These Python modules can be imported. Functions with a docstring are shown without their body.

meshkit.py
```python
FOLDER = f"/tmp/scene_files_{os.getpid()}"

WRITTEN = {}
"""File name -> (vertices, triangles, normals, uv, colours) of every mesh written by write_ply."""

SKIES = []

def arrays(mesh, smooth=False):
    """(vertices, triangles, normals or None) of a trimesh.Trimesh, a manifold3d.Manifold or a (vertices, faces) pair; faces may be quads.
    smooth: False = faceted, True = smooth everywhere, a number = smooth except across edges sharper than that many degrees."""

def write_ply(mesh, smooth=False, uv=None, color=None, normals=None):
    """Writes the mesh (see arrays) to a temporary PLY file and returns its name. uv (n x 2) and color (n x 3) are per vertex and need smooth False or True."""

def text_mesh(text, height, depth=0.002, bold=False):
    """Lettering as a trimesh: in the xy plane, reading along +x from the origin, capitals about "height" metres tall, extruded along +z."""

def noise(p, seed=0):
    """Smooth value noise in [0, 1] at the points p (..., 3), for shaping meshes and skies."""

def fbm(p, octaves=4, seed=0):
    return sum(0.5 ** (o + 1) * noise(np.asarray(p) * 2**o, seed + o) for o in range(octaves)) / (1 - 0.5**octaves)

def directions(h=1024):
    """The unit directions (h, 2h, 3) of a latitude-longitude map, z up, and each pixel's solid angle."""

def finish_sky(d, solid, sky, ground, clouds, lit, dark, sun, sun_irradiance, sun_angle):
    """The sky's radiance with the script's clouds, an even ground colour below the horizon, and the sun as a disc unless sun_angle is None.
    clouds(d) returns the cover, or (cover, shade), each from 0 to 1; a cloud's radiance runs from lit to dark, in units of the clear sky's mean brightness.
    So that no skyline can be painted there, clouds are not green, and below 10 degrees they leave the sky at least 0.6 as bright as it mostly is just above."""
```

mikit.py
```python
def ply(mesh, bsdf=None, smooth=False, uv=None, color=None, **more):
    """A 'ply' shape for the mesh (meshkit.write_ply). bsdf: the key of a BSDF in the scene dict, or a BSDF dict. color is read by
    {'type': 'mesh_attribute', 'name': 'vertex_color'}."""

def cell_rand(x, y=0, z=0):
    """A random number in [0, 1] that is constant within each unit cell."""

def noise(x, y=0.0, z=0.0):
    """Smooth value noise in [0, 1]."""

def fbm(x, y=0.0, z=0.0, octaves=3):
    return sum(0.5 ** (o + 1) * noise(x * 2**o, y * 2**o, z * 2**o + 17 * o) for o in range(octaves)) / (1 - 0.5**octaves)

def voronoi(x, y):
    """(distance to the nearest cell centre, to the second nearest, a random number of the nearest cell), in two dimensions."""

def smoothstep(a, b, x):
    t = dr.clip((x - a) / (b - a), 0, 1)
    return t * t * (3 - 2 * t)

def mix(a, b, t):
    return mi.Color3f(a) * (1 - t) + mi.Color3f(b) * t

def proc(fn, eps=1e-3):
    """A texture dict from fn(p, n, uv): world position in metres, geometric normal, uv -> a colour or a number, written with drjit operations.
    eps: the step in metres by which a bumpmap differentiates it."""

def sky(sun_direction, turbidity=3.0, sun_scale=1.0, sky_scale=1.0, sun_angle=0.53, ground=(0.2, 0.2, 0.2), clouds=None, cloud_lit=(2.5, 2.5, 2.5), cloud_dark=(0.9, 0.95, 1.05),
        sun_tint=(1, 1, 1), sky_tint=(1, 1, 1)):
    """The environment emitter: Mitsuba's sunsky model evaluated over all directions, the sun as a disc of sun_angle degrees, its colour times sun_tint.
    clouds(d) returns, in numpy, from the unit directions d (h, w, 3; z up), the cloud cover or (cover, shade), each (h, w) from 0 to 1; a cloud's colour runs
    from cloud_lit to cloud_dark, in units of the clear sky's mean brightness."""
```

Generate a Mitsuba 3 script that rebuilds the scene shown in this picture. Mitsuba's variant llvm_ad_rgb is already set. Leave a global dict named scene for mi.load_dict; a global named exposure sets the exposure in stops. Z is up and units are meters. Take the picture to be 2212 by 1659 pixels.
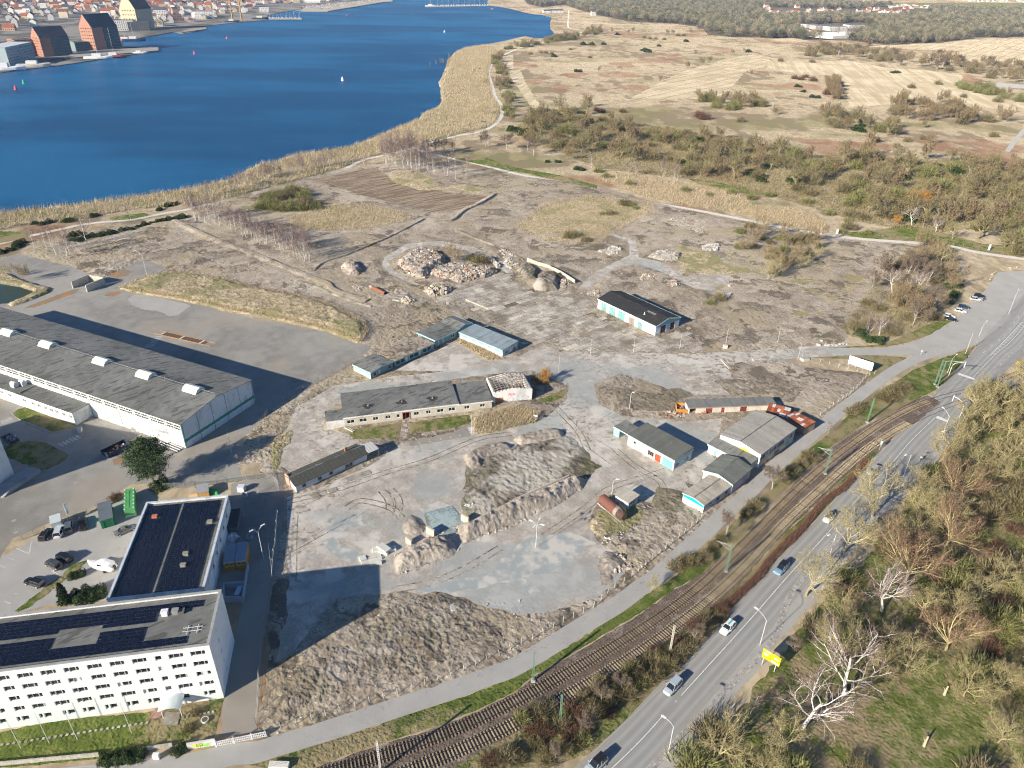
import math,random,numpy as np,trimesh,mitsuba as mi,drjit as dr,mikit,meshkit,shapely
from shapely.geometry import Polygon,LineString,Point,box as sbox
from shapely.ops import unary_union
from scipy.spatial import Delaunay
import shapely.affinity as aff
T = mi.ScalarTransform4f
scene,labels = {'type': 'scene'},{}
rng = np.random.default_rng(7)

# ---------------------------------------------------------------- camera, sky, exposure
CAM_H,PITCH,ROLL = 113.0,math.radians(30.1),math.radians(1.0)
fw = np.array([0,math.cos(PITCH),-math.sin(PITCH)])
up0 = np.cross([1.,0,0],fw)
right = math.cos(ROLL) * np.array([1.,0,0]) + math.sin(ROLL) * up0
upv = np.cross(right,fw)
scene['camera'] = {'type': 'perspective','fov_axis': 'x','fov': math.degrees(2 * math.atan(1106 / 1560.)),
    'near_clip': 1.0,'far_clip': 12000.0,
    'to_world':T().look_at(origin=[0,0,CAM_H],target=[float(x)for x in(fw+[0,0,CAM_H])],up=[float(x)for x in upv])}
SUN = (-0.745,-0.667,0.425)
scene['sky']=mikit.sky(SUN,turbidity=2.4,sun_scale=1.0,sky_scale=.45,ground=(0.2,0.18,0.15),sun_tint=(.84,1.0,1.37),sky_tint=(.74,.95,1.25))
exposure = 2.75

# ---------------------------------------------------------------- materials
noise,fbm,vor,sst,mix = mikit.noise,mikit.fbm,mikit.voronoi,mikit.smoothstep,mikit.mix
def principled(c,rough=0.8,spec=0.3,**k):
    return {'type': 'principled','base_color': c,'roughness': rough,'specular': spec,**k}
def two(b): return {'type': 'twosided','b': b}
def mat(name,fn,rough=0.9,spec=0.15,bump=None,bscale=0.05,eps=0.02):
    b = principled(mikit.proc(fn),rough,spec)
    if bump is not None:
        b = {'type': 'bumpmap','scale': bscale,'arbitrary': mikit.proc(bump,eps),'b': b}
    scene[name] = two(b)
def palette(p,n,uv):                                  # every piece carries its own paint colour in its uv: (red + green, blue)
    r = dr.floor(uv.x)
    return mi.Color3f(dr.square(r / 255.),dr.square((uv.x - r - .05) / .9),dr.square(uv.y))
def enc(c):
    c=np.sqrt(np.clip(np.asarray(c,float),0,1));return np.column_stack([np.floor(c[:,0]*255+.5)+.05+.9*c[:,1],c[:,2]])
VC = mikit.proc(palette)
def worn(p,n,uv):
    a = fbm(p.x * .55,p.y * .55,p.z * .3,4); b = fbm(p.x * 3.1,p.y * 3.1,p.z * .7,3)
    w = sst(.48,.78,a) * .5 + sst(.5,.8,b) * .22
    c = palette(p,n,uv)
    return c * (1 - w) + (c * .45 + mi.Color3f(.05,.045,.035)) * w
scene['m_paint'] = two(principled(mikit.proc(worn),.75,.3))
scene['m_metalrail'] = two(principled(VC,.35,.6,metallic=.5))
scene['m_clean'] = two(principled(VC,.55,.4))
scene['m_gloss'] = two(principled(VC,.25,.6,clearcoat=.6))
scene['m_glass'] = two(principled({'type': 'rgb','value': [.012,.016,.02]},.06,.8))
scene['m_pond'] = two(principled({'type': 'rgb','value': [.035,.05,.012]},.08,.5))
scene['m_solar'] = two(principled({'type': 'rgb','value': [.008,.012,.028]},.16,.55))
scene['m_wood'] = two({'type': 'diffuse','reflectance': VC})          # bark, twigs, blades

def field_fn(p,n,uv):
    a=fbm(p.x*.012,p.y*.012,1,4);b=fbm(p.x*.09,p.y*.06,3,4);c=fbm(p.x*.7,p.y*.45,5,3)
    d = fbm(p.x * .022 + 50,p.y * .016,9,4)
    col = mix((.33,.265,.175),(.52,.44,.315),sst(.28,.72,b * .5 + c * .5))
    col = mix(col,(.19,.145,.095),sst(.46,.62,a * .45 + b * .55) * .85)
    col = mix(col,(.25,.12,.07),sst(.62,.72,d) * .55)
    return mix(col,(.19,.19,.08),sst(.6,.75,fbm(p.x * .015 - 30,p.y * .02,4,3)) * .5)
mat('m_field',field_fn)
def dirt_fn(p,n,uv):
    a=fbm(p.x*.045,p.y*.045,2,4);b=fbm(p.x*.33,p.y*.33,4,5);c=fbm(p.x*2.0,p.y*2.0,6,3)
    w = fbm(p.x * .1 + 3 * a,p.y * .22 + 4 * b,3,4)
    col = mix((.215,.175,.135),(.49,.43,.355),sst(.28,.72,a * .3 + b * .4 + c * .3))
    col = mix(col,(.36,.30,.20),sst(.50,.64,fbm(p.x * .07 + 40,p.y * .07,3,5)) * .55)
    col = mix(col,(.105,.085,.065),sst(.54,.72,w) * .75)
    v1,v2,r = vor(p.x * .9,p.y * .9)
    col = mix(col,(.60,.56,.51),sst(.22,.1,v1) * sst(.7,.8,r) * sst(.4,.6,b))
    return mix(col,(.08,.065,.05),sst(.6,.75,c) * sst(.4,.6,b) * .65)
mat('m_dirt',dirt_fn,bump=lambda p,n,uv: fbm(p.x * 1.1,p.y * 1.1,0,4),bscale=.5,eps=.1)
def conc_fn(p,n,uv):
    a=fbm(p.x*.06,p.y*.06,2,4);b=fbm(p.x*.45,p.y*.45,4,5);c=fbm(p.x*2.2,p.y*2.2,6,3)
    w = fbm(p.x * .9 + 4 * b,p.y * .9 - 3 * a,3,4)
    col = mix((.33,.30,.265),(.56,.525,.48),sst(.28,.72,a * .35 + b * .4 + c * .25))
    col = mix(col,(.19,.165,.135),sst(.52,.72,w) * sst(.35,.65,a) * .75)
    col = mix(col,(.62,.59,.55),sst(.6,.74,fbm(p.x * .16,p.y * .16,12,4)) * .7)
    return mix(col,(.34,.365,.365),sst(.52,.66,fbm(p.x * .05 + 9,p.y * .07,8,5)) * .65)
mat('m_concrete',conc_fn,bump=lambda p,n,uv: fbm(p.x * 2.0,p.y * 2.0,0,3),bscale=.08,eps=.05)
def slate_fn(p,n,uv):
    b = fbm(p.x * .5,p.y * .5,4,4); a = fbm(p.x * .1,p.y * .1,4,4)
    return mix((.33,.36,.36),(.53,.51,.475),sst(.40,.60,a * .45 + b * .55))
mat('m_bluegrey',slate_fn)
def asph_fn(p,n,uv):
    a = fbm(p.x * .045,p.y * .045,2,4); b = fbm(p.x * .4,p.y * .4,4,4); c = fbm(p.x * 5,p.y * 5,6,2)
    col = mix((.225,.215,.20),(.335,.325,.305),sst(.3,.7,a * .55 + b * .3 + c * .15))
    return mix(col,(.34,.30,.25),sst(.55,.72,fbm(p.x * .08 + 20,p.y * .05,3,4)) * .55)
mat('m_asphalt',asph_fn);mat('m_rust',lambda p,n,uv:mix((.24,.20,.155),(.36,.20,.09),sst(.35,.65,fbm(p.x*.5,p.y*.5,3,4))))
def road_fn(p,n,uv):
    b = fbm(p.x * .35,p.y * .35,4,4); c = fbm(p.x * 5,p.y * 5,6,2)
    t = dr.abs(dr.abs(uv.y) - 1.9)                      # wheel tracks either side of each lane's middle
    w = dr.exp(-dr.square((t - .75) / .38))
    col = mix((.255,.255,.25),(.31,.31,.30),b * .7 + c * .3)
    col = mix(col,(.40,.40,.395),w * .6)
    return mix(col,(.35,.335,.31),sst(3.0,3.6,dr.abs(uv.y)) * .6)
mat('m_road',road_fn)
def path_fn(p,n,uv):
    b = fbm(p.x * .3,p.y * .3,4,4); c = fbm(p.x * 3,p.y * 3,6,2)
    return mix((.50,.47,.42),(.66,.63,.58),b * .7 + c * .3)
mat('m_path',path_fn)
def lane_fn(p,n,uv):
    b = fbm(p.x * .3,p.y * .3,4,4); c = fbm(p.x * 4,p.y * 4,6,2)
    return mix((.33,.325,.315),(.43,.42,.40),b * .75 + c * .25)
mat('m_lane',lane_fn)
def grass_fn(p,n,uv):
    a = fbm(p.x * .07,p.y * .07,2,4); b = fbm(p.x * .6,p.y * .6,4,4); c = fbm(p.x * 4,p.y * 4,6,3)
    col = mix((.075,.11,.022),(.155,.185,.045),sst(.3,.7,b * .6 + c * .4))
    return mix(col,(.27,.225,.125),sst(.42,.62,a * .55 + b * .3 + c * .15))
mat('m_grass',grass_fn,bump=lambda p,n,uv: fbm(p.x * 2.5,p.y * 2.5,0,3),bscale=.25,eps=.05)
def moss_fn(p,n,uv):
    a = fbm(p.x * .05,p.y * .05,2,4); b = fbm(p.x * .5,p.y * .5,4,4); c = fbm(p.x * 3,p.y * 3,6,3)
    col = mix((.10,.125,.03),(.225,.23,.09),sst(.3,.7,b * .6 + c * .4))
    return mix(col,mix((.17,.125,.075),(.36,.29,.175),c),sst(.40,.58,a * .5 + b * .5) * .9)
mat('m_moss',moss_fn,bump=lambda p,n,uv: fbm(p.x * 2.5,p.y * 2.5,0,3),bscale=.25,eps=.05)
def ballast_fn(p,n,uv):
    v1,v2,r = vor(p.x * 5,p.y * 5); b = fbm(p.x * .5,p.y * .5,4,4)
    col = mix((.09,.068,.052),(.235,.185,.155),r * .8 + sst(.4,.7,b) * .2)
    return mix(col,(.42,.37,.34),sst(.55,.75,b) * .5 * r)
mat('m_ballast',ballast_fn,bump=lambda p,n,uv: fbm(p.x * 4,p.y * 4,0,2),bscale=.15,eps=.05)
def roof_fn(p,n,uv):
    a=fbm(p.x*.09,p.y*.09,2,4);b=fbm(p.x*.8,p.y*.8,p.z,4);s=fbm(p.x*.25+p.y*.2,p.y*1.2-p.x*.9,3,3)
    col = mix((.13,.134,.13),(.225,.23,.222),sst(.3,.7,a * .4 + b * .3 + s * .3))
    return mix(col,(.06,.062,.058),sst(.54,.72,s) * .7)
mat('m_bitumen',roof_fn,.85,.25)

# ---------------------------------------------------------------- helpers
def A(s): return np.array([[float(c) for c in t.split(',')] for t in s.split()])
def V3(xy,z=0.): return np.array([xy[0],xy[1],z],float)
class MB:
    """Collects vertices, triangles and one colour per piece."""
    def __init__(s): s.v,s.f,s.c,s.n = [],[],[],0
    def add(s,v,f,c=(.5,.5,.5)):
        v = np.asarray(v,float); f = np.asarray(f,int)
        if f.shape[1] == 4: f = np.vstack([f[:,[0,1,2]],f[:,[0,2,3]]])
        s.v.append(v); s.f.append(f + s.n); s.n += len(v)
        c = np.asarray(c,float); s.c.append(np.broadcast_to(c,(len(v),3)) if c.ndim == 1 else c)
        return s
    def arrays(s): return np.vstack(s.v),np.vstack(s.f),np.vstack(s.c)
BOXF = np.array([[0,3,2,1],[4,5,6,7],[0,1,5,4],[1,2,6,5],[2,3,7,6],[3,0,4,7]])
def boxv(x0,x1,y0,y1,z0,z1):
    return np.array([[x0,y0,z0],[x1,y0,z0],[x1,y1,z0],[x0,y1,z0],[x0,y0,z1],[x1,y0,z1],[x1,y1,z1],[x0,y1,z1]],float)
def tubev(pts,rad,n=6,cap=True):
    p = np.asarray(pts,float); rad = np.broadcast_to(rad,(len(p),))
    t = np.gradient(p,axis=0); t /= np.linalg.norm(t,axis=1,keepdims=True) + 1e-9
    a=np.cross(t,[0,0,1.0]);bad=np.linalg.norm(a,axis=1)<.05;a[bad]=np.cross(t[bad],[1.0,0,0])
    a /= np.linalg.norm(a,axis=1,keepdims=True); b = np.cross(t,a)
    g = np.arange(n) * 2 * np.pi / n
    v=p[:,None]+rad[:,None,None]*(np.cos(g)[None,:,None]*a[:,None]+np.sin(g)[None,:,None]*b[:,None])
    f = []
    for i in range(len(p) - 1):
        for j in range(n):
            k = (j + 1) % n; f.append([i * n + j,i * n + k,(i + 1) * n + k,(i + 1) * n + j])
    f = np.array(f); f = np.vstack([f[:,[0,1,2]],f[:,[0,2,3]]]); v = v.reshape(-1,3)
    if cap:
        e = (len(p) - 1) * n
        f=np.vstack([f,[[e,e+j,e+j+1]for j in range(1,n-1)],[[0,j+1,j]for j in range(1,n-1)]])
    return v,f
class Frame:
    """Local axes of a building: x along its front, y to its back, z up."""
    def __init__(s,o,ang,z=0.):s.o,s.a,s.z=np.asarray(o,float)[:2],ang,z;s.ux=np.array([math.cos(ang),math.sin(ang)]);s.uy=np.array([-s.ux[1],s.ux[0]])
    def w(s,v):
        v = np.asarray(v,float); xy = s.o + v[:,:1] * s.ux + v[:,1:2] * s.uy
        return np.column_stack([xy,v[:,2] + s.z])
    def loc(s,xy): d = np.asarray(xy,float)[...,:2] - s.o; return np.stack([d @ s.ux,d @ s.uy],-1)
def fit(pts,long_first=True):
    """The rectangle through four surveyed corners (front-left, front-right, back-right, back-left): frame at front-left, length, depth."""
    p = np.asarray(pts,float)
    d = (p[1] - p[0]) + (p[2] - p[3]); e = (p[3] - p[0]) + (p[2] - p[1])
    ang=math.atan2(d[1],d[0])if np.linalg.norm(d)>np.linalg.norm(e)else math.atan2(e[1],e[0])-math.pi/2
    f = Frame(p.mean(0),ang); l = f.loc(p)
    x0,x1=(l[0,0]+l[3,0])/2,(l[1,0]+l[2,0])/2;y0,y1=(l[0,1]+l[1,1])/2,(l[2,1]+l[3,1])/2
    f.o = f.o + x0 * f.ux + y0 * f.uy
    return f,x1 - x0,y1 - y0
_num = {}
def numbered(name):
    k = _num.get(name,0); _num[name] = k + 1
    return name if k == 0 else f'{name}_{k:03d}'
def thing(name,label,cat,group=None):
    k = numbered(name); labels[k] = {'label': label,'category': cat}
    if group: labels[k]['group'] = group
    return k
def put(key,mb,m='m_paint',smooth=False,uv=None,tw=None):
    v,f,c = mb.arrays() if isinstance(mb,MB) else mb
    scene[key]=mikit.ply((v,f),m,smooth=smooth,uv=enc(c)if uv is None else uv,**({'to_world':tw}if tw is not None else{}))
    return key
def part(parent,name,mb,m='m_paint',smooth=False,label=None,kind=None,tw=None):
    k = put(numbered(f'{parent}__{name}'),mb,m,smooth,tw=tw)
    if label or kind: labels[k] = {**({'label': label} if label else {}),**({'kind': kind} if kind else {})}
    return k
def one(name,label,cat,mb,m='m_paint',smooth=False,group=None):
    return put(thing(name,label,cat,group),mb,m,smooth)
def struct(name,v,f,m,label=None,smooth=False,uv=None,kind='structure'):
    k=numbered(name);scene[k]=mikit.ply((v,f),m,smooth=smooth,uv=np.zeros((len(v),2))if uv is None else uv)
    labels[k] = {'kind': kind,**({'label': label} if label else {})}
    return k
def jit(c,a=.08):
    return np.clip(np.asarray(c) * (1 + a * rng.standard_normal()),0,1)
def jagged(poly,amp,step=None,seed=0):
    """The outline with an uneven, worn edge."""
    step = step or max(amp * .8,.5)
    ring = shapely.segmentize(poly.exterior,step); p = np.array(ring.coords)[:-1]
    q=np.column_stack([p/(amp*4),np.full(len(p),seed+.5)]);q2=np.column_stack([p/amp,np.full(len(p),seed+7.5)])
    d=np.stack([meshkit.fbm(q,3,seed),meshkit.fbm(q,3,seed+31)],1)-.5+.5*(np.stack([meshkit.noise(q2,seed),meshkit.noise(q2,seed+5)],1)-.5)
    g = Polygon(p + d * amp * 2.2).buffer(0)
    return max(g.geoms,key=lambda x: x.area) if hasattr(g,'geoms') else g
def tri(poly):
    v,f = [],[]; n = 0
    for g in getattr(poly,'geoms',[poly]):
        if g.area < .01: continue
        a,b=trimesh.creation.triangulate_polygon(g,engine='earcut');v.append(a);f.append(b+n);n+=len(a)
    v,f = np.vstack(v),np.vstack(f)
    e1,e2 = v[f[:,1]] - v[f[:,0]],v[f[:,2]] - v[f[:,0]]
    fl = e1[:,0] * e2[:,1] - e1[:,1] * e2[:,0] < 0; f[fl] = f[fl][:,::-1]
    return v,f
def biggest(g):return[q for q in getattr(g,'geoms',[g])if q.area>30]or[max(getattr(g,'geoms',[g]),key=lambda q:q.area)]
def level(n): return .006 * n
def flat(name,poly,lv,m,kind='structure',label=None):
    v,f=tri(poly);return struct(name,np.column_stack([v,np.full(len(v),level(lv))]),f,m,label,kind=kind)
def relief(name,poly,lv,m,step,h,fade=1.0,kind='structure',label=None,wobble=.35):
    """A sheet of ground with its own relief h(x, y) >= 0 that dies out at its edge."""
    poly = poly.buffer(0); g = poly if poly.geom_type == 'Polygon' else max(poly.geoms,key=lambda q: q.area)
    x0,y0,x1,y1 = g.bounds
    X,Y=np.meshgrid(np.arange(x0,x1,step),np.arange(y0,y1,step));P=np.column_stack([X.ravel(),Y.ravel()])
    P = P + rng.uniform(-wobble,wobble,P.shape) * step
    inner = g.buffer(-step * .4); P = P[shapely.contains_xy(inner,P[:,0],P[:,1])]
    B = np.vstack([np.array(shapely.segmentize(r,step).coords)[:-1] for r in [g.exterior,*g.interiors]])
    P = np.vstack([P,B]); f = Delaunay(P).simplices
    c = P[f].mean(1); f = f[shapely.contains_xy(g,c[:,0],c[:,1])]
    e1,e2 = P[f[:,1]] - P[f[:,0]],P[f[:,2]] - P[f[:,0]]
    fl = e1[:,0] * e2[:,1] - e1[:,1] * e2[:,0] < 0; f[fl] = f[fl][:,::-1]
    d = shapely.distance(shapely.points(P),g.boundary)
    z = level(lv) + np.maximum(h(P[:,0],P[:,1]),0) * np.clip(d / fade,0,1)
    return struct(name,np.column_stack([P,z]),f,m,label,smooth=True,kind=kind)
def fb(x,y,s,o=4,seed=0):return meshkit.fbm(np.column_stack([np.ravel(x)/s,np.ravel(y)/s,np.zeros(np.size(x))+.37]),o,seed)
def smooth_line(p,n=8):
    """Catmull-Rom through surveyed points."""
    p = np.asarray(p,float); q = np.vstack([2 * p[0] - p[1],p,2 * p[-1] - p[-2]]); out = []
    for i in range(1,len(q) - 2):
        t = np.linspace(0,1,n,endpoint=False)[:,None]; a,b,c,d = q[i - 1:i + 3]
        out.append(.5*(2*b+(c-a)*t+(2*a-5*b+4*c-d)*t**2+(3*b-a-3*c+d)*t**3))
    return np.vstack(out + [p[-1:]])
def resample(p,step):
    s=np.concatenate([[0],np.cumsum(np.linalg.norm(np.diff(p,axis=0),axis=1))]);n=max(2,int(round(s[-1]/step))+1);u=np.linspace(0,s[-1],n)
    return np.stack([np.interp(u,s,p[:,k]) for k in range(p.shape[1])],1)
def normals2(p):
    t=np.gradient(p,axis=0);t/=np.linalg.norm(t,axis=1,keepdims=True);return t,np.stack([-t[:,1],t[:,0]],1)
def ribbon(p,offs,zs):
    """Strip along the line p with the cross-section (offs, zs); returns vertices, triangles, (distance, offset) per vertex."""
    t,n=normals2(p);s=np.concatenate([[0],np.cumsum(np.linalg.norm(np.diff(p,axis=0),axis=1))]);m=len(offs)
    v=np.concatenate([np.column_stack([p+n*o,np.full(len(p),z)])[:,None]for o,z in zip(offs,zs)],1).reshape(-1,3)
    uv = np.stack([np.repeat(s,m),np.tile(offs,len(p))],1); f = []
    for i in range(len(p) - 1):
        for j in range(m - 1):
            a,b = i * m + j,i * m + j + 1; f.append([a,a + m,b + m,b])
    f = np.array(f); f = f[:,::-1] if True else f
    return v,np.vstack([f[:,[0,1,2]],f[:,[0,2,3]]]),uv

# ---------------------------------------------------------------- water and land
def water_fn(p,n,uv):
    a = fbm(p.x * .006,p.y * .012,2,4)
    return mix((.006,.066,.175),(.012,.115,.27),sst(.3,.7,a))
def wave_fn(p,n,uv):
    x = p.x * .9 + p.y * .25; y = p.y * .9 - p.x * .25
    return fbm(x * .22,y * .55,0,4) + .35 * noise(x * 1.1,y * 2.4,3) + .35 * fbm(x * .012,y * .03,4,2)
scene['m_water'] = two({'type': 'bumpmap','scale': 1.0,'arbitrary': mikit.proc(wave_fn,.15),
                        'b': principled(mikit.proc(water_fn),.16,.5)})
struct('water',np.array([[-6000,-200,-.9],[6000,-200,-.9],[6000,9000,-.9],[-6000,9000,-.9]],float),np.array([[0,1,2],[0,2,3]]),'m_water','wind-ruffled deep blue river water')
shore=A("-357.8,311.5 -299,346 -263,361 -245,370 -226,381 -207,394 -188,410 -170,435 -166,469 -156,480 -151,497 -140,508 -129,516 -119,524 -115,534 -107,557 -97,589 -89,616 -83,634 -81,668 -72,692 -71,725 -76,767 -80,813 -87,856 -88,914 -90,980 -96,1083 -92,1175 -82,1247 -57,1300 -30,1357 -9,1417 12,1483 27,1448 44,1440 62,1480 71,1562 68,1697 75,1880 86,2056 72,2152 33,2220 5,2327 -16,2429 -58,2576 -97,2639 -111,2893 -120,3519")
land_poly=jagged(Polygon(np.vstack([shore,[[100,6000],[5500,6000],[5500,-150],[-5500,-150],[-5500,230]]])),1.6,1.5,3)
far_shore=A("-641,795 -600,842 -582,873 -574,904 -556,945 -542,1000 -535,1046 -510,1121 -528,1160 -589,1175 -650,1301 -627,1317 -620,1439 -590,1407 -588,1509 -623,1566 -604,1669 -578,1730 -572,1758 -558,1793 -608,1952 -604,2190 -580,2158 -507,2147 -457,2727 -430,2792 -463,2996 -577,3579")
town_poly = Polygon(np.vstack([far_shore,[[-100,6000],[-5500,6000],[-5500,700]]]))
OVER = []
def land(name,poly,m,label):
    v,f = tri(poly); V = np.column_stack([v,np.zeros(len(v))]); F = [f]
    r=np.array(poly.exterior.coords)[:-1];n=len(r);k=len(V);V=np.vstack([V,np.column_stack([r,np.zeros(n)]),np.column_stack([r,np.full(n,-1.4)])])
    i=np.arange(n);j=(i+1)%n;F+=[np.column_stack([k+i,k+j,k+n+j]),np.column_stack([k+i,k+n+j,k+n+i])]
    struct(name,V,np.vstack(F),m,label)
land('ground',land_poly,'m_field','pale dry winter grassland on the near bank')
def town_fn(p,n,uv):
    b = fbm(p.x * .03,p.y * .03,4,4)
    return mix((.10,.095,.085),(.21,.20,.185),sst(.35,.65,b))
mat('m_town',town_fn);mat('m_woodsoil',lambda p,n,uv:mix((.075,.062,.045),(.15,.125,.085),fbm(p.x*.05,p.y*.05,3,4)))
land('town_ground',town_poly,'m_town','paved ground of the town across the river')

# ---------------------------------------------------------------- the clearance site and its surfaces
site=Polygon(A("-232.3,287.8 -223.1,296.7 -216.7,302.9 -212.6,313.8 -215,334 -207,334 -199,340 -183,348 -171,352 -164,357 -164,373 -153,401 -131,432 -114,458 -89,482 -66,491 -44,483 -16,461 49,432 92,385 154,344 168,339 199,334 205.4,312.7 188.5,292.3 162.1,278.4 125.4,243.6 117.5,229.9 111,223.6 92.3,215.1 95.3,210.3 116.2,205.4 120.4,208.0 106.6,192.8 89.3,176.5 74.3,158.9 47.2,128.0 33.9,113.7 21.4,100.3 9.2,93.3 -5.5,86.8 -16,82.8 -26.7,78.9 -35.1,74.4 -41.3,74.3 -43.2,83.2 -48.4,104.7 -55.3,133.5 -65.4,151.7 -91.2,139.5 -114.1,172.4 -166.2,231.7"))
yard=Polygon(A("-237.1,287.6 -222.2,295.3 -216.8,301.4 -201.2,293.5 -186.8,287.3 -170.9,276.2 -167.4,275.8 -162.5,294.0 -158.7,295.6 -146.4,287.9 -149.6,278.5 -127,257.8 -93.3,238.1 -80,235.7 -61.5,227.8 -47.5,217.7 -52.2,206.0 -61.6,192.2 -67.5,183.8 -69.1,179.8 -70.6,172.2 -71.6,169.2 -74,161.6 -74.1,157.3 -70.5,150.2 -67.8,145.4 -83,140.7 -88.5,142.0 -94.1,142.3 -96.8,137.2 -98.7,133.7 -106.7,126.8 -111.6,121.7 -110.5,115.8 -114.2,109.9 -142.7,118.3 -261.2,268.4"))
flat('yard',jagged(yard,.4,.8,8),4,'m_asphalt',label='wide grey asphalt yard around the long hall')
lot=Polygon(A("-116.6,109.9 -112.2,110.6 -110.4,115.6 -106.9,121.2 -104.9,125.1 -97.7,131.8 -96.5,133.3 -93.5,138.6 -88.9,141.0 -85.5,135.7 -81.4,104.3 -91,103.3 -98.6,100.4 -105.8,97.3"))
flat('car_park',jagged(lot,.4,.8,9),5,'m_lane',label='pale worn car park beside the solar roofed building')
court=Polygon(A("-64,145.0 -58.3,145.6 -55.6,141.0 -53.1,130.3 -50.8,116.9 -49.2,108.7 -46.6,93.9 -44.3,83.7 -42.6,77.1 -42.2,75.9 -47.9,74.7 -50.1,82.4 -52.3,94.6 -53.9,103.8 -57.7,105.3 -62.6,108.3 -68,138.0 -69.5,143.0"))
OVER.append(court.buffer(0));flat('courtyard',jagged(court,.5,1,10),5,'m_asphalt',label='narrow paved court between the white block and the site fence')
lawn=Polygon(A("-90,73.5 -85.2,75.1 -74.9,77.7 -62.6,79.2 -50,82.3 -49.6,79.4 -49.2,76.2 -48.9,74.7 -52.5,73.6 -59.1,72.2 -66.2,70.7 -74.3,69.6 -81.3,68.8 -86.3,68.0"))
relief('lawn',jagged(lawn,.3,.6,11),5,'m_grass',.5,lambda x,y:.18*fb(x,y,1.2,3),fade=.6,label='green lawn in front of the white block')

def road(name,line,half,lv,m,step=1.2,label=None,kind='structure'):
    p=resample(smooth_line(line),step);offs=np.linspace(-half,half,5);v,f,uv=ribbon(p,offs,[level(lv)]*5)
    struct(name,v,f,m,label,uv=uv,kind=kind); return p
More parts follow.
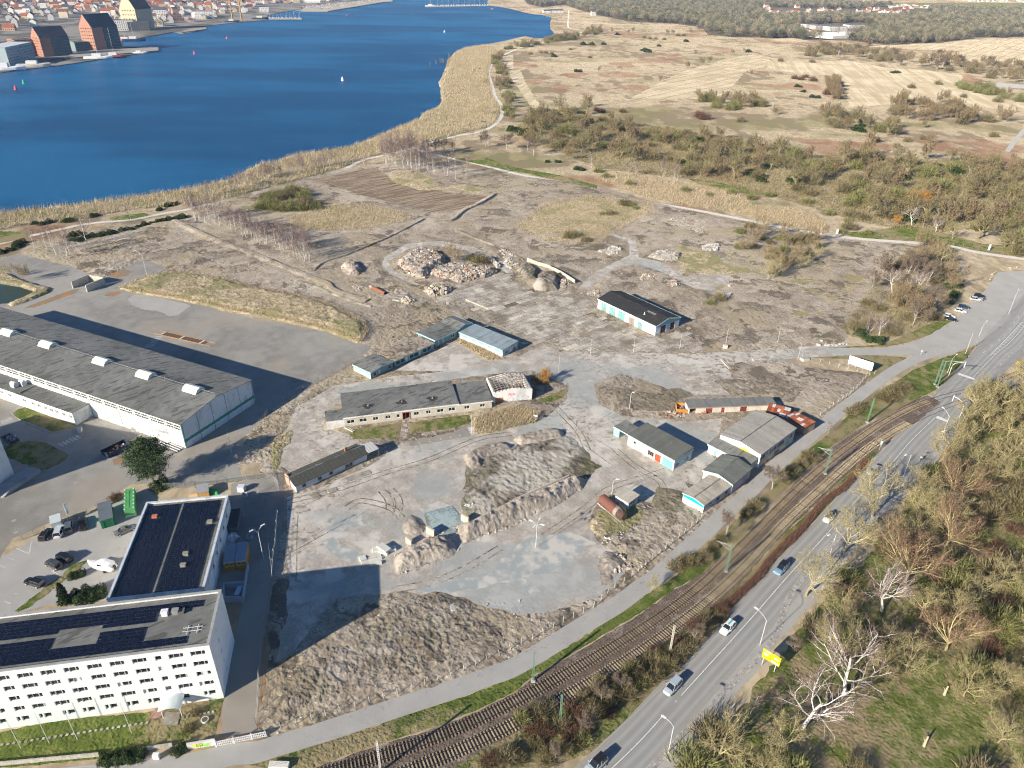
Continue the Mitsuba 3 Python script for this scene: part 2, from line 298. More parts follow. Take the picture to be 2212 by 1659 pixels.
# main road: centre line, two lanes
road_c=A("11.5,65.4 17.4,70.6 22.8,75.6 29.6,82.6 36.5,89.7 44.1,97.5 51.6,105.3 59.9,114.1 65.3,119.6 74.8,129.3 82.3,137.2 90.7,146.0 100.6,155.7 112.2,167.9 124.8,180.0 141.7,197.1 165.3,220.6 189.8,244.6 273,338 402,457")
road_p = resample(smooth_line(road_c),1.2)
ROAD_HALF = 4.1
v,f,uv = ribbon(road_p,np.linspace(-ROAD_HALF,ROAD_HALF,17),[level(7)] * 17)
struct('road',v,f,'m_road','grey asphalt main road with worn wheel tracks',uv=uv)
apron=Polygon(A("93.1,153.9 101.8,162.6 109.3,170.1 120.3,181.5 135.7,198.4 141.4,203.7 158.1,222.0 183.4,249.4 208.9,276.2 242.8,299.6 204.7,235.5 175.5,221.0 157.9,205.0 165.2,198.6 143.8,192.9 134.3,181.9 119,165.3 112.5,158.6 102.2,153.2"))
flat('junction',jagged(apron,.25,.8,12),6,'m_road',label='widened asphalt of the level crossing junction')
pave=Polygon(A("14.3,67.9 19.8,70.7 26.8,77.0 33.7,83.4 38.9,88.6 48.9,98.4 62.4,114.1 72.3,125.6 88.9,139.6 103.1,153.7 111.6,161.2 126.5,176.0 131.9,181.2 134.3,180.7 115,158.7 99,143.0 85.5,131.4 75.8,120.8 69.1,112.8 60.5,104.3 50.3,94.6 46.4,89.5 39.5,83.5 32.6,75.6 27.4,70.8"))
flat('pavement',jagged(pave,.3,.8,13),6,'m_lane',label='pale paved strip along the right of the main road')
# the cycle lane beside the rails, the access road and the side road
lane_c=A("-84.7,65.5 -64.1,68.0 -53.6,69.5 -45,71.8 -41.1,72.3 -37.8,73.6 -32.3,75.6 -25,78.6 -17.5,81.7 -9.5,84.9 -3.4,87.7 1.1,89.8 7.8,94.5 14.9,100.0 22.4,105.5 27.9,110.5 32.1,113.9 35.2,117.3 43.5,126.0 50.7,133.8 58.3,141.5 66.7,151.1 75.6,160.2 85.4,170.0 96,180.7 107.3,191.7 114.4,198.3 125.6,208.5 137.3,217.0 147.7,222.1 154.7,226.3")
road('cycle_lane',lane_c,2.0,6,'m_lane',label='smooth pale grey lane beside the rails')
side=Polygon(A("87.6,221.5 112.1,222.9 128.8,224.4 138.2,227.4 150.2,235.3 165,247.6 180,263.3 196,280.5 203.7,289.8 211.8,299.6 224.7,302.2 248.5,308.4 242.4,291.6 208.2,274.9 185.5,248.5 170.5,234.2 157.1,224.6 145.8,218.2 136.5,219.5 126.4,219.0 102.1,217.4 85.9,216.0"))
flat('side_road',jagged(side,.25,.8,14),6,'m_lane',label='pale grey side road with parked cars')
conc_a=Polygon(A("-40.8,266.3 -24.5,275.5 -8.3,289.1 -3.4,293.4 -0.3,289.5 7.3,272.0 25.8,274.1 33.7,263.7 32.7,252.6 51,230.0 62.3,237.0 72,221.4 66.1,213.2 49.7,208.1 30.5,205.9 15.5,208.5 8,214.7 -1.8,222.9 -10.9,245.5 -22.9,255.7 -27.4,255.5"))
conc_b=Polygon(A("-54.3,137.8 -46.4,142.6 -36.5,151.5 -30.6,161.2 -11,169.0 3.4,170.2 10.1,175.2 17.3,184.3 19,169.5 28,157.5 35.9,152.6 44.5,147.0 45.1,138.8 37.8,136.0 26.3,142.8 21.3,138.1 18.2,130.4 20,124.2 24.7,119.8 25,114.2 18.4,107.5 12.5,104.8 3,102.2 -7.4,105.6 -23,108.4 -35,106.2 -40.2,93.3 -42.8,90.1 -44.1,101.1"))
conc_c=unary_union([Polygon(q).buffer(.3)for q in(A("-63.1,179.1 -55,191.5 -37.4,197.9 -15.9,203.1 12.7,210.5 18.5,204.4 16.8,195.4 6.5,204.0 -8.3,201.0 -29.6,193.8 -48.2,186.2 -54.4,176.8 -52.4,168.4 -42.5,164.1 -39.2,159.8 -48.6,152.2 -53.1,146.2 -59.7,150.9 -62.2,162.4"),A("-38.1,202.3 -19.6,222.8 2,213.4 11.6,222.2 13.5,209.9 -8.4,202.5"),A("10.8,222.2 14.5,217.2 61.6,217.2 94.5,221.9 117.6,228.1 114.1,219.2 92.3,215.1 59.9,209.0 36.5,205.0 25.2,195.7 25.6,184.6 31.6,177.1 50,174.8 61.2,176.8 57.8,168.4 54.2,163.7 53.5,155.2 46.7,146.1 35.9,152.2 28,157.1 19,169.0 10,174.7 16.7,185.7 18.2,195.4 11.9,208.9"),A("30.6,205.4 56.9,209.5 70,213.3 70.5,191.6 53,189.6 43,198.6"),A("-13.6,169.6 10.1,175.2 20.2,168.4 3.4,169.5 -10.9,168.5"))])
J_b,J_c,J_a,J_yard=jagged(conc_b,1.1,1.0,22),jagged(conc_c,.8,1.0,23),jagged(conc_a,.8,1.0,24),jagged(yard,.4,.8,8)
J_site = jagged(site,1.2,1.2,5)
flat('access_road',J_c,7,'m_concrete',label='pale dusty access roads winding between the derelict buildings')
for q in biggest(J_b.difference(J_c.buffer(.1))):relief('concrete_apron',q,6,'m_concrete',1.0,lambda x,y:.03*fb(x,y,2)**2,fade=1.5,label='pale dusty concrete apron in the foreground of the site')
for q in biggest(J_a.difference(J_c.buffer(.1))):relief('slab_bed',q,5,'m_dirt',1.2,lambda x,y:.06*fb(x,y,2),fade=1.0,label='earth showing between the concrete slabs')
# footpaths through the reeds and fields
path_a=A("-245.3,307.5 -234,314.3 -230.1,320.9 -222,331 -217,337 -212,343 -203,348 -193,351 -187,356 -181,363 -172,370 -166,378 -157,388 -145,403 -142,410 -127,432 -119,446 -109,461 -102,485 -92,499 -83,509 -68,536 -58,553 -43,573 -32,583 -22,602 -16,630 -13,663 -15,717 -21,758 -27,837 -34,932 -35,1000 -30,1079 -22,1139 11,1283 75,1446 136,1634 108,1706 128,2068 149,2405")
road('footpath',path_a,1.6,6,'m_path',2.0,'pale gravel footpath along the reed bank')
path_b=A("-67,521 -64,514 -42,495 -21,478 -2,460 27,438 53,418 70,402 94,388 110,377 131,362 139,356 149,350 157,346 169,342 184,339 198,337 209,333 216.4,325.6 233.7,317.2 253.9,308.6")
road('footpath',path_b,1.9,6,'m_path',2.0,'straight pale footpath between the site and the scrub')
# railway bed
bed=Polygon(A("-30.1,66.5 -32.6,69.1 -27.4,71.2 -20.3,74.2 -12.8,76.8 -5.1,80.5 1.2,84.2 5.4,88.2 12.1,92.7 19.2,97.8 26.8,103.2 35.1,110.0 40.3,113.6 47.4,120.1 54.4,127.0 62.3,134.6 70.9,145.5 80.3,155.6 90,165.0 99.6,172.8 109,179.2 122,188.8 128.4,192.4 130.7,188.4 117.2,176.4 109.6,170.7 102.5,164.3 92.7,155.9 83.3,147.2 74,137.9 65.9,130.1 58.1,122.2 48.9,111.3 41.1,103.8 32.8,97.2 22.7,89.5 15.8,84.7 7.3,79.2 1.2,75.6 -4.7,72.2 -10.2,69.5 -17.3,66.7"))
relief('track_bed',jagged(bed,.35,.8,30),6,'m_ballast',.8,lambda x,y:.05+.07*fb(x,y,1.1,3),fade=1.2,label='rusty brown ballast under the two tracks')
HARD=unary_union([LineString(smooth_line(lane_c)).buffer(2.05,cap_style='flat'),LineString(road_p).buffer(ROAD_HALF+.05),side.buffer(0),apron.buffer(0),pave.buffer(0)])
def soft(g): return max(biggest(g.difference(HARD)),key=lambda q: q.area)
OVER.append(HARD)
verge=Polygon(A("-42.4,70.3 -37.3,71.9 -30.1,74.4 -22.8,77.1 -15.3,80.6 -7.3,83.5 1.2,87.6 7.7,91.8 14.7,97.1 22.1,103.1 30.2,109.5 36.5,114.4 36.6,114.8 45.6,123.7 53,131.8 65.3,144.4 69.7,151.2 78.6,159.7 88.3,168.9 99.2,180.2 110.4,190.4 116.8,197.0 121.8,200.0 133.4,208.8 145.3,217.3 147.7,215.8 139.9,202.1 132.8,196.1 124.5,190.2 109.9,181.1 100.1,174.0 90.4,166.1 80.7,156.6 71.2,146.4 63.2,139.3 54.5,127.4 47.4,120.4 40.3,113.6 35.2,110.3 26.9,103.5 19.3,98.1 12.1,92.9 5.4,88.4 1.2,84.4 -5.1,80.8 -12.9,77.1 -20.4,74.4 -27.5,71.4 -34.3,68.5"))
relief('verge',soft(jagged(verge,.4,.8,31)),5,'m_grass',.9,lambda x,y:.3*fb(x,y,1.6,3),fade=.8,label='patchy grass verge between the lane and the tracks')
verge2=Polygon(A("7,70.4 14.8,73.4 22.8,80.9 31.2,88.9 36.7,94.5 43.6,101.8 50.7,108.7 56.4,114.7 61.8,121.7 67.8,127.8 79.3,139.8 87,147.8 94.6,156.0 101.5,162.6 100.4,163.1 95.9,159.2 83.1,146.8 69.7,133.5 61.9,126.1 50.7,113.3 44.3,107.3 35.5,99.8 27.7,94.1 20.4,88.5 13.6,83.7 7.3,80.1 1.2,76.5 -2.9,74.1 -8.4,70.2 -10,67.4 1.3,67.6"))
relief('verge',soft(jagged(verge2,.3,.8,32)),5,'m_grass',.8,lambda x,y:.35*fb(x,y,1.4,3),fade=.6,label='overgrown grass verge between the tracks and the main road')
for k,(pts,lab)in enumerate([(A("207.4,273.7 187,249.6 170.4,233.3 156.6,223.7 145.3,217.3 131.8,208.7 121.4,200.0 128.6,198.8 139.1,200.6 145.4,208.4 158.6,222.9 184.1,250.5 208.2,274.9"),'green strip between side road and main road'),
    (A("100.9,216.1 114.2,218.3 126.3,218.7 133.5,217.3 126.3,210.1 115.1,199.8 113,198.3 114.4,203.5 118.9,210.6 112.7,215.3"),'triangle of grass around the billboard'),
    (A("108.3,223.6 129,224.9 138.6,228.4 150.5,235.8 164.6,247.6 161.6,249.6 145.2,237.9 129.9,227.1"),'thin grass below the thicket'),
    (A("161,351 180,355 202,366 215,355 226,338 244,334 235.1,319.6 217.7,328.1 210,335 199,339 180,342 170,344"),'short grass on the far side of the straight footpath'),
    (A("-42,495 -2,464 -2,466 27,443 48,426 49,433 27,456 -2,475 -2,475 -22,503"),'green strip sown along the straight footpath'),
    (A("-43.4,168.3 -31.2,171.9 -30.7,165.2 -32.2,163.5 -36.1,163.9 -43.3,163.1 -45.2,165.9"),'green lawn left of the office path'),
    (A("-28.6,172.3 -12.4,176.8 -11.5,172.9 -16.2,169.7 -28.7,165.9"),'green lawn right of the office path'),
    (A("-204,355 -202,357 -191,364 -185,360 -188,357 -194,352 -201,350"),'green patch beside the footpath bend'),
    (A("-256,331 -244,331 -234,331 -229,333 -226.4,322.8 -231.9,316.0 -241.3,309.2"),'grass bank at the left end of the footpath'),
    (A("7.1,184.6 17.3,193.5 16.8,190.0 15.2,187.2 11.9,184.7"),'mossy grass behind the roofless house'),
    (A("-141.9,171.7 -142.7,175.1 -140.7,176.8 -137.6,175.0 -121.8,167.9 -121.4,166.4 -125.7,164.3 -127.9,164.8 -139.7,170.6"),'dry grass bed below the hall annex'),
    (A("-141.2,155.3 -134.7,157.6 -130.2,159.9 -124.9,159.0 -116.3,153.9 -115.2,151.9 -118,146.8 -120.3,147.2 -131.8,152.4 -136.7,148.2"),'shaded grass island in the yard'),
    (A("-98.5,101.0 -97.8,102.8 -95.2,109.5 -94.2,110.9 -94.3,113.8 -91.4,115.9 -91.5,113.1 -92.3,110.9 -93.4,108.9 -94.4,106.0 -95.7,102.6 -97.7,100.7"),'narrow grass strip beside the car park'),
    (A("63.1,83.5 66.4,86.4 72.9,89.0 80.3,88.7 82.2,84.3 81.6,79.3 75.5,71.7 50.5,71.2 53.6,74.5 58.8,77.8"),'mossy clearing in the thicket by the road'),
    (A("120.1,158.8 123.2,161.1 132,168.5 138,170.5 134,163.6 125.8,160.1"),'bright grass clearing among the scrub'),
    (A("107,453 120,448 135,436 149,424 148,424 149,429 147,416 128,423 111,440"),'grassy ride among the scrub')]):
    g_=soft(jagged(Polygon(pts).buffer(0),.5,.8,50+k));OVER.append(g_);relief('grass',g_,8,'m_moss' if 'clearing in' in lab else 'm_grass',1.0,lambda x,y:.22*fb(x,y,1.6,3),fade=.6,label=lab)

flat('gravel_patch',jagged(Polygon(A("-148,254.7 -147.8,259.2 -143.2,258.8 -136.2,256.3 -129.8,253.8 -121.6,249.8 -122.3,246.0 -122.8,240.9 -126.3,240.2 -132.5,244.6 -137.6,245.4 -144.2,249.4")),.6,.8,510),5,'m_lane',label='pale pinkish gravel washed over the asphalt yard')
for k,q in enumerate((A("-167.4,277.7 -166.1,282.9 -163.5,285.7 -159.5,283.3 -159,278.1 -162.7,276.0"),A("-158.3,257.6 -157.3,261.1 -154.3,262.4 -152.8,260.1 -155.2,256.6"),A("-182.4,244.5 -178.4,253.3 -173.6,262.7 -170.7,264.0 -170.9,259.3 -175,251.3 -178.4,245.8"),A("-103.9,151.7 -101.5,154.4 -100.4,153.9 -100.8,150.3 -102.3,149.7"))):flat('rust_stain',jagged(Polygon(q),.6,.8,520+k),5.2+.1*k,'m_rust',label='rust brown stain on the asphalt')
flat('gravel_track',Polygon(A("361,551 383,581 419,629 438,651 434,641 405,605 375,564 362,547")),6,'m_lane',label='grey gravel track at the far right');flat('far_rail_yard',Polygon(A("554,934 579,937 603,918 585,888 554,893 536,900")),5,'m_lane',label='grey strip of the far rail yard')

# ---------------------------------------------------------------- building kit
WHITE,CREAM,TEAL,DARK = (.74,.74,.72),(.56,.52,.44),(.22,.43,.44),(.03,.03,.035)
def extr(poly,F,p0,p1,thick,c,mb):
    """A wall: the outline poly (s, z) stands on the line p0-p1 of the frame F and is thick inward (left of p0-p1)."""
    p0,p1=np.asarray(p0,float),np.asarray(p1,float);u=(p1-p0)/np.linalg.norm(p1-p0);n=np.array([-u[1],u[0]])
    for g in getattr(poly,'geoms',[poly]):
        if g.geom_type != 'Polygon' or g.area < 1e-3: continue
        m = trimesh.creation.extrude_polygon(g,thick,engine='earcut'); v = np.array(m.vertices)
        xy = p0 + v[:,:1] * u + v[:,2:3] * n
        mb.add(F.w(np.column_stack([xy,v[:,1]])),np.array(m.faces)[:,::-1],c)
def pbox(F,p0,p1,s0,s1,z0,z1,d0,d1,c,mb):
    p0,p1=np.asarray(p0,float),np.asarray(p1,float);u=(p1-p0)/np.linalg.norm(p1-p0);n=np.array([-u[1],u[0]])
    b = boxv(s0,s1,d0,d1,z0,z1); xy = p0 + b[:,:1] * u + b[:,1:2] * n
    mb.add(F.w(np.column_stack([xy,b[:,2]])),BOXF,c)
def opening(key,F,p0,p1,o):
    """o: dict s0 s1 z0 z1 kind col panes; the hole is already cut, this fills it."""
    s0,s1,z0,z1=o['s0'],o['s1'],o['z0'],o['z1'];k=o.get('kind','window');n=o.get('panes',1);fc=o.get('frame',(.7,.7,.68));dp=o.get('deep',.14)
    if k == 'hole': return
    if k == 'window':
        w = .07; mb = MB()
        for a,b,c_,d in((s0,s1,z0,z0+w),(s0,s1,z1-w,z1),(s0,s0+w,z0+w,z1-w),(s1-w,s1,z0+w,z1-w)):pbox(F,p0,p1,a,b,c_,d,dp-.05,dp+.03,fc,mb)
        for i in range(1,n):
            x=s0+(s1-s0)*i/n;pbox(F,p0,p1,x-w*.6,x+w*.6,z0+w,z1-w,dp-.05,dp+.03,fc,mb)
        if o.get('sill',True):pbox(F,p0,p1,s0-.05,s1+.05,z0-.06,z0-.004,-.07,dp-.06,fc,mb)
        q = part(key,'window',mb,'m_clean')
        g = MB(); pbox(F,p0,p1,s0 + w,s1 - w,z0 + w,z1 - w,dp + .031,dp + .045,(0,0,0),g)
        if o.get('blind') is None: put(q + '__pane',g,'m_glass')
        else: g.c = [np.broadcast_to(np.array(o['blind'],float),(8,3))]; put(q + '__blind',g,'m_clean')
    else:
        mb=MB();c=o.get('col',(.3,.3,.3));pbox(F,p0,p1,s0+.01,s1-.01,z0,z1-.01,dp-.05,dp+.05,c,mb)
        for i in range(1,o.get('leaves',1)):
            x=s0+(s1-s0)*i/o['leaves'];pbox(F,p0,p1,x-.03,x+.03,z0+.02,z1-.03,dp-.08,dp-.051,np.array(c)*.55,mb)
        for z in np.linspace(z0+.3,z1-.3,3):pbox(F,p0,p1,s0+.06,s1-.06,z-.03,z+.03,dp-.07,dp-.051,np.array(c)*.8,mb)
        part(key,k,mb,'m_paint',label=o.get('label'))
def shell(key,F,L,D,h,ridge=0.,axis='x',c=WHITE,ops=(),thick=.25,hb=None,m='m_paint',band=None,name='wall'):
    """Four walls on the frame F. ridge: rise of the gable; axis: direction of the ridge; hb: height at the back (mono-pitch). ops: openings, by wall 'f' 'r' 'b' 'l'."""
    hb = h if hb is None else hb; t = thick
    W = {'f': ((0,0),(L,0)),'r': ((L,0),(L,D)),'b': ((L,D),(0,D)),'l': ((0,D),(0,0))}
    def outline(k):
        a = L if k in 'fb' else D
        if k in 'fb':
            H = h if k == 'f' else hb
            pts=[(0,0),(a,0),(a,H),(0,H)]if axis=='x' or not ridge else[(0,0),(a,0),(a,H),(a/2,H+ridge),(0,H)]
        else:
            h0,h1 = (h,hb) if k == 'r' else (hb,h)
            pts=[(0,0),(a,0),(a,h1),(0,h0)]if axis=='y' or not ridge else[(0,0),(a,0),(a,h1),(a/2,(h0+h1)/2+ridge),(0,h0)]
        g = Polygon(pts)
        return g.intersection(sbox(t,-1,a - t,99)) if k in 'rl' else g
    for k,(p0,p1) in W.items():
        mb = MB(); g = outline(k); mine = [o for o in ops if o['w'] == k]
        if mine: g = g.difference(unary_union([sbox(o['s0'],o['z0'],o['s1'],o['z1']) for o in mine]))
        if band:
            z,cb = band; lo,hi = g.intersection(sbox(-1,-1,999,z)),g.intersection(sbox(-1,z,999,999))
            extr(lo,F,p0,p1,t,cb,mb)
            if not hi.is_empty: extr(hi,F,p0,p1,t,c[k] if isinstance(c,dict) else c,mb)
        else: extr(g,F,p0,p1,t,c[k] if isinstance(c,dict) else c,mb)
        part(key,name,mb,m)
        for o in mine: opening(key,F,p0,p1,o)
def slabq(q,th,c,mb):
    """A slab under the four-cornered surface q (counter-clockwise from above)."""
    q = np.asarray(q,float); mb.add(np.vstack([q - [0,0,th],q]),BOXF,c)
def gable_roof(key,F,L,D,h,ridge,axis='x',over=.25,c=(.2,.2,.2),m='m_bitumen',th=.12,ribs=0,rc=None,split=False,hb=None):
    """Roof part; ribs: width of raised corrugations running down the slope; split: every sheet a part of the roof."""
    o = over; hb = h if hb is None else hb
    if not ridge:
        s=(hb-h)/D;qs=[[(-o,-o,h-s*o),(L+o,-o,h-s*o),(L+o,D+o,hb+s*o),(-o,D+o,hb+s*o)]]
    elif axis == 'x':
        s = ridge / (D / 2)
        qs=[[(-o,-o,h-s*o),(L+o,-o,h-s*o),(L+o,D/2,h+ridge),(-o,D/2,h+ridge)],[(L+o,D+o,h-s*o),(-o,D+o,h-s*o),(-o,D/2,h+ridge),(L+o,D/2,h+ridge)]]
    else:
        s = ridge / (L / 2)
        qs=[[(-o,D+o,h-s*o),(-o,-o,h-s*o),(L/2,-o,h+ridge),(L/2,D+o,h+ridge)],[(L+o,-o,h-s*o),(L+o,D+o,h-s*o),(L/2,D+o,h+ridge),(L/2,-o,h+ridge)]]
    mb = MB(); up = .02
    for q in qs: slabq(F.w(np.array(q) + [0,0,th + up]),th,c,mb)
    if ridge:                                                             # ridge cap
        r=F.w(np.array([qs[0][2],qs[0][3]])+[0,0,th+up]);d=(r[1]-r[0])/np.linalg.norm(r[1]-r[0]);n=np.array([-d[1],d[0],0])*.16
        slabq([r[0]-n+[0,0,.03],r[0]+n+[0,0,.03],r[1]+n+[0,0,.03],r[1]-n+[0,0,.03]][::1],.05,np.array(c)*.8,mb)
    rk = part(key,'roof',mb,m)
    if ribs:
        mb2 = MB()
        for q in qs:
            q=F.w(np.array(q)+[0,0,th+up]);a,b,e,d=q;w=np.linalg.norm(b-a);n=max(2,int(w/ribs))
            for i in range(n):
                u0,u1 = (i + .04) / n,(i + .96) / n; cc = jit(rc if rc is not None else c,.07)
                s_=np.array([a+(b-a)*u0,a+(b-a)*u1,d+(e-d)*u1,d+(e-d)*u0])+[0,0,.035]
                if split:
                    k = MB(); slabq(s_,.03,cc,k); part(rk,'sheet',k,'m_paint')
                else: slabq(s_,.03,cc,mb2)
        if not split: part(rk,'sheets',mb2,'m_paint',kind='stuff')
    return rk
def W(w,s0,s1,z0,z1,kind='window',**k): return dict(w=w,s0=s0,s1=s1,z0=z0,z1=z1,kind=kind,**k)
def fascia(key,F,L,D,h,dh,c,over=.27,name='fascia',sides='frbl',ridge=0.,axis='x'):
    mb = MB(); o = over; t = .05
    E={'f':((-o,-o),(L+o,-o)),'r':((L+o,-o),(L+o,D+o)),'b':((L+o,D+o),(-o,D+o)),'l':((-o,D+o),(-o,-o))}
    for k in sides:
        p0,p1 = E[k]; a = np.hypot(p1[0] - p0[0],p1[1] - p0[1])
        if ridge and (k in 'rl') == (axis == 'x'):
            s = ridge / (a / 2 - o) * o
            g=Polygon([(0.06,h-dh-s),(a/2,h-dh+ridge),(a-.06,h-dh-s),(a-.06,h+.16-s),(a/2,h+.16+ridge),(.06,h+.16-s)])
        else: g = sbox(0,h - dh - .1,a,h + .1)
        extr(g,F,p0,p1,-t if False else t,c,mb)
    part(key,name,mb,'m_paint')
def graffiti(key,F,p0,p1,text,s,z,h,c,d=-.03,bold=True,label=None):
    """Painted lettering, a thin coat on the wall p0-p1."""
    p0,p1=np.asarray(p0,float),np.asarray(p1,float);u=(p1-p0)/np.linalg.norm(p1-p0);n=np.array([-u[1],u[0]])
    m=meshkit.text_mesh(text,h,.015,bold);v=np.array(m.vertices);xy=p0+(v[:,:1]+s)*u-(v[:,2:3]+.004)*n
    mb=MB();mb.add(F.w(np.column_stack([xy,v[:,1]+z])),np.array(m.faces),c);part(key,'graffiti',mb,'m_clean',label=label)
def blob(cx,cz,rx,rz,seed,n=22):
    r_=np.random.default_rng(seed);t=np.linspace(0,2*np.pi,n,endpoint=False);k=1+.28*np.sin(3*t+r_.uniform(0,6))+.16*np.sin(5*t+r_.uniform(0,6))
    return Polygon(np.column_stack([cx + rx * k * np.cos(t),cz + rz * k * np.sin(t)])).buffer(0)
def patch(key,F,p0,p1,poly,c,name='graffiti',label=None):
    """A painted or peeled patch: a thin coat on the outside of a wall."""
    mb=MB();p0,p1=np.asarray(p0,float),np.asarray(p1,float);u=(p1-p0)/np.linalg.norm(p1-p0);n=np.array([-u[1],u[0]])*.006
    extr(poly,F,p0 - n * 2,p1 - n * 2,.01,c,mb)
    if mb.n: part(key,name,mb,'m_clean',label=label)

# ---------------------------------------------------------------- the white block with solar roof (bottom left)
b=thing('apartment_block','long white five storey block with rows of small windows and black solar roof, bottom left','building')
F0,L0,D0 = fit(A("-81.3,76.5 -50,82.3 -52.3,94.6 -88.2,87.7"))
fr_,br_ = F0.loc(A("-50,82.3 -52.3,94.6")); XR = (fr_[0] + br_[0]) / 2
LB,DB = 48.0,br_[1] - fr_[1]
FB = Frame(F0.o + (XR - LB) * F0.ux + fr_[1] * F0.uy,F0.a)
HB = 13.7
gx=FB.loc(A("-51.2,82.1 -52,82.0 -52.8,81.7 -54.6,81.3 -55.4,81.2 -56.2,81.1 -58.2,80.7 -60.3,80.3 -61,80.2 -61.8,80.0 -63.7,79.6 -64.4,79.5 -65.2,79.3 -67.1,79.0 -67.8,78.9 -68.6,78.7 -70.5,78.3 -71.2,78.3 -72.1,78.1 -73.9,77.6 -74.6,77.6 -75.5,77.4 -77.3,77.0 -78.1,76.9 -78.9,76.7 -80.7,76.3 -81.5,76.2"))[:,0]
pairs = []; i = 0
wd = [.62,1.0,.78]
ops = []; blinds = {(1,17),(1,16),(3,9),(3,2),(2,3),(2,1),(3,22),(2,12),(1,6)}
cols = list(gx) + [gx[-1] - 2.3 - k * 1.0 - (k // 3) * 1.15 for k in range(12)]
for r,zc in enumerate((12.15,9.6,7.05,4.5)):
    for k,x in enumerate(cols):
        if x < .8: continue
        w = 1.0 if k == 6 else wd[k % 3] if k < 6 else wd[(k - 7) % 3]
        bl = (r,k) in blinds
        ops.append(W('f',x-w/2,x+w/2,zc-.6,zc+.5,deep=.2,sill=False,**({'blind':(.62,.64,.64)}if bl else{}),frame=(.5,.52,.55)))
gxx=FB.loc(A("-51.6,82.0 -55,81.3 -60.6,80.2 -64,79.5 -67.4,78.9 -70.9,78.3 -74,77.7 -77.6,76.9 -81,76.2 -84.4,75.5"))[:,0]
for k,x in enumerate(gxx):
    if k == 1: continue
    ops.append(W('f',x - .55,x + .55,1.35,2.45,deep=.2,sill=False,frame=(.5,.52,.55)))
    ops.append(W('f',x - 1.35,x - .8,1.35,2.45,deep=.2,sill=False,frame=(.5,.52,.55)))
dx = FB.loc(A("-57.6,79.4"))[0,0]
ops.append(W('f',dx - .6,dx + .6,0.02,2.2,'door',col=(.12,.13,.14),leaves=2))
ops.append(W('f',dx + 1.2,dx + 2.6,1.3,2.4,deep=.2,sill=False,frame=(.5,.52,.55)))
for z in(12.0,9.4,6.9,4.4,1.9):ops.append(W('r',DB*.36,DB*.36+.5,z-.45,z+.35,deep=.25,sill=False))
shell(b,FB,LB,DB,HB,c=(.80,.80,.79),ops=ops,thick=.35,m='m_clean',band=(2.95,(.70,.74,.76)))
mb=MB();slabq(FB.w([[.35,.35,HB-.35],[LB-.35,.35,HB-.35],[LB-.35,DB-.35,HB-.35],[.35,DB-.35,HB-.35]]),.3,(.2,.2,.2),mb);rf=part(b,'roof',mb,'m_bitumen')
mb = MB()
for x0,x1,y0,y1 in((-.06,LB+.06,-.06,.42),(-.06,LB+.06,DB-.42,DB+.06),(LB-.42,LB+.06,.42,DB-.42)):mb.add(FB.w(boxv(x0,x1,y0,y1,HB+.003,HB+.14)),BOXF,(.38,.39,.39))
part(b,'parapet_cap',mb)
def solar(key,F,spots,w,d,z,tilt=.05,most=300):
    """Solar panels lying on a flat roof: the nearest ones each a part, the rest one part."""
    rest = MB()
    for i,(x,y) in enumerate(spots):
        v = boxv(x,x + w,y,y + d,z,z + .04); v[:,2] += tilt * ((v[:,1] - y) / d) * d; v = F.w(v)
        rail = boxv(x + .1,x + w - .1,y + .03,y + .07,z - .1,z)
        if i < most:
            mb = MB().add(v,BOXF); part(key,'solar_panel',mb,'m_solar')
        else: rest.add(v,BOXF)
    if rest.n: part(key,'solar_panels',rest,'m_solar',kind='stuff')
spots = []
hole=FB.loc(A("-76.5,85.2 -71.1,86.1 -59,88.4 -52.5,84.9 -53,93.6"))   # patch between the fields, end of the rear rows, end of the front rows
n_ = 0
for j in range(13):
    y = 1.25 + j * .80
    if 5.9 < y < 6.5 or y > DB - 1.9: continue
    for i in range(38):
        x = LB - 1.6 - 1.22 * (i + 1)
        if x < 1.0: continue
        if y > 8.8: lim = LB - 1.7
        elif y > 6: lim = LB - 9.6
        elif y < 2.8: lim = LB - 3.4
        else: lim = LB - 10.2
        if x + 1.2 > lim: continue
        if hole[0,0] - .6 < x < hole[1,0] + .2 and 3.6 < y < 7.4: continue
        spots.append((x,y))
spots.sort(key=lambda s: -s[0])
solar(rf,FB,spots,1.12,.68,HB - .2,.04)
for px,hh,c in((A("-60.2,88.9"),.9,(.75,.76,.78)),(A("-58.5,89.3"),.8,(.3,.3,.3)),(A("-57.6,89.5"),.5,(.12,.12,.12))):
    x,y=FB.loc(px)[0];mb=MB().add(FB.w(boxv(x-.5,x+.5,y-.45,y+.45,HB-.34,HB-.35+hh)),BOXF,c).add(FB.w(boxv(x-.6,x+.6,y-.55,y+.55,HB-.35+hh,HB-.27+hh)),BOXF,np.array(c)*1.1);part(rf,'roof_vent',mb)
x,y = FB.loc(A("-54.1,85.7"))[0]; mb = MB()
for k in(-.4,.4):mb.add(FB.w(boxv(x-1.6,x+1.6,y+k-.04,y+k+.04,HB-.1,HB-.02)),BOXF,(.7,.7,.72));mb.add(FB.w(boxv(x+k*2-.04,x+k*2+.04,y-1,y+1,HB-.2,HB-.105)),BOXF,(.7,.7,.72))
part(rf,'empty_panel_rack',mb)
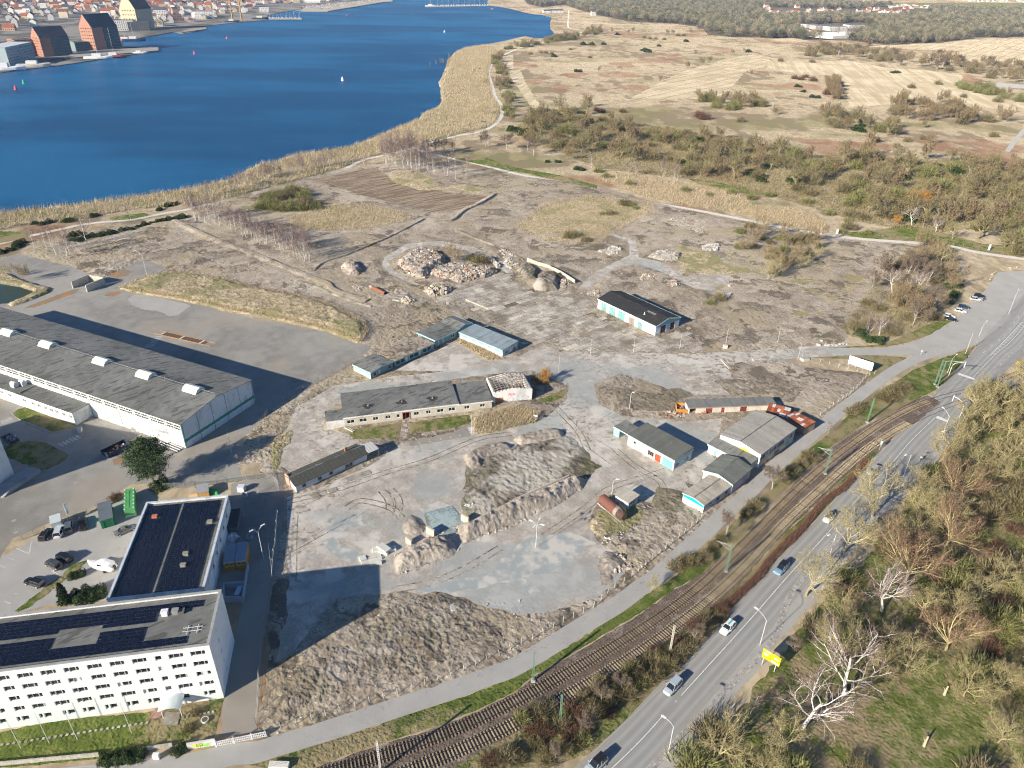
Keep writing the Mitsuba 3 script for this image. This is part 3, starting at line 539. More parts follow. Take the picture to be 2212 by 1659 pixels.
# glazed porch at its entrance
mb = MB()
for sx in (-1.5,1.5):
    for yy in(-2.6,-.2):mb.add(FB.w(boxv(dx+sx-.05,dx+sx+.05,yy,yy+.1,0,2.5)),BOXF,(.7,.72,.72))
    mb.add(FB.w(boxv(dx + sx - .04,dx + sx + .04,-2.5,-.2,2.42,2.5)),BOXF,(.7,.72,.72))
p_ = part(b,'porch',mb,'m_clean')
mb = MB(); t_ = np.linspace(-1,1,9)
for a0,a1 in zip(t_[:-1],t_[1:]):slabq(FB.w([[dx+a0*1.9,-3,2.55+.45*(1-a0*a0)],[dx+a1*1.9,-3,2.55+.45*(1-a1*a1)],[dx+a1*1.9,-.05,2.55+.45*(1-a1*a1)],[dx+a0*1.9,-.05,2.55+.45*(1-a0*a0)]]),.03,(.55,.62,.64),mb)
put(p_ + '__canopy',mb,'m_gloss')

# ---------------------------------------------------------------- the low building under the large solar field
b=thing('solar_roofed_building','low building with its whole flat roof under black solar panels, behind the white block','building')
FS,LS,DS = fit(A("-76.8,98.3 -59.8,101.7 -64.8,130.6 -82.4,127.2")); HS = 6.5
shell(b,FS,LS,DS,HS,c=(.72,.74,.76),thick=.3,ops=[W('r',s,s+1.4,3.6,4.8)for s in(8,12,16,20,24)])
mb = MB()
for k in range(0,int(DS / .35)):
    y = k * .35; mb.add(FS.w(boxv(LS + .02,LS + .09,y,y + .26,HS - 1.6,HS - .05)),BOXF,(.62,.66,.7))
part(b,'ribbed_cladding',mb,'m_paint',kind='stuff')
mb=MB();slabq(FS.w([[.3,.3,HS-.45],[LS-.3,.3,HS-.45],[LS-.3,DS-.3,HS-.45],[.3,DS-.3,HS-.45]]),.3,(.2,.2,.2),mb);rf=part(b,'roof',mb,'m_bitumen')
mb = MB()
for x0,x1,y0,y1 in((-.1,LS+.12,-.1,.4),(-.1,LS+.12,DS-.4,DS+.1),(-.1,.4,.4,DS-.4),(LS-.4,LS+.12,.4,DS-.4)):mb.add(FS.w(boxv(x0,x1,y0,y1,HS+.003,HS+.12)),BOXF,(.55,.60,.66))
part(b,'parapet_cap',mb)
gaps = [FS.loc(p)[0] for p in (A("-78.5,122.8"),A("-65.8,121.4"),A("-67.1,111.4"),A("-66.3,108.1"))]
sp = []
for j in range(43):
    for i in range(14):
        y = .75 + j * .64; x = .75 + i * 1.13 + (.75 if i >= 6 else 0)
        if x + 1.1 > LS - .6 or y + .6 > DS - .6: continue
        if any(abs(x + .55 - g[0]) < .95 and abs(y + .3 - g[1]) < .6 for g in gaps): continue
        sp.append((x,y))
sp.sort(key=lambda s: s[1])
solar(rf,FS,sp,1.03,.55,HS - .3,.03)
for g,c in zip(gaps,((.55,.2,.12),(.35,.34,.28),(.3,.3,.26),(.3,.3,.26))):
    mb=MB().add(FS.w(boxv(g[0]-.5,g[0]+.5,g[1]-.35,g[1]+.35,HS-.44,HS+.15)),BOXF,c).add(FS.w(boxv(g[0]-.56,g[0]+.56,g[1]-.41,g[1]+.41,HS+.15,HS+.22)),BOXF,np.array(c)*.9);part(rf,'roof_hatch',mb)

# ---------------------------------------------------------------- the long hall and its annex
b=thing('long_hall','long white hall with dark low pitched roof, ribbon windows and green band, left edge','building')
FH0,_,DH = fit(A("-124.9,173.5 -85.9,158.8 -75.8,181.1 -109.5,200.0")); HH_ = 7.7; RH = 1.7
frx=FH0.loc(A("-85.9,158.8 -75.8,181.1"));tip=FH0.loc(A("-168.8,245.6")-18.1*np.array([.745,.667]))[0]
XR = frx[:,0].mean(); LH = XR - tip[0]; FH = Frame(FH0.o + (XR - LH) * FH0.ux,FH0.a)
DH = frx[1,1]
ops = []
n = int(LH / 5.8); bay = LH / n
for i in range(n):
    for k in range(2):
        for r in range(2):
            s0=i*bay+.5+k*(bay-.8)/2;ops.append(W('f',s0,s0+(bay-.8)/2-.12,5.55+r*.8,6.25+r*.8,panes=4,deep=.08,sill=False,frame=(.62,.64,.62)))
shell(b,FH,LH,DH,HH_,RH,'x',c={'f':(.76,.76,.74),'r':(.62,.68,.72),'b':(.7,.7,.7),'l':(.7,.7,.7)},ops=ops,thick=.3)
gable_roof(b,FH,LH,DH,HH_,RH,over=.3)
mb = MB()
pbox(FH,(LH,0),(LH,DH),.02,DH-.02,1.9,2.75,-.035,-.004,(.05,.26,.20),mb);part(b,'green_band',mb)
for s in np.linspace(.3,DH-.3,6):mb=MB();pbox(FH,(LH,0),(LH,DH),s-.07,s+.07,0,HH_+min(s,DH-s)*RH/(DH/2)-.15,-.06,-.036,(.10,.25,.24),mb);part(b,'wall_strip',mb)
for i in range(n+1):mb=MB();pbox(FH,(0,0),(LH,0),min(max(i*bay-.09,.02),LH-.2),min(max(i*bay+.09,.2),LH-.02),0,HH_-.2,-.07,-.004,(.20,.42,.33),mb);part(b,'wall_strip',mb)
mb=MB();pbox(FH,(0,0),(LH,0),LH-9.6,LH-5.6,3.5,3.62,-.9,-.004,(.5,.53,.52),mb);part(b,'door_canopy',mb)
mb=MB();pbox(FH,(0,0),(LH,0),LH-9.4,LH-5.8,.02,3.3,-.05,-.004,(.72,.73,.72),mb);part(b,'sliding_door',mb)
for px in (A("-159.5,206.9"),A("-142.8,199.0"),A("-121.3,188.3"),A("-105.1,180.5"),A("-88.8,172.2")):
    x = FH.loc(px)[0,0]; y = DH / 2 - .2; mb = MB(); z = HH_ + RH - .1
    prof=Polygon([(-1.9,0),(1.9,0),(1.1,1.0),(0,1.4),(-1.1,1.0)]);e=trimesh.creation.extrude_polygon(prof,5.2,engine='earcut');v=np.array(e.vertices)
    mb.add(FH.w(np.column_stack([x-2.6+v[:,2],y+v[:,0],z+v[:,1]])),np.array(e.faces),(.68,.68,.62));sk=part(b,'skylight',mb,'m_clean')
    for k in (-2.4,.1):
        mb=MB();slabq(FH.w([[x+k,y-1.82,z+.18],[x+k+2.3,y-1.82,z+.18],[x+k+2.3,y-1.2,z+.98],[x+k,y-1.2,z+.98]]),.04,(.55,.56,.5),mb);part(sk,'glazing',mb,'m_gloss')
mb=MB().add(*tubev(FH.w([[1,DH/2,HH_+RH+.75],[LH-.4,DH/2,HH_+RH+.75]]),.025,4),(.6,.6,.6))
for x in np.arange(2,LH,7.5):mb.add(*tubev(FH.w([[x,DH/2,HH_+RH+.1],[x,DH/2,HH_+RH+1.3]]),.025,4),(.6,.6,.6))
part(b,'lightning_rod',mb,'m_clean')
# annex
b=thing('hall_annex','low flat roofed white annex in front of the long hall, row of paired windows','building')
ax = FH.loc(A("-121.3,167.5 -118.6,174.6")); xa = ax[:,0].mean(); ya = ax[0,1]
LA = xa + 4; FA = Frame(FH.o + (xa - LA) * FH.ux + ya * FH.uy,FH.a); DA = -ya - .02
wx=FA.loc(A("-140.4,175.7 -137.2,173.8 -134.8,172.9 -132.2,171.7 -130,170.8 -127.8,170.1 -125.2,168.9 -122.6,167.7 -145.9,179.6"))[:,0]
ops=[W('f',x-.75+k,x-.15+k,2.0,3.0,deep=.12)for x in list(wx)+[wx[-1]-3.5,wx[-1]-6]for k in(0,.75)if x-.8>.5 and x+.7<LA-.3]
ops += [W('r',DA * .36,DA * .36 + 3.4,.02,3.1,'gate',col=(.70,.71,.70),leaves=2)]
shell(b,FA,LA,DA,4.1,c=(.77,.77,.75),ops=ops)
gable_roof(b,FA,LA,DA,4.1,0,over=0.18)
for px in (A("-145.3,181.0"),A("-143.5,182.1"),A("-142.8,184.5")):
    x,y=FA.loc(px)[0];mb=MB().add(FA.w(boxv(x-.9,x+.9,y-.7,y+.7,4.25,5.3)),BOXF,(.5,.55,.58));t_=tubev(FA.w([[x-.9,y,5.3],[x+.9,y,5.3]]),.65,10);mb.add(*t_,(.58,.64,.68));part(b,'ventilation_unit',mb,'m_clean')
mb=MB();x,y=FA.loc(A("-139.4,182.7"))[0];mb.add(FA.w(boxv(x,x+.25,.4,DA-.3,4.25,4.6)),BOXF,(.25,.3,.28));part(b,'roof_upstand',mb)
# tall shaded building at the left edge
b = thing('tall_store','tall pale building cut off by the left edge, its end wall in shade','building')
FT = Frame((-127.4,132.3),math.atan2(11.9,3.1) - math.pi / 2,0); FT = Frame(FT.o - 34 * FT.ux,FT.a)
shell(b,FT,34,12.3,12.4,c=(.62,.68,.72),thick=.3); gable_roof(b,FT,34,12.3,12.4,0)
r = thing('loading_ramp','grey loading platform with steps beside the tall pale building, left edge','ramp')
pr=A("-124.7,139.6 -122.7,147.7 -118.8,145.6 -122,136.9");FR,LR,DR=fit(np.array([pr[3],pr[2],pr[1],pr[0]]))
mb = MB().add(FR.w(boxv(0,LR,0,DR,0,1.1)),BOXF,(.30,.33,.36)); part(r,'platform',mb)
for k in range(6):mb=MB().add(FR.w(boxv(-.35*(k+1),-.35*k-.005,0,DR,0,1.1-.17*(k+1))),BOXF,(.36,.38,.4));part(r,'step',mb)
mb = MB()
for y in (.1,DR - .1):
    mb.add(*tubev(FR.w([[0,y,2.0],[LR,y,2.0]]),.035,5),(.3,.3,.33))
    for x in np.linspace(.1,LR-.1,6):mb.add(*tubev(FR.w([[x,y,1.1],[x,y,2.0]]),.03,5),(.3,.3,.33))
part(r,'railing',mb,'m_clean')

# ---------------------------------------------------------------- the derelict office row
b=thing('office_building','long single storey beige office with grey roof and gaping windows, centre','building')
FO,LO,DO = fit(A("-46.6,168.9 -15.6,177.4 -18.5,188.8 -49.7,180.4")); HO = 3.3
wx=FO.loc(A("-45.1,169.8 -41.8,170.9 -38.5,171.8 -35.1,172.6 -32.3,173.4 -30,173.5 -27.3,174.8 -24,175.7 -20.7,176.6 -17.4,177.5"))[:,0]
ops = []
for i,x in enumerate(wx):
    if i == 5: ops.append(W('f',x - .95,x + .95,.15,2.45,'hole'))
    else:
        w = (1.0,1.0,.72,.72,.45,0,.72,.68,.95,.95)[i]
        ops.append(W('f',x - w,x + w,1.15,2.25,panes=2 if w > .5 else 1,deep=.1,frame=(.72,.72,.7)))
shell(b,FO,LO,DO,HO,c=(.55,.52,.45),ops=ops,hb=HO + .75)
gable_roof(b,FO,LO,DO,HO,0,hb=HO + .75,over=.3)
fascia(b,FO,LO,DO,HO + .02,.3,(.72,.71,.67),sides='f',over=.33)
x = wx[5]; mb = MB()
for s0,s1,z0,z1 in((x-1.12,x-.95,.1,2.6),(x+.95,x+1.12,.1,2.6),(x-.95,x+.95,2.45,2.6)):pbox(FO,(0,0),(LO,0),s0,s1,z0,z1,-.12,.1,(.42,.10,.04),mb)
part(b,'doorway',mb)
mb=MB();pbox(FO,(0,0),(LO,0),x-1.3,x+1.3,0,.14,-1.1,-.004,(.5,.48,.44),mb);part(b,'doorstep',mb)
mb = MB(); pbox(FO,(0,0),(LO,0),0,LO,0,.35,-.05,-.003,(.42,.37,.31),mb); part(b,'plinth',mb)
mb = MB()
for s in np.arange(1.8,LO,3.05):pbox(FO,(0,0),(LO,0),s-.025,s+.025,.36,HO-.35,-.012,-.003,(.40,.38,.33),mb)
part(b,'panel_joint',mb)
for px in (A("-40.9,174.5"),A("-31.6,177.0"),A("-23.1,179.3")):
    x,y = FO.loc(px)[0]; z = HO + .16 + .75 * y / DO
    t=np.linspace(0,6.28,26,endpoint=False);r_=1+.22*np.sin(3*t+x)+.12*np.sin(7*t);P_=np.column_stack([x+1.5*r_*np.cos(t),y+1.15*r_*np.sin(t)]);P_=np.column_stack([P_,HO+.166+.75*P_[:,1]/DO])
    mb=MB().add(FO.w(np.vstack([P_,[[x,y,z+.01]]])),[[i,(i+1)%26,26]for i in range(26)],(.055,.05,.045));part(b,'sagging_patch',mb)
    mb = MB().add(*tubev(FO.w([[x,y,z],[x,y,z + .5]]),.12,8),(.5,.5,.5)); part(b,'vent_pipe',mb)
b2=thing('office_wing','lower beige wing with two windows between the long office and the roofless house','building')
FW,LW,DW=fit(A("-15.6,178.2 -6.3,180.5 -7.6,191.1 -17.9,188.9"));FW=Frame(FO.w([[LO+.02,0,0]])[0],FO.a)
wx = FW.loc(A("-13.1,178.5 -8.6,179.6"))[:,0]
shell(b2,FW,LW,DW,3.0,c=(.55,.52,.45),ops=[W('f',x-.75,x+.75,1.15,2.2,panes=2,deep=.1)for x in wx],hb=3.4)
gable_roof(b2,FW,LW,DW,3.0,0,hb=3.4,over=.28)
fascia(b2,FW,LW,DW,3.02,.28,(.72,.71,.67),sides='f',over=.31)
b2 = thing('office_lean_to','small blank white lean-to at the left end of the long office','building')
FL,LL,DL=fit(A("-51.3,168.6 -47,170.2 -48.2,175.0 -52.8,172.7"));FL=Frame(FO.w([[-LL-.02,0,0]])[0],FO.a)
shell(b2,FL,LL,DL,2.8,c=(.68,.68,.66),hb=3.1); gable_roof(b2,FL,LL,DL,2.8,0,hb=3.1,over=.2)
# roofless house
b=thing('roofless_house','white roofless house with bare rafters and red graffiti on its gable, centre','building')
FU,LU,DU = fit(A("-5.4,182.4 6,185.4 3.7,194.5 -7.8,191.3")); HU,RU = 4.1,.9
dx = FU.loc(A("-3.5,182.3"))[0,0]
ops=[W('f',dx-1.25,dx+1.25,.02,2.2,'door',col=(.45,.22,.10),leaves=2,label='rusty brown double door')]
shell(b,FU,LU,DU,HU,RU,'y',c=(.76,.75,.75),ops=ops,thick=.3)
for k in range(11):
    x = .5 + k * (LU - 1.0) / 10
    mb = MB(); z = HU + (1 - abs(x - LU / 2) / (LU / 2)) * RU
    if k in(3,7):mb.add(FU.w(boxv(x-.06,x+.06,-.2,DU*.72,z+.02,z+.16)),BOXF,(.36,.32,.27))
    else: mb.add(FU.w(boxv(x - .06,x + .06,-.2,DU + .2,z + .02,z + .16)),BOXF,(.36,.32,.27))
    part(b,'purlin',mb,'m_wood')
for k in range(8):
    y = .45 + k * (DU - .9) / 7; mb = MB()
    for s in (0,1):
        a_=np.array([[LU*s,y,HU],[LU/2,y,HU+RU]]);mb.add(*tubev(FU.w(a_+[0,0,-.06]),.07,4),(.40,.36,.30))
    mb.add(*tubev(FU.w([[.3,y,HU-.25],[LU-.3,y,HU-.25]]),.06,4),(.36,.31,.26));part(b,'rafter',mb,'m_wood')
mb = MB(); R = np.random.default_rng(5)
for k in range(420):
    x,y=R.uniform(.6,LU-.6),R.uniform(.5,DU-.5);s=R.uniform(.12,.5);v=(R.uniform(-1,1,(8,3))*[s,s,s*.6]+[x,y,.35+1.1*R.random()]);hull=trimesh.convex.convex_hull(v);mb.add(FU.w(np.array(hull.vertices)),np.array(hull.faces),jit(((.5,.46,.42),(.32,.22,.16),(.62,.6,.58))[k%3],.2))
part(b,'rubble',mb,'m_wood',kind='stuff')
graffiti(b,FU,(0,0),(LU,0),'REG',LU * .38,2.55,.75,(.75,.10,.06),label='red painted letters')
for i,(cx,cz,rx) in enumerate(((5.2,1.2,1.0),(7.6,1.35,1.2),(9.7,1.3,.9))):
    ring=blob(cx,cz,rx,.7,i).difference(blob(cx,cz,rx*.86,.58,i));patch(b,FU,(0,0),(LU,0),ring.intersection(sbox(.1,.1,LU-.1,3)),((.25,.3,.5),(.35,.55,.65),(.28,.3,.45))[i])

# ---------------------------------------------------------------- the long dark-roofed shed
b=thing('barrack','long low shed with dark sagging roof, brick chimney and peeling blue white wall','building')
FK,LK,DK = fit(A("-53.3,139.1 -38,152.8 -40.8,158.0 -55.1,144.1")); HK = 2.3
wx = FK.loc(A("-52.7,140.0 -51,141.3 -47.8,144.2 -45.6,146.6 -42.3,149.8 -41.4,150.5"))[:,0]
shell(b,FK,LK,DK,HK,.85,'x',c=(.48,.52,.56),ops=[W('f',x-.5,x+.5,.85,1.75,panes=2,frame=(.2,.2,.2))for x in wx if .6<x<LK-.6])
gable_roof(b,FK,LK,DK,HK,.85,over=.35,ribs=1.1,rc=(.075,.078,.066))
x,y = FK.loc(A("-43.1,153.7"))[0]
mb=MB().add(FK.w(boxv(x-.3,x+.3,DK*.7-.3,DK*.7+.3,HK+.3,HK+1.9)),BOXF,(.42,.14,.07)).add(FK.w(boxv(x-.36,x+.36,DK*.7-.36,DK*.7+.36,HK+1.9,HK+2.0)),BOXF,(.4,.36,.32));part(b,'chimney',mb)
mb=MB().add(FK.w(boxv(-.25,.02,DK*.55,DK*.95,0,HK+1.0)),BOXF,(.62,.36,.27));part(b,'end_pier',mb)
for i,(cx,cz,rx,rz,c)in enumerate(((4,.9,2.2,.7,(.62,.66,.7)),(9,1.0,1.6,.6,(.66,.68,.7)),(13.5,.8,2,.5,(.3,.34,.36)),(17,1.1,1.4,.7,(.58,.5,.36)))):patch(b,FK,(0,0),(LK,0),blob(cx,cz,rx,rz,40+i).intersection(sbox(.1,.05,LK-.1,.82)),c,'peeling_plaster')
cp=thing('carport_roof','striped corrugated canopy on two posts at the end of the long dark shed','canopy')
mb = MB(); m_ = 12
for k in range(m_):
    x0,x1=LK+.35+3.2*k/m_,LK+.35+3.2*(k+1)/m_;slabq(FK.w([[x0,-.5,2.55],[x1,-.5,2.55],[x1,DK*.62,3.05],[x0,DK*.62,3.05]]),.04,((.62,.62,.58),(.50,.52,.47),(.46,.42,.5))[k%3],mb)
part(cp,'sheets',mb,kind='stuff')
for x,y in((LK+3.3,-.3),(LK+3.3,DK*.58)):mb=MB().add(*tubev(FK.w([[x,y,0],[x,y,2.55]]),.06,6),(.6,.6,.58));part(cp,'post',mb)

# ---------------------------------------------------------------- teal buildings in the middle
b=thing('teal_wing','white and teal building with pale metal roof and ragged grass along its wall','building')
FC,LC,DC = fit(A("-18.5,225.7 -3.4,212.5 1.7,218.7 -13.5,231.2")); HC = 2.6
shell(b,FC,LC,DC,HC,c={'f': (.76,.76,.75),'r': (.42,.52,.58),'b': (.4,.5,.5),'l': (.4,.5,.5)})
gable_roof(b,FC,LC,DC,HC,0,hb=HC+.35,over=.2,c=(.24,.29,.32),m='m_clean',ribs=1.0,rc=(.27,.33,.37))
tt=np.linspace(.05,LC-.05,46);R=np.random.default_rng(8);lo=HC-.95+.28*np.sin(tt*1.7)+.22*R.standard_normal(46)*.6
patch(b,FC,(0,0),(LC,0),Polygon(np.vstack([np.column_stack([tt,lo]),[[LC-.05,HC-.08],[.05,HC-.08]]])).buffer(0),(.24,.46,.48),'teal_paint')
fascia(b,FC,LC,DC,HC + .05,.22,(.42,.56,.58),over=.22,sides='frb')
for i,(cx,rx,c)in enumerate(((2.0,.9,(.12,.14,.2)),(4.2,.8,(.6,.62,.66)),(6,.8,(.14,.16,.22)))):patch(b,FC,(LC,0),(LC,DC),blob(cx,1.0,rx,.6,60+i).intersection(sbox(.1,.05,DC-.1,2)),c)
b=thing('teal_head_building','teal trimmed building with dark folded roof at the corner of the teal wings','building')
pg=A("-26.3,218.5 -19.4,226.6");ang=math.atan2(*(pg[1]-pg[0])[::-1]);FG=Frame(pg[0],ang);LG=float(np.linalg.norm(pg[1]-pg[0]))
pb = FG.loc(A("-32.7,223.3 -26,232.7")); DG = pb[:,1].mean()
shell(b,FG,LG,DG,2.9,c=(.18,.30,.32),ops=[W('f',1.2,2.1,.05,2.2,'door',col=(.45,.5,.5)),W('f',3.4,4.3,.05,2.2,'door',col=(.5,.53,.53)),W('f',LG-3,LG-1.4,.9,2.1,panes=2)])
gable_roof(b,FG,LG,DG,2.9,0,hb=3.1,over=.3)
fascia(b,FG,LG,DG,2.95,.3,(.36,.58,.62),over=.33)
pe = FG.loc(A("-19.7,227.6 -13.4,230.8 -20.9,238.7 -26.1,232.3")); L2 = pe[1,0] - pe[0,0]
b3 = thing('teal_gable_house','low gabled house with dark roof joining the teal wings','building')
F3 = Frame(FG.w([[LG + .35,0,0]])[0],FG.a); L3 = max(4.5,FG.loc(A("-13.5,231.2"))[0,0] - LG - .35)
shell(b3,F3,L3,DG,2.95,1.0,'y',c=(.30,.48,.50));gable_roof(b3,F3,L3,DG,2.95,1.0,'y',over=.3);fascia(b3,F3,L3,DG,2.97,.25,(.36,.60,.64),over=.33,sides='frb',ridge=1.0,axis='y')
b = thing('teal_corridor','narrow low teal wing with boarded green windows and mossy roof','building')
pc=A("-38,204.1 -26.5,217.3");ang=math.atan2(*(pc[1]-pc[0])[::-1]);F4=Frame(pc[0],ang);L4=float(np.linalg.norm(pc[1]-pc[0]))-.1;D4=7.0
ops = []
for i,s in enumerate(np.arange(.8,L4 - 1.8,1.95)):
    if i % 3 == 2: ops.append(W('f',s,s + 1.0,.05,2.0,'door',col=(.60,.63,.63)))
    else: ops.append(W('f',s,s + 1.5,.75,2.0,'shutter',col=(.015,.07,.055)))
shell(b,F4,L4,D4,2.35,c=(.20,.33,.36),ops=ops)
gable_roof(b,F4,L4,D4,2.35,0,hb=2.5,over=.25,m='m_dirt');fascia(b,F4,L4,D4,2.37,.2,(.30,.45,.48),over=.27,sides='f')
b=thing('teal_end_house','small end house with grey roof and peeling white side, left end of teal row','building')
F5,L5,D5 = fit(A("-44.3,196.5 -38.1,203.3 -45,208.8 -50.4,200.8")); F5.o = F5.o; 
shell(b,F5,L5-.1,D5,2.5,.45,'y',c={'f':(.20,.33,.36),'l':(.70,.71,.70),'b':(.6,.6,.6),'r':(.3,.4,.4)},ops=[W('f',1.2,2.3,.6,1.8),W('f',3.2,4.1,.05,2.0,'door',col=(.55,.58,.58)),W('f',L5-1.8,L5-.7,.6,1.8)])
gable_roof(b,F5,L5-.1,D5,2.5,.45,'y',over=.22);fascia(b,F5,L5-.1,D5,2.52,.25,(.42,.58,.60),over=.25,ridge=.45,axis='y',sides='fl')
patch(b,F5,(0,D5),(0,0),Polygon([(.1,1.6),(1,1.3),(2.5,1.55),(4,1.2),(5,1.45),(D5-.1,1.3),(D5-.1,2.2),(.1,2.2)]),(.24,.46,.48),'teal_paint')
# teal gabled workshop
b=thing('teal_workshop','white workshop with teal doors and black gabled roof standing alone on the slabs','building')
FX,LX,DX = fit(A("32.5,253.6 50.4,230.5 60.1,238.4 41.7,261.8")); HX = 3.9
E_=[float(x)for x in FX.loc(A("33.4,252.1 35,250.0 35.9,248.9 37.7,246.3 38.6,245.0 40.4,242.2 41.5,240.3 43.1,237.8 43.6,236.1 45,234.5"))[:,0]]
ops=[W('f',E_[i],E_[i+1],.05,z,'gate',col=c,leaves=2,deep=.1)for i,z,c in((0,3.1,TEAL),(2,3.1,TEAL),(4,3.1,TEAL),(6,2.7,(.33,.29,.26)),(8,2.4,(.2,.4,.4)))]
ops+=[W('r',DX*.22,DX*.22+2.6,.05,3.0,'gate',col=(.10,.045,.03),leaves=2),W('r',DX*.62,DX*.62+2.4,.05,3.0,'gate',col=(.10,.045,.03),leaves=2)]
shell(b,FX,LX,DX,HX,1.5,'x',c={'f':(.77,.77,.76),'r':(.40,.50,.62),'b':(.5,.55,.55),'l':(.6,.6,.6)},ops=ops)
rk = gable_roof(b,FX,LX,DX,HX,1.5,over=.35,c=(.035,.035,.037),m='m_paint')
tt = np.linspace(.05,LX - .05,60); R = np.random.default_rng(9); lo = HX - .75 + .18 * R.standard_normal(60)
patch(b,FX,(0,0),(LX,0),Polygon(np.vstack([np.column_stack([tt,np.clip(lo,3.12,3.6)]),[[LX-.05,HX-.05],[.05,HX-.05]]])).buffer(0),(.30,.50,.52),'teal_paint')
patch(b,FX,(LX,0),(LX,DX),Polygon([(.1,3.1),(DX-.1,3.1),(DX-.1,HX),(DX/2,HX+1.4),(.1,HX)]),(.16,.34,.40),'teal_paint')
for i,(cx,rx,c)in enumerate(((1.5,.9,(.7,.72,.8)),(4.1,.9,(.62,.63,.6)),(9,1.0,(.45,.5,.42)),(6.8,.6,(.2,.28,.5)))):patch(b,FX,(LX,0),(LX,DX),blob(cx,1.2,rx,.75,80+i).intersection(sbox(.1,.1,DX-.1,3)).difference(sbox(DX*.22-.02,0,DX*.22+2.62,3)).difference(sbox(DX*.62-.02,0,DX*.62+2.42,3)),c)
fascia(b,FX,LX,DX,HX + .02,.16,(.52,.66,.67),over=.37,ridge=1.5,axis='x')
x,y = FX.loc(A("47.3,238.3"))[0]
mb=MB().add(*tubev(FX.w([[x,y,HX+1.0],[x,y,HX+1.9]]),.14,8),(.72,.72,.7)).add(*tubev(FX.w([[x,y,HX+.95],[x,y,HX+1.1]]),.35,8),(.72,.72,.7));part(rk,'vent_pipe',mb)
x,y = FX.loc(A("50.4,238.5"))[0]; s = 1.5 / (DX / 2)
for k in (-2.6,-1.1,.2):
    mb = MB(); y0,y1 = y - .45,y + .45; zz = lambda q: HX + s * min(q,DX - q) + .17
    slabq(FX.w([[x+k,y0,zz(y0)],[x+k+1.2,y0,zz(y0)],[x+k+1.2,y1,zz(y1)],[x+k,y1,zz(y1)]]),.03,(.20,.22,.19),mb);part(rk,'rooflight',mb,'m_clean')

# ---------------------------------------------------------------- garages by the rails
b=thing('garage_row','white garage with grey corrugated roof, red and teal doors, right of centre','building')
FY,LY,DY = fit(A("31.7,163.0 42.1,151.6 48,156.4 37.7,167.8")); HY = 3.35
wx=[float(FY.loc(p)[0,0])for p in(A("33.2,161.0"),A("34.6,158.7"),A("36.1,157.4"),A("37.4,155.9"),A("37.7,155.6"),A("39.2,154.4"),A("39.5,153.9"),A("41.6,151.4"))]
ops=[W('f',wx[0]-.4,wx[0]+.4,1.5,2.3,frame=(.5,.35,.3)),W('f',wx[1]-.45,wx[1]+.45,.05,2.1,'door',col=(.55,.55,.5)),W('f',wx[2],wx[3],.6,2.1,panes=3,frame=(.45,.36,.26)),W('f',wx[4],wx[5],.05,2.3,'gate',col=(.52,.10,.05),leaves=2,label='red double doors'),W('f',wx[6],min(wx[7],LY-.3),.05,2.5,'gate',col=(.20,.48,.50),leaves=2,label='teal double doors')]
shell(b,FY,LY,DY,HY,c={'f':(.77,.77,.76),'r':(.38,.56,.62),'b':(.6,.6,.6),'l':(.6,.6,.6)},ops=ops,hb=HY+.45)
gable_roof(b,FY,LY,DY,HY,0,hb=HY + .45,over=.25,m='m_bitumen',ribs=.62,rc=(.15,.155,.14))
fascia(b,FY,LY,DY,HY + .02,.22,(.42,.60,.62),over=.28,sides='fr')
for i,(cx,rx,c)in enumerate(((1.4,1.0,(.16,.18,.3)),(3.6,1.0,(.5,.52,.56)),(5.6,.9,(.2,.2,.3)))):patch(b,FY,(LY,0),(LY,DY),blob(cx,1.2,rx,.55,90+i).intersection(sbox(.1,.1,DY-.1,3)),c)
cp = thing('carport','dark flat carport with a teal box room at the end of the white garage','carport')
pl = FY.loc(A("27.7,167.0 31.8,171.0 36.1,167.9")); x0 = pl[0,0]; y0,y1 = 0.6,pl[1,1]
mb=MB();slabq(FY.w([[x0,y0,2.75],[-.3,y0,2.75],[-.3,y1,2.95],[x0,y1,2.95]]),.14,(.07,.07,.075),mb);part(cp,'roof',mb,'m_bitumen')
mb = MB(); 
for q in((x0-.02,-.3,y0-.05,y0-.003),(x0-.05,x0-.003,y0,y1)):mb.add(FY.w(boxv(*q,2.5,2.85)),BOXF,(.48,.64,.66))
part(cp,'fascia',mb)
mb=MB().add(FY.w(boxv(x0+.1,x0+2.2,y0+.1,y1-.1,0,2.6)),BOXF,(.30,.48,.50));part(cp,'box_room',mb)
mb = MB().add(FY.w(boxv(-.8,-.6,y0 + .3,y0 + .5,0,2.62)),BOXF,(.5,.5,.5)); part(cp,'post',mb)
# big hall by the lane
b=thing('graffiti_hall','large hall with pale sheet roof and graffiti covered wall beside the lane','building')
FZ,LZ,DZ = fit(A("56.2,161.7 64.8,153.0 77.7,165.4 69.4,174.1")); HZ = 4.7
ops = [W('r',s,s + 3.6,2.5,3.7,panes=4,frame=(.2,.24,.3),sill=False) for s in (.6,4.8,9.0,13.2)]
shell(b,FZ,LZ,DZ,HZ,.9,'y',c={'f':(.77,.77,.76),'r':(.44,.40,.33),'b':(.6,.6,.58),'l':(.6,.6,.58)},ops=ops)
gable_roof(b,FZ,LZ,DZ,HZ,.9,'y',over=.3,c=(.10,.10,.10),m='m_paint',ribs=1.02,rc=(.36,.345,.31),split=True)
mb = MB()
for p0,p1,a in(((LZ,0),(LZ,DZ),DZ),):pbox(FZ,p0,p1,.02,a-.02,HZ-.75,HZ-.1,-.04,-.004,(.46,.56,.64),mb)
part(b,'pale_blue_band',mb)
graffiti(b,FZ,(LZ,0),(LZ,DZ),'ANTI',2.2,2.35,1.5,(.62,.60,.68),d=-.03,label='pale block letters on a dark ground')
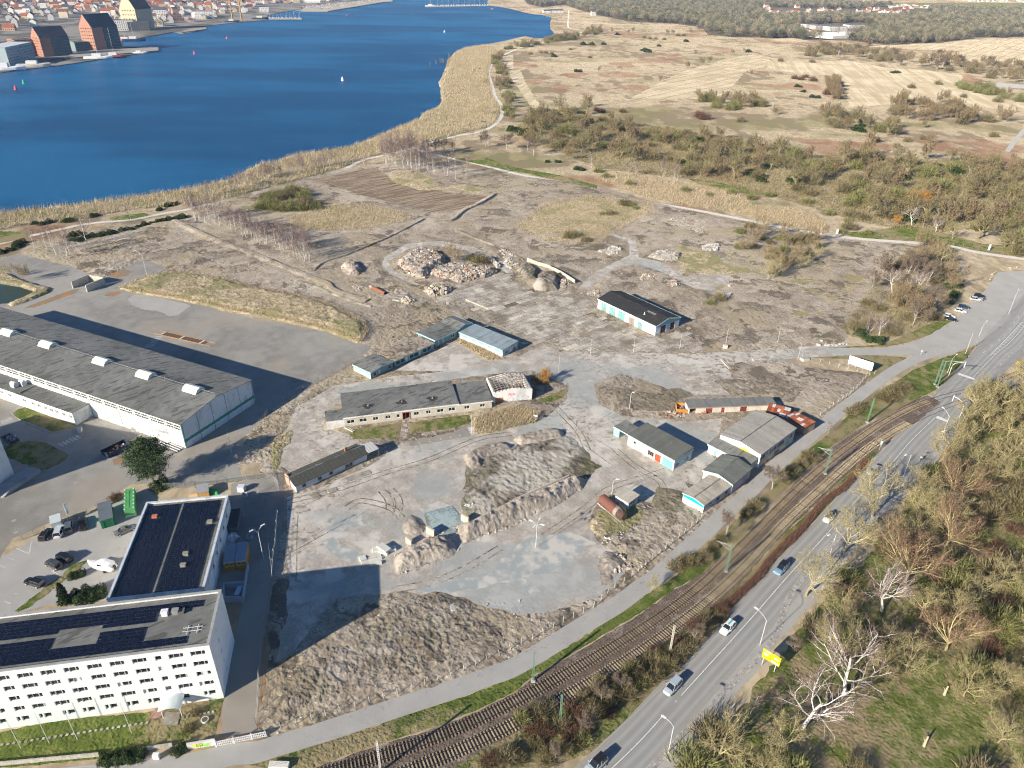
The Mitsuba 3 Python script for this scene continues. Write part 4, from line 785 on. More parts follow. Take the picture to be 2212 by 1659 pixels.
graffiti(b,FZ,(LZ,0),(LZ,DZ),'BH!',12.2,2.35,1.5,(.62,.60,.68),label='pale block letters on a dark ground')
for i,(cx,cz,rx,rz,c)in enumerate(((2.5,1.1,1.6,.75,(.5,.45,.33)),(6,1.2,1.5,.8,(.60,.55,.42)),(9.2,1.0,1.3,.6,(.12,.12,.16)),(12,1.1,1.4,.75,(.55,.5,.38)),(15.3,1.2,1.3,.8,(.12,.34,.42)))):patch(b,FZ,(LZ,0),(LZ,DZ),blob(cx,cz,rx,rz,100+i).intersection(sbox(.1,.1,DZ-.1,2.3)),c)
R = np.random.default_rng(3)
ye=blob(LZ*.62,3.55,1.9,.3,7);patch(b,FZ,(0,0),(LZ,0),ye,(.80,.66,.05),label='smear of yellow paint')
graffiti(b,FZ,(0,0),(LZ,0),'CENTS',LZ*.46,3.45,.62,(.85,.45,.04),label='orange and yellow scrawl')
b=thing('dark_lean_to','low white and teal lean-to with dark roof against the front of the graffiti hall','building')
pa = FZ.loc(A("53.6,159.7 56.6,162.4 64,152.2")); d_ = 3.6
F6 = Frame(FZ.w([[-.9,-d_,0]])[0],FZ.a); L6 = LZ + .2
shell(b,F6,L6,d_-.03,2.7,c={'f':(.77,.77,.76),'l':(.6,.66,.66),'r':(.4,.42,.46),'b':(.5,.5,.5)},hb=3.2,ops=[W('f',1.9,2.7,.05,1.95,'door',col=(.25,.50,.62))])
gable_roof(b,F6,L6,d_-.33,2.7,0,hb=3.2,over=.3,c=(.06,.06,.06));fascia(b,F6,L6,d_-.3,2.72,.3,(.42,.58,.60),over=.33,sides='fl')
b=thing('grey_gabled_shed','shed with grey green gabled roof between the pale roofed hut and the graffiti hall','building')
F7,L7,D7 = fit(A("49,147.7 54.7,141.8 62.4,150.1 55.9,154.9")); 
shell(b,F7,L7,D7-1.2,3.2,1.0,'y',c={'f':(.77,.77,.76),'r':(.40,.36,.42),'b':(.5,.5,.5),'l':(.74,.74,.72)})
gable_roof(b,F7,L7,D7-1.2,3.2,1.0,'y',over=.3,ribs=.8,rc=(.17,.18,.165));fascia(b,F7,L7,D7-1.2,3.22,.22,(.46,.60,.62),over=.33,ridge=1.0,axis='y',sides='f')
for i,(s,t,c)in enumerate(((.8,'AR',(.3,.3,.5)),(5.2,'DO',(.22,.22,.36)))):graffiti(b,F7,(L7,0),(L7,D7-1.2),t,s,.7,1.3,c)
b=thing('pale_roofed_hut','white hut with bright cyan gable stripe and pale corrugated roof, nearest the fence corner','building')
F8,L8,D8 = fit(A("42.3,138.7 45.9,134.4 54.9,142.2 50.2,146.5")); H8 = 2.75
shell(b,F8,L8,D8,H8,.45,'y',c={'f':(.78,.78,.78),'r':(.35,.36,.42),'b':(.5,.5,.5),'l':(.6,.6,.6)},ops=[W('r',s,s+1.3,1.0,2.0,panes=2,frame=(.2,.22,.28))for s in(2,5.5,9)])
gable_roof(b,F8,L8,D8,H8,.45,'y',over=.2,c=(.16,.13,.11),m='m_paint',ribs=.42,rc=(.46,.42,.35))
patch(b,F8,(0,0),(L8,0),Polygon([(.05,1.9),(L8-.05,1.9),(L8-.05,H8),(L8/2,H8+.42),(.05,H8)]),(.0,.72,.68),'cyan_stripe','bright cyan stripe under the eaves')
fascia(b,F8,L8,D8,H8 + .02,.14,(.50,.62,.66),over=.22,ridge=.45,axis='y',sides='frl')
for i,(s,t,c)in enumerate(((.7,'KS',(.5,.5,.55)),(3.6,'OE',(.12,.12,.2)),(7.1,'RA',(.45,.42,.2)))):graffiti(b,F8,(L8,0),(L8,D8),t,s,.45,1.3 if i!=1 else .45,c)
# rusty tin sheds behind it
for k,(px,lab)in enumerate(((A("72.5,176.8 78.3,174.4 81.8,178.4 77,181.5"),'shed with rust red tin roof directly behind the graffiti hall'),(A("78.4,174.4 82,168.3 85.9,172.6 81.7,177.3"),'patchwork tin roofed shed at the lane, rust and white sheets'))):
    b = thing('tin_shed',lab,'shed'); F9,L9,D9 = fit(px)
    shell(b,F9,L9,D9,2.45,c=(.30,.22,.18));rk=gable_roof(b,F9,L9,D9,2.45,0,hb=2.6,over=.15,c=(.2,.07,.04),m='m_paint');R=np.random.default_rng(12+k)
    n,m_ = int(L9 / .9) + 1,3
    for i in range(n):
        for j in range(m_):
            c=((.40,.11,.05),(.46,.15,.07),(.30,.09,.05),(.66,.62,.6))[R.choice(4,p=(.4,.28,.14,.18)if k==0 else(.3,.2,.2,.3))]
            x0_,x1_,y0_,y1_=L9*i/n+.02,L9*(i+1)/n-.02,D9*j/m_+.02,D9*(j+1)/m_-.01;z=lambda y:2.45+.15*y/D9+.18+.01*R.random()
            mb=MB();slabq(F9.w([[x0_,y0_,z(y0_)],[x1_,y0_,z(y0_)],[x1_,y1_,z(y1_)],[x0_,y1_,z(y1_)]]),.02,jit(c,.1),mb);part(rk,'tin_sheet',mb)
b=thing('low_garage_row','long low row of garages with grey roof and rust red doors behind the graffiti hall','building')
FQ,LQ,DQ = fit(A("51.8,178.9 77.8,181.7 77.3,185.2 51.2,182.5")); HQ = 2.35
wx=[float(FQ.loc(p)[0,0])for p in(A("52.1,178.9"),A("53.9,179.1"),A("56.8,179.8"),A("58.8,180.0"),A("61.4,180.7"),A("62.4,180.9"),A("67.2,180.5"),A("69.2,180.8"))]
ops=[W('f',.3,wx[1],.02,2.0,'hole'),W('f',wx[2],wx[3],.05,1.9,'gate',col=(.22,.05,.04),leaves=2),W('f',wx[4],wx[5],.05,1.9,'gate',col=(.24,.06,.04)),W('f',wx[6],wx[7],.05,2.0,'gate',col=(.20,.04,.035),leaves=2)]
shell(b,FQ,LQ,DQ,HQ,c={'f':(.62,.58,.52),'r':(.6,.6,.6),'b':(.5,.5,.5),'l':(.50,.56,.62)},ops=ops,hb=HQ+.25)
gable_roof(b,FQ,LQ,DQ,HQ,0,hb=HQ+.25,over=.25,ribs=.9,rc=(.19,.195,.19));fascia(b,FQ,LQ,DQ,HQ,.12,(.34,.25,.19),over=.27,sides='f')
# kiosk on stilts
b = thing('kiosk','tiny white cabin with pale flat roof and dark shadow, beside the rusty tank','cabin')
F10,L10,D10 = fit(A("25.5,138.2 28.5,134.9 31.6,137.7 28.5,140.7")); F10.z = .35
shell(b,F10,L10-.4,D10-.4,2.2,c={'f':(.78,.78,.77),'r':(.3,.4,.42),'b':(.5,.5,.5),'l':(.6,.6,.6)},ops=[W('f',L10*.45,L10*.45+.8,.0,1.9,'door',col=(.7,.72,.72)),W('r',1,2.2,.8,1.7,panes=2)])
gable_roof(b,F10,L10-.4,D10-.4,2.2,0,hb=2.3,over=.35,c=(.2,.2,.2),m='m_paint',ribs=.45,rc=(.50,.46,.40))
mb = MB()
for x in (.3,L10 - .8):
    for y in (.3,D10 - .8): mb.add(F10.w(boxv(x,x + .3,y,y + .3,-.35,-.003)),BOXF,(.4,.4,.38))
part(b,'footing',mb)

def flat_over(name,g,*a,**k): OVER.append(g); flat(name,g,*a,**k)
# ---------------------------------------------------------------- heaps, pits, slabs and rubble on the site
def mud_fn(p,n,uv):
    a=fbm(p.x*.12,p.y*.12,2,4);b=fbm(p.x*.8,p.y*.8,4,4);r=dr.sin(p.x*2.6-p.y*1.9+3*fbm(p.x*.15,p.y*.15,1,2))*.5+.5
    col=mix((.115,.10,.08),(.28,.25,.205),sst(.3,.7,a*.45+b*.55));col=mix(col,(.45,.42,.37),sst(.46,.60,fbm(p.x*.11+7,p.y*.11,5,4))*.85)
    col = mix(col,(.12,.125,.05),sst(.55,.7,fbm(p.x * .09 - 9,p.y * .09,3,3)) * .6)
    return mix(col,(.05,.045,.035),r * sst(.5,.7,fbm(p.x * .1 + 3,p.y * .1,8,3)) * .6)
mat('m_mud',mud_fn,bump=lambda p,n,uv: fbm(p.x * 1.3,p.y * 1.3,0,4),bscale=.5,eps=.08)
def sand_fn(p,n,uv):
    a = fbm(p.x * .25,p.y * .25,p.z,4); b = fbm(p.x * 1.5,p.y * 1.5,p.z,4)
    return mix((.24,.205,.175),(.47,.42,.365),sst(.3,.7,a * .5 + b * .5))
mat('m_sand',sand_fn,bump=lambda p,n,uv: fbm(p.x * 1.6,p.y * 1.6,p.z,4),bscale=.45,eps=.06)
def straw_fn(p,n,uv):
    a = fbm(p.x * .12,p.y * .12,2,4); b = fbm(p.x * 1.1,p.y * 1.1,4,4); c = fbm(p.x * 4,p.y * 4,3,2)
    col=mix((.25,.20,.125),(.52,.44,.30),sst(.3,.7,b*.6+c*.4));return mix(col,(.20,.20,.085),sst(.48,.62,a)*.65)
mat('m_straw',straw_fn,bump=lambda p,n,uv: fbm(p.x * 1.8,p.y * 1.8,0,4),bscale=.6,eps=.08)
def heap(name,pts,H,fade,m,lab,step=.6,amp=.7,s=2.0,jag=.5,seed=0):
    g=jagged(Polygon(pts).buffer(0),jag,.7,seed);relief(name,g,9,m,step,lambda x,y:H*(1-amp/2+amp*fb(x,y,s,4,seed))*(.75+.5*fb(x,y,6,2,seed+5))+.45*H*(fb(x,y,s*.4,3,seed+3)-.3),fade=fade,label=lab,wobble=.45)
def ridge_fn(ang,k,s=1.0):
    return lambda x,y: .5 + .5 * np.sin((x * math.cos(ang) + y * math.sin(ang)) * k + 4 * fb(x,y,5,2))
# dark churned pit between the office and the kiosk
pit=Polygon(A("-10.7,155.0 -7.5,159.3 0.6,161.7 4.5,166.3 13.6,168.9 18.3,162.3 22.2,155.9 25,152.9 21.7,149.9 18.4,146.9 14.9,147.7 6.5,142.8 0.8,138.1 -2.3,134.1 -7.6,130.2 -10.8,133.5 -11.5,139.5 -11.1,147.0"))
rf_ = lambda x,y: .5 + .5 * np.sin((x * .55 + y * .83) * 3.2 + 16 * fb(x,y,14,2))
relief('mud_patch',jagged(pit,2.0,.8,61),9,'m_mud',.45,lambda x,y:.55*fb(x,y,2.2,4,2)**1.5+.16*rf_(x,y)*np.clip(fb(x,y,9,2,4)*4-1.6,0,1)+.3*fb(x,y,.8,3,7),fade=2.5,label='dark churned mud with wheel ruts',wobble=.45)
heap('sand_ridge',A("-25,115.4 -25.2,118.6 -22.8,121.3 -18.4,124.4 -14.8,125.7 -12.8,123.8 -11.3,120.8 -12.2,118.6 -17,116.3 -20.6,114.5 -24.1,112.7"),1.9,2.2,'m_sand','long heap of spoil, nearer half',.42,.8,1.6,seed=71)
heap('sand_ridge',A("-11.6,125.0 -11.9,128.5 -7.7,131.5 0.8,138.1 3.6,140.0 9.5,143.8 14.9,147.7 18.5,147.8 19.3,146.4 18.2,143.5 14.5,139.4 9.2,134.8 4.1,131.8 0.9,129.2 0.9,129.6 -5,126.3 -9.9,122.7"),2.1,2.4,'m_sand','long heap of spoil, farther half',.42,.8,1.6,seed=72)
heap('spoil_heap',A("-13.2,155.9 -9.2,160.3 -3.6,162.7 -0.1,161.7 0.6,159.5 -4,156.7 -7.3,154.0 -6.9,151.0 -10.4,149.9"),1.1,1.2,'m_sand','low spoil bank along the dark pit',.45,.8,1.5,seed=73)
heap('spoil_heap',A("0.6,164.5 3.8,167.4 10.4,170.0 14.9,169.0 14.4,164.9 6.9,161.9 2.5,161.2"),1.2,1.5,'m_sand','low spoil bank at the far rim of the dark pit',.5,.8,1.5,seed=74)
heap('spoil_heap',A("-24.9,129.0 -23.7,132.3 -20.8,131.1 -19,127.5 -21.1,124.7 -24.1,125.4"),.6,1.8,'m_sand','dark hump beside the retaining walls',.45,.8,1.5,seed=75)
heap('spoil_heap',A("18.2,128.9 20.9,134.7 26.3,138.8 29.7,138.4 32.9,135.5 33.9,132.6 30.1,129.2 27.6,126.7 23.4,124.7 20.5,125.0"),.35,1.2,'m_straw','weedy ground around the rusty tank',.45,.9,1.2,seed=76)
heap('spoil_heap',A("19.7,119.4 21.7,121.3 24.2,120.6 26,118.8 25.2,116.0 22.4,113.5 19.9,113.8 18.4,113.2 22.4,114.0 22.2,111.7 19.6,110.6"),.8,2.2,'m_sand','sandy hump by the fence at the lane',.42,.9,1.4,seed=77)
rough=Polygon(A("-41.7,89.2 -38.1,93.0 -32.7,95.2 -27.9,99.9 -23.2,106.4 -16.1,107.5 -8.8,106.1 -5.1,102.5 -1.5,99.6 1.1,98.2 2.4,96.6 1.6,93.8 0,93.8 -5.6,91.0 -11.9,87.8 -17.9,84.7 -23.6,82.0 -29.4,80.1 -34,78.2 -38.6,76.8 -41.4,76.9 -39.9,81.5"))
def rough_h(x,y): return .5 * fb(x,y,3.2,4,9) ** 1.3 + .75 * fb(x,y,.95,3,12) ** 1.6
def clod_fn(p,n,uv):
    a = fbm(p.x * .1,p.y * .1,2,4); b = fbm(p.x * .7,p.y * .7,4,4); c = fbm(p.x * 2.5,p.y * 2.5,1,3)
    col=mix((.15,.125,.095),(.33,.285,.23),sst(.3,.7,b*.55+c*.45));col=mix(col,(.40,.355,.31),sst(.55,.7,fbm(p.x*.07+3,p.y*.07,5,4))*.7);return mix(col,(.20,.175,.115),sst(.48,.62,a)*.5)
mat('m_clod',clod_fn,bump=lambda p,n,uv: fbm(p.x * 1.6,p.y * 1.6,0,4),bscale=.5,eps=.06)
relief('rough_ground',jagged(rough,2.4,.9,78),8,'m_clod',.42,rough_h,fade=3.0,label='clodded weedy earth at the near corner of the site',wobble=.45)
relief('rough_ground',jagged(Polygon(A("34.2,138.1 37.5,144.6 43.6,142.9 42.6,137.5 45.9,134.6 41.5,129.5 34.8,122.0 30.1,116.8 26.6,118.8 28.4,122.5 32.9,126.5 35.3,131.4")),.8,.8,79),8,'m_clod',.45,rough_h,fade=2.5,label='churned earth beside the pale roofed hut',wobble=.45)
relief('rough_ground',jagged(Polygon(A("28.6,187.7 27.7,193.2 33,195.5 43.3,191.6 52.8,194.8 55.8,190.0 52.4,187.1 50.8,179.2 43,179.0 34.4,178.1 30.2,179.8")),.8,.8,80),8,'m_clod',.6,rough_h,fade=2.5,label='scraped weedy ground before the low garages',wobble=.45)
relief('rough_ground',jagged(Polygon(A("63,199.5 82.9,203.2 97.3,193.5 104.2,200.2 88.3,188.3 83.6,184.8 77.2,186.6 79,190.0 67.8,189.7")),.8,.8,81),8,'m_clod',.6,rough_h,fade=2.5,label='weedy ground behind the graffiti hall',wobble=.45)
# grassy and reedy places
for k,(q,H,lab)in enumerate(((A("-156.1,264.0 -150,277.2 -141.3,281.5 -120.3,276.7 -102.2,266.5 -87.1,261.9 -71.5,253.6 -60.9,245.0 -53.6,236.7 -50.5,228.7 -51.5,221.0 -54,220.9 -65.9,229.1 -79.8,235.2 -94.2,241.0 -104.1,243.7 -114.7,249.0 -130.3,254.9 -145.9,259.8"),1.6,'straw covered earth mound beside the asphalt yard'),
    (A("1,353 18,390 40,408 57,402 73,396 73,376 59,364 48,348 37.7,328.5 27.8,328.0 16,331 6,342"),1.0,'tall pale grass left standing in mid site'),
    (A("-112,358 -100,379 -83,384 -59,367 -55,359 -70,347 -86,342 -102,340"),.8,'tall pale grass behind the birch row'),
    (A("-154,382 -142,392 -120,393 -100,385 -104,368 -121,363 -135,370 -142,362"),.8,'pale grass below the footpath'),
    (A("-83,460 -68,458 -52,448 -34,435 -16,423 -15,406 -35,415 -56,416 -75,435"),.9,'pale grass in front of the footpath grove'),
    (A("71.6,291.6 71.9,320.6 83,334 90.9,321.6 94.1,312.5 98.3,318.9 103.1,307.1 106.9,293.2 96.8,283.5 94.2,292.6"),.7,'rough grass at the thicket edge'),
    (A("83.5,276.7 106.8,282.7 131,314.4 155,335 180,336 185.1,317.1 159.9,295.7 139.1,269.5 120,243.8 112.4,234.7 99.2,246.0 97.3,254.3 84.8,255.9"),.35,'dry grass of the open corner by the thicket'),
    (A("-10.9,174.1 0.5,180.8 8.3,178.5 7.2,173.5 0.6,170.3 -6.3,167.1 -10.1,166.4"),.8,'golden grass at the road corner'),
    (A("-65.5,161.9 -61.4,167.7 -59.4,164.9 -60.3,154.5 -60.3,147.5 -61.5,146.5"),.4,'dry grass left of the dark shed'),
    (A("-18.9,225.0 -15.2,223.3 -2.9,211.0 -7.9,210.0 -18.2,221.4"),.5,'straw fringe along the teal wing'),
    (A("23.7,141.0 25.6,141.2 25.9,138.3 24,137.7"),.4,'dry grass at the lamp by the kiosk'),
    (A("103.8,272.7 123,340 129,308.3 106.8,276.5 96.7,267.7"),.3,'grass at the foot of the thicket'))):
    heap('dry_grass',q,H*(1 if k==0 else .55),3.0 if k==0 else 3.5 if k in(1,2,3,4,6)else .9,'m_straw',lab,.8 if k not in(2,3,4)else 1.1,.8,1.5,.8 if k in(0,7,9)else 2.6,200+k)
# blue grey stained pads
for k,q in enumerate((A("-42.3,122.7 -40,123.9 -36.2,120.9 -32.9,119.9 -31,118.1 -34.6,115.9 -39.4,119.0"),A("-41.7,126.9 -39.5,131.5 -35.2,132.0 -34,128.7 -36.9,127.1 -39.4,126.2"),A("-21.7,134.0 -17.6,137.2 -13.5,136.0 -15.1,134.2 -20.1,132.4"),A("-23.2,122.8 -20.5,124.0 -18.9,121.4 -23.7,119.0 -27.5,118.2 -31.5,121.0"),A("-19.7,109.0 -9.2,112.2 1,115.2 2.5,113.2 7.1,108.4 4.6,107.7 1,111.2 -6.6,109.0 -13.7,107.9"),A("0.9,121.9 6.2,125.8 14.2,126.8 19.4,124.2 16.4,120.4 11,114.9 3.5,112.7 1,111.2 -4.3,113.0"))):
    flat('stained_pad',jagged(Polygon(q).buffer(0),1.0,.8,300+k),8.6+.2*k,'m_bluegrey',label='blue grey stained concrete')
# sunken bay with blue grey floor and retaining walls
bay=A("-20.4,132.8 -14.1,135.9 -10.3,129.8 -12.3,126.5 -17.2,125.2 -19.1,128.3");v,f=tri(Polygon(bay));put('bay_floor',(np.column_stack([v,np.full(len(v),.15)]),f,np.broadcast_to(np.array([.33,.41,.42]),(len(v),3))),'m_slab');labels['bay_floor']={'kind':'structure','label':'blue grey floor of the walled loading bay'}
def lowwall(name,lab,q,h,t,c,cat='wall',m='m_paint'):
    mb = MB()
    for a,b in zip(q[:-1],q[1:]):
        F=Frame(a,math.atan2(*(b-a)[::-1]));L=np.linalg.norm(b-a);mb.add(F.w(boxv(0,L,-t/2,t/2,0,h)),BOXF,jit(c,.06))
    one(name,lab,cat,mb,m)
for q,h,lab in((A("-11.3,130.7 -9.5,129.4"),1.9,'stub of pale concrete wall, right side of the loading bay'),(A("-19,126.3 -17,124.8"),1.9,'stub of pale concrete wall between the two bays'),(A("-23.2,122.9 -21.7,121.5"),1.7,'leftmost stub of pale wall at the loading bays'),(A("-22.8,121.3 -18.4,124.0"),.5,'low kerb wall closing the left bay')):
    lowwall('bay_wall',lab,q,h,.45,(.62,.50,.40))
lowwall('retaining_wall','long concrete edge between the dark pit and the long spoil heap',A("-12.1,128.1 -7.7,131.0 0.8,137.7 0.8,138.1 8,143.3 15,148.2"),.5,.3,(.5,.47,.42))
lowwall('retaining_wall','long concrete edge in front of the nearer spoil heap',A("-25.2,118.3 -22.7,120.5 -17.1,124.4"),.5,.3,(.5,.47,.42))
# the pale slab wall in mid site
q=A("5.7,302.3 14.7,294.3 20.3,286.5 25.1,277.7");seg=resample(q,2.0);w=thing('slab_wall','pale wall of upright concrete slabs shielding two earth heaps in mid site','wall')
for a,b in zip(seg[:-1],seg[1:]):
    F=Frame(a,math.atan2(*(b-a)[::-1]));L=np.linalg.norm(b-a);mb=MB().add(F.w(boxv(.02,L-.02,-.1,.1,0,1.9+rng.uniform(-.1,.15))),BOXF,jit((.60,.52,.42),.06));part(w,'slab',mb)
heap('earth_heap',A("0.7,290.9 3.7,299.3 8.7,296.8 11.5,288.7 9.4,280.8 4.6,280.6"),1.8,2.0,'m_mud','brown earth heap at the left of the slab wall',.5,.5,2,seed=95)
heap('earth_heap',A("6.9,276.9 11.9,286.1 18.4,289.0 20.5,281.3 18,270.1 12.8,268.7 8.7,270.9"),2.6,2.6,'m_mud','brown earth heap in front of the slab wall',.5,.5,2,seed=96)
# concrete slabs of the old yard, laid in rows
def slabs(parent,poly,ang,a,b,c0,c1,lv,tone=.10,keep=.94,most=300):
    F=Frame(np.array(poly.centroid.coords[0]),ang);l=F.loc(np.array(poly.exterior.coords));n=0;rest=MB()
    cells = []
    for i in range(int(l[:,0].min() // a) - 1,int(l[:,0].max() // a) + 2):
        for j in range(int(l[:,1].min() // b) - 1,int(l[:,1].max() // b) + 2):
            x=i*a+(j%2)*a*.5;q=F.w(np.array([[x,j*b,0],[x+a,j*b,0],[x+a,j*b+b,0],[x,j*b+b,0]]))[:,:2]
            if poly.contains(Polygon(q).buffer(-.3))and rng.random()<keep:cells.append((x,j*b,q[:,1].mean()))
    cells.sort(key=lambda t: t[2])
    for x,y,_ in cells:
        g=.07;z=level(lv)+.10+rng.uniform(-.02,.03);v=boxv(x+g,x+a-g,y+g,y+b-g,level(lv)-.1,z);v[4:,2]+=rng.uniform(-.015,.015,4)
        t = rng.random(); col = jit(np.array(c0) * t + np.array(c1) * (1 - t),tone)
        if n < most: mb = MB().add(F.w(v),BOXF,col); part(parent,'slab',mb,'m_slab'); n += 1
        else: rest.add(F.w(v),BOXF,col)
    if rest.n: part(parent,'slabs',rest,'m_slab',kind='stuff')
def slabm(p,n,uv):
    c=palette(p,n,uv);a=fbm(p.x*.35,p.y*.35,1,4);b=fbm(p.x*2.2,p.y*2.2,4,3);c=mix(c*.62,c*1.08,sst(.3,.65,a*.55+b*.45))
    return mix(c,(.20,.165,.12),sst(.56,.72,fbm(p.x * .2 + 5,p.y * .2,3,4)) * .7)
mat('m_slab',slabm)
slabs('slab_bed',J_a.difference(J_c.buffer(.4)).buffer(0)if J_a.difference(J_c.buffer(.4)).geom_type=='Polygon' else max(J_a.difference(J_c.buffer(.4)).geoms,key=lambda g:g.area),math.radians(39.5),6.0,2.5,(.38,.335,.285),(.53,.49,.43),5)
slabs('access_road',Polygon(A("53.8,194.1 55.3,203.7 63.5,208.6 69.6,196.8 70,192.5 55.8,190.0")),math.radians(15),5.0,2.2,(.40,.36,.31),(.5,.46,.41),7)
slabs('access_road',Polygon(A("-50.9,221.1 -57.6,245.6 -54.2,245.8 -47.8,238.9 -45.2,230.4 -45.7,221.3 -47.6,218.6")),math.radians(60),3.0,1.0,(.42,.37,.31),(.52,.47,.4),6)
slabs('access_road',Polygon(A("-49.5,254.5 -40.3,252.2 -31.8,255.3 -23.4,261.2 -22,255.7 -31.2,249.9 -41.8,247.3 -49.7,250.2")),math.radians(100),3.2,1.1,(.40,.36,.30),(.50,.46,.4),6)
slabs('access_road',Polygon(A("-51.4,136.2 -35.9,151.7 -34.3,149.2 -49,134.6")),math.radians(34),2.2,2.0,(.34,.31,.27),(.42,.39,.34),8)
slabs('access_road',Polygon(A("-31,165.8 -30.8,171.7 -28.6,172.0 -28.7,165.3 -28.1,163.6 -30.9,163.8")),math.radians(105),1.3,1.1,(.44,.41,.37),(.54,.5,.46),9)
flat('red_paving',Polygon(A("-30.8,163.5 -28.5,164.4 -27,158.7 -29.6,158.6")),9.5,'m_sand',label='reddish paved square at the end of the office path')
# parking stall pad before the office
flat('stall_pad',Polygon(A("-28.4,163.6 -12.6,170.7 -11,165.8 -27.1,160.3")),8.4,'m_asphalt',label='grey parking pad with painted stall ends')
mbm = MB()
for px in A("-25.1,162.3 -22.3,163.2 -19.4,164.4 -16.8,165.4 -14.3,166.3"):
    for a_,b_,c_,d_ in((-.05,.05,-.6,.4),(-.4,.4,-.65,-.55)):mbm.add(FO.w(np.column_stack([boxv(a_,b_,c_,d_,0,.01)[:,:2]+FO.loc(px),boxv(a_,b_,c_,d_,level(8.4)+.002,level(8.4)+.008)[:,2]])),BOXF,(.62,.62,.6))
put('stall_pad__marking',mbm,'m_clean')
# banks and ditches
def bank(name,q,w,H,m,lab,seed):
    H*=.75;p=resample(smooth_line(q),1.0);o=np.array([-w,-w*.55,-.35*w,-.05*w,.15*w,.35*w]);z=np.array([0,.55,.95,1,.25,0])*H
    v,f,uv=ribbon(p,o,z+level(9));v[:,2]+=(.35*H*(fb(v[:,0],v[:,1],2.2,3,seed)-.5))*(np.tile(z,len(p))>.1);struct(name,v,f,m,lab,smooth=False)
bank('bank',A("-169,352 -145,330 -114.6,305.8 -97.7,291.6 -82.4,279.7 -74.2,273.2 -69.8,266.1 -55.3,257.0"),6.0,1.3,'m_dirt','straight bank dropping into a dark ditch',1)
bank('bank',A("-46,360 -57,335 -65.5,319.9 -73.6,307.1 -82.2,295.1 -83.8,285.5"),2.6,1.2,'m_dirt','crooked bank running up to the crossing of the tracks',2)
bank('bank',A("-11,407 -18,390 -26,375 -31,359 -39,354"),4.0,1.6,'m_sand','spoil bank beside the ploughed patch',3)
bank('bank',A("-28,344 -18,332 -6.5,319.8 -0.5,310.8 4.7,303.7"),2.6,1.1,'m_dirt','low bank leading to the slab wall',4)
bank('bank',A("-86.9,275.1 -76.8,268.2 -63.4,257.2 -53.4,251.1"),2.4,.9,'m_mud','dark bank beside the straw mound',5)
def plough_fn(p,n,uv):
    t=p.x*.80+p.y*.60;q=-p.x*.6+p.y*.8;r=dr.sin(q*2.2+2*fbm(p.x*.05,p.y*.05,1,2))*.5+.5;b=fbm(t*.12,q*.8,4,4)
    return mix(mix((.19,.14,.10),(.36,.29,.215),sst(.3,.7,b)),(.15,.11,.08),r * .55)
mat('m_plough',plough_fn)
flat_over('ploughed_patch',jagged(Polygon(A("-122,437 -88,469 -83,451 -61,436 -39,412 -15,406 -29,379 -44,374 -62,388 -87,404")),1.2,1,97),9,'m_plough',label='dark ploughed patch below the footpath grove')
flat_over('track',jagged(Polygon(A("26.1,272.8 34.4,291.1 46,305.7 52.2,313.5 54,333 45,342 48,344 58,333 56,310.6 64.2,306.6 73.1,286.3 78.6,289.2 81.4,311.9 74.6,320.8 78,324.1 86.1,312.1 90.2,300.7 93.2,292.6 89.2,280.7 80.7,272.9 73.6,275.0 64.4,292.6 54.7,301.8 45.2,298.5 36.7,284.6 29.9,273.0")).buffer(0),.7,.8,98),9.3,'m_concrete',label='pale dusty vehicle tracks looping over the far part of the site')
flat_over('track',jagged(Polygon(A("-57.7,305.0 -49.9,323.9 -34.1,328.0 -17.2,319.2 -5.1,301.8 -0.3,289.5 -2.9,288.0 -9.7,301.5 -22.3,315.8 -38.9,322.1 -48.9,316.0 -55.2,299.3 -50.6,288.4 -41.3,277.2 -37.5,273.6 -41.4,274.7 -52.1,285.7 -56.8,293.6")).buffer(0),.6,.8,99),9.6,'m_concrete',label='pale vehicle track around the rubble island')
# rubble
def chunks(n,poly,s0,s1,cols,R,zf=lambda x,y: 0 * x,flatk=.6):
    P_=np.array(shapely.points([0,0]).coords);x0,y0,x1,y1=poly.bounds;pts=R.uniform((x0,y0),(x1,y1),(n*4,2));pts=pts[shapely.contains_xy(poly,pts[:,0],pts[:,1])][:n];n=len(pts)
    b=np.array([[-1,-1,-1],[1,-1,-1],[1,1,-1],[-1,1,-1],[-1,-1,1],[1,-1,1],[1,1,1],[-1,1,1]],float)
    s=s0+(s1-s0)*R.random((n,1,1))**2;v=b[None]*s*(.45+.75*R.random((n,1,3)))*[1,1,flatk]+R.normal(0,.18,(n,8,3))*s
    q=R.standard_normal((n,4))*[1,.35,.35,1];q/=np.linalg.norm(q,axis=1,keepdims=True);w,x,y,z=q.T
    M=np.stack([np.stack([1-2*(y*y+z*z),2*(x*y-z*w),2*(x*z+y*w)],-1),np.stack([2*(x*y+z*w),1-2*(x*x+z*z),2*(y*z-x*w)],-1),np.stack([2*(x*z-y*w),2*(y*z+x*w),1-2*(x*x+y*y)],-1)],1)
    v=np.einsum('nij,nkj->nki',M,v);v+=np.column_stack([pts,zf(pts[:,0],pts[:,1])])[:,None]+np.array([0,0,1])*s*.25
    f=np.vstack([BOXF[:,[0,1,2]],BOXF[:,[0,2,3]]]);F=(f[None]+np.arange(n)[:,None,None]*8).reshape(-1,3);c=np.array(cols)[R.integers(len(cols),size=n)]*(1+.18*R.standard_normal((n,1)))
    return v.reshape(-1,3),F,np.repeat(np.clip(c,0,1),8,0)
RC = [(.50,.46,.42),(.40,.35,.30),(.58,.54,.50),(.30,.25,.2),(.42,.27,.2)]
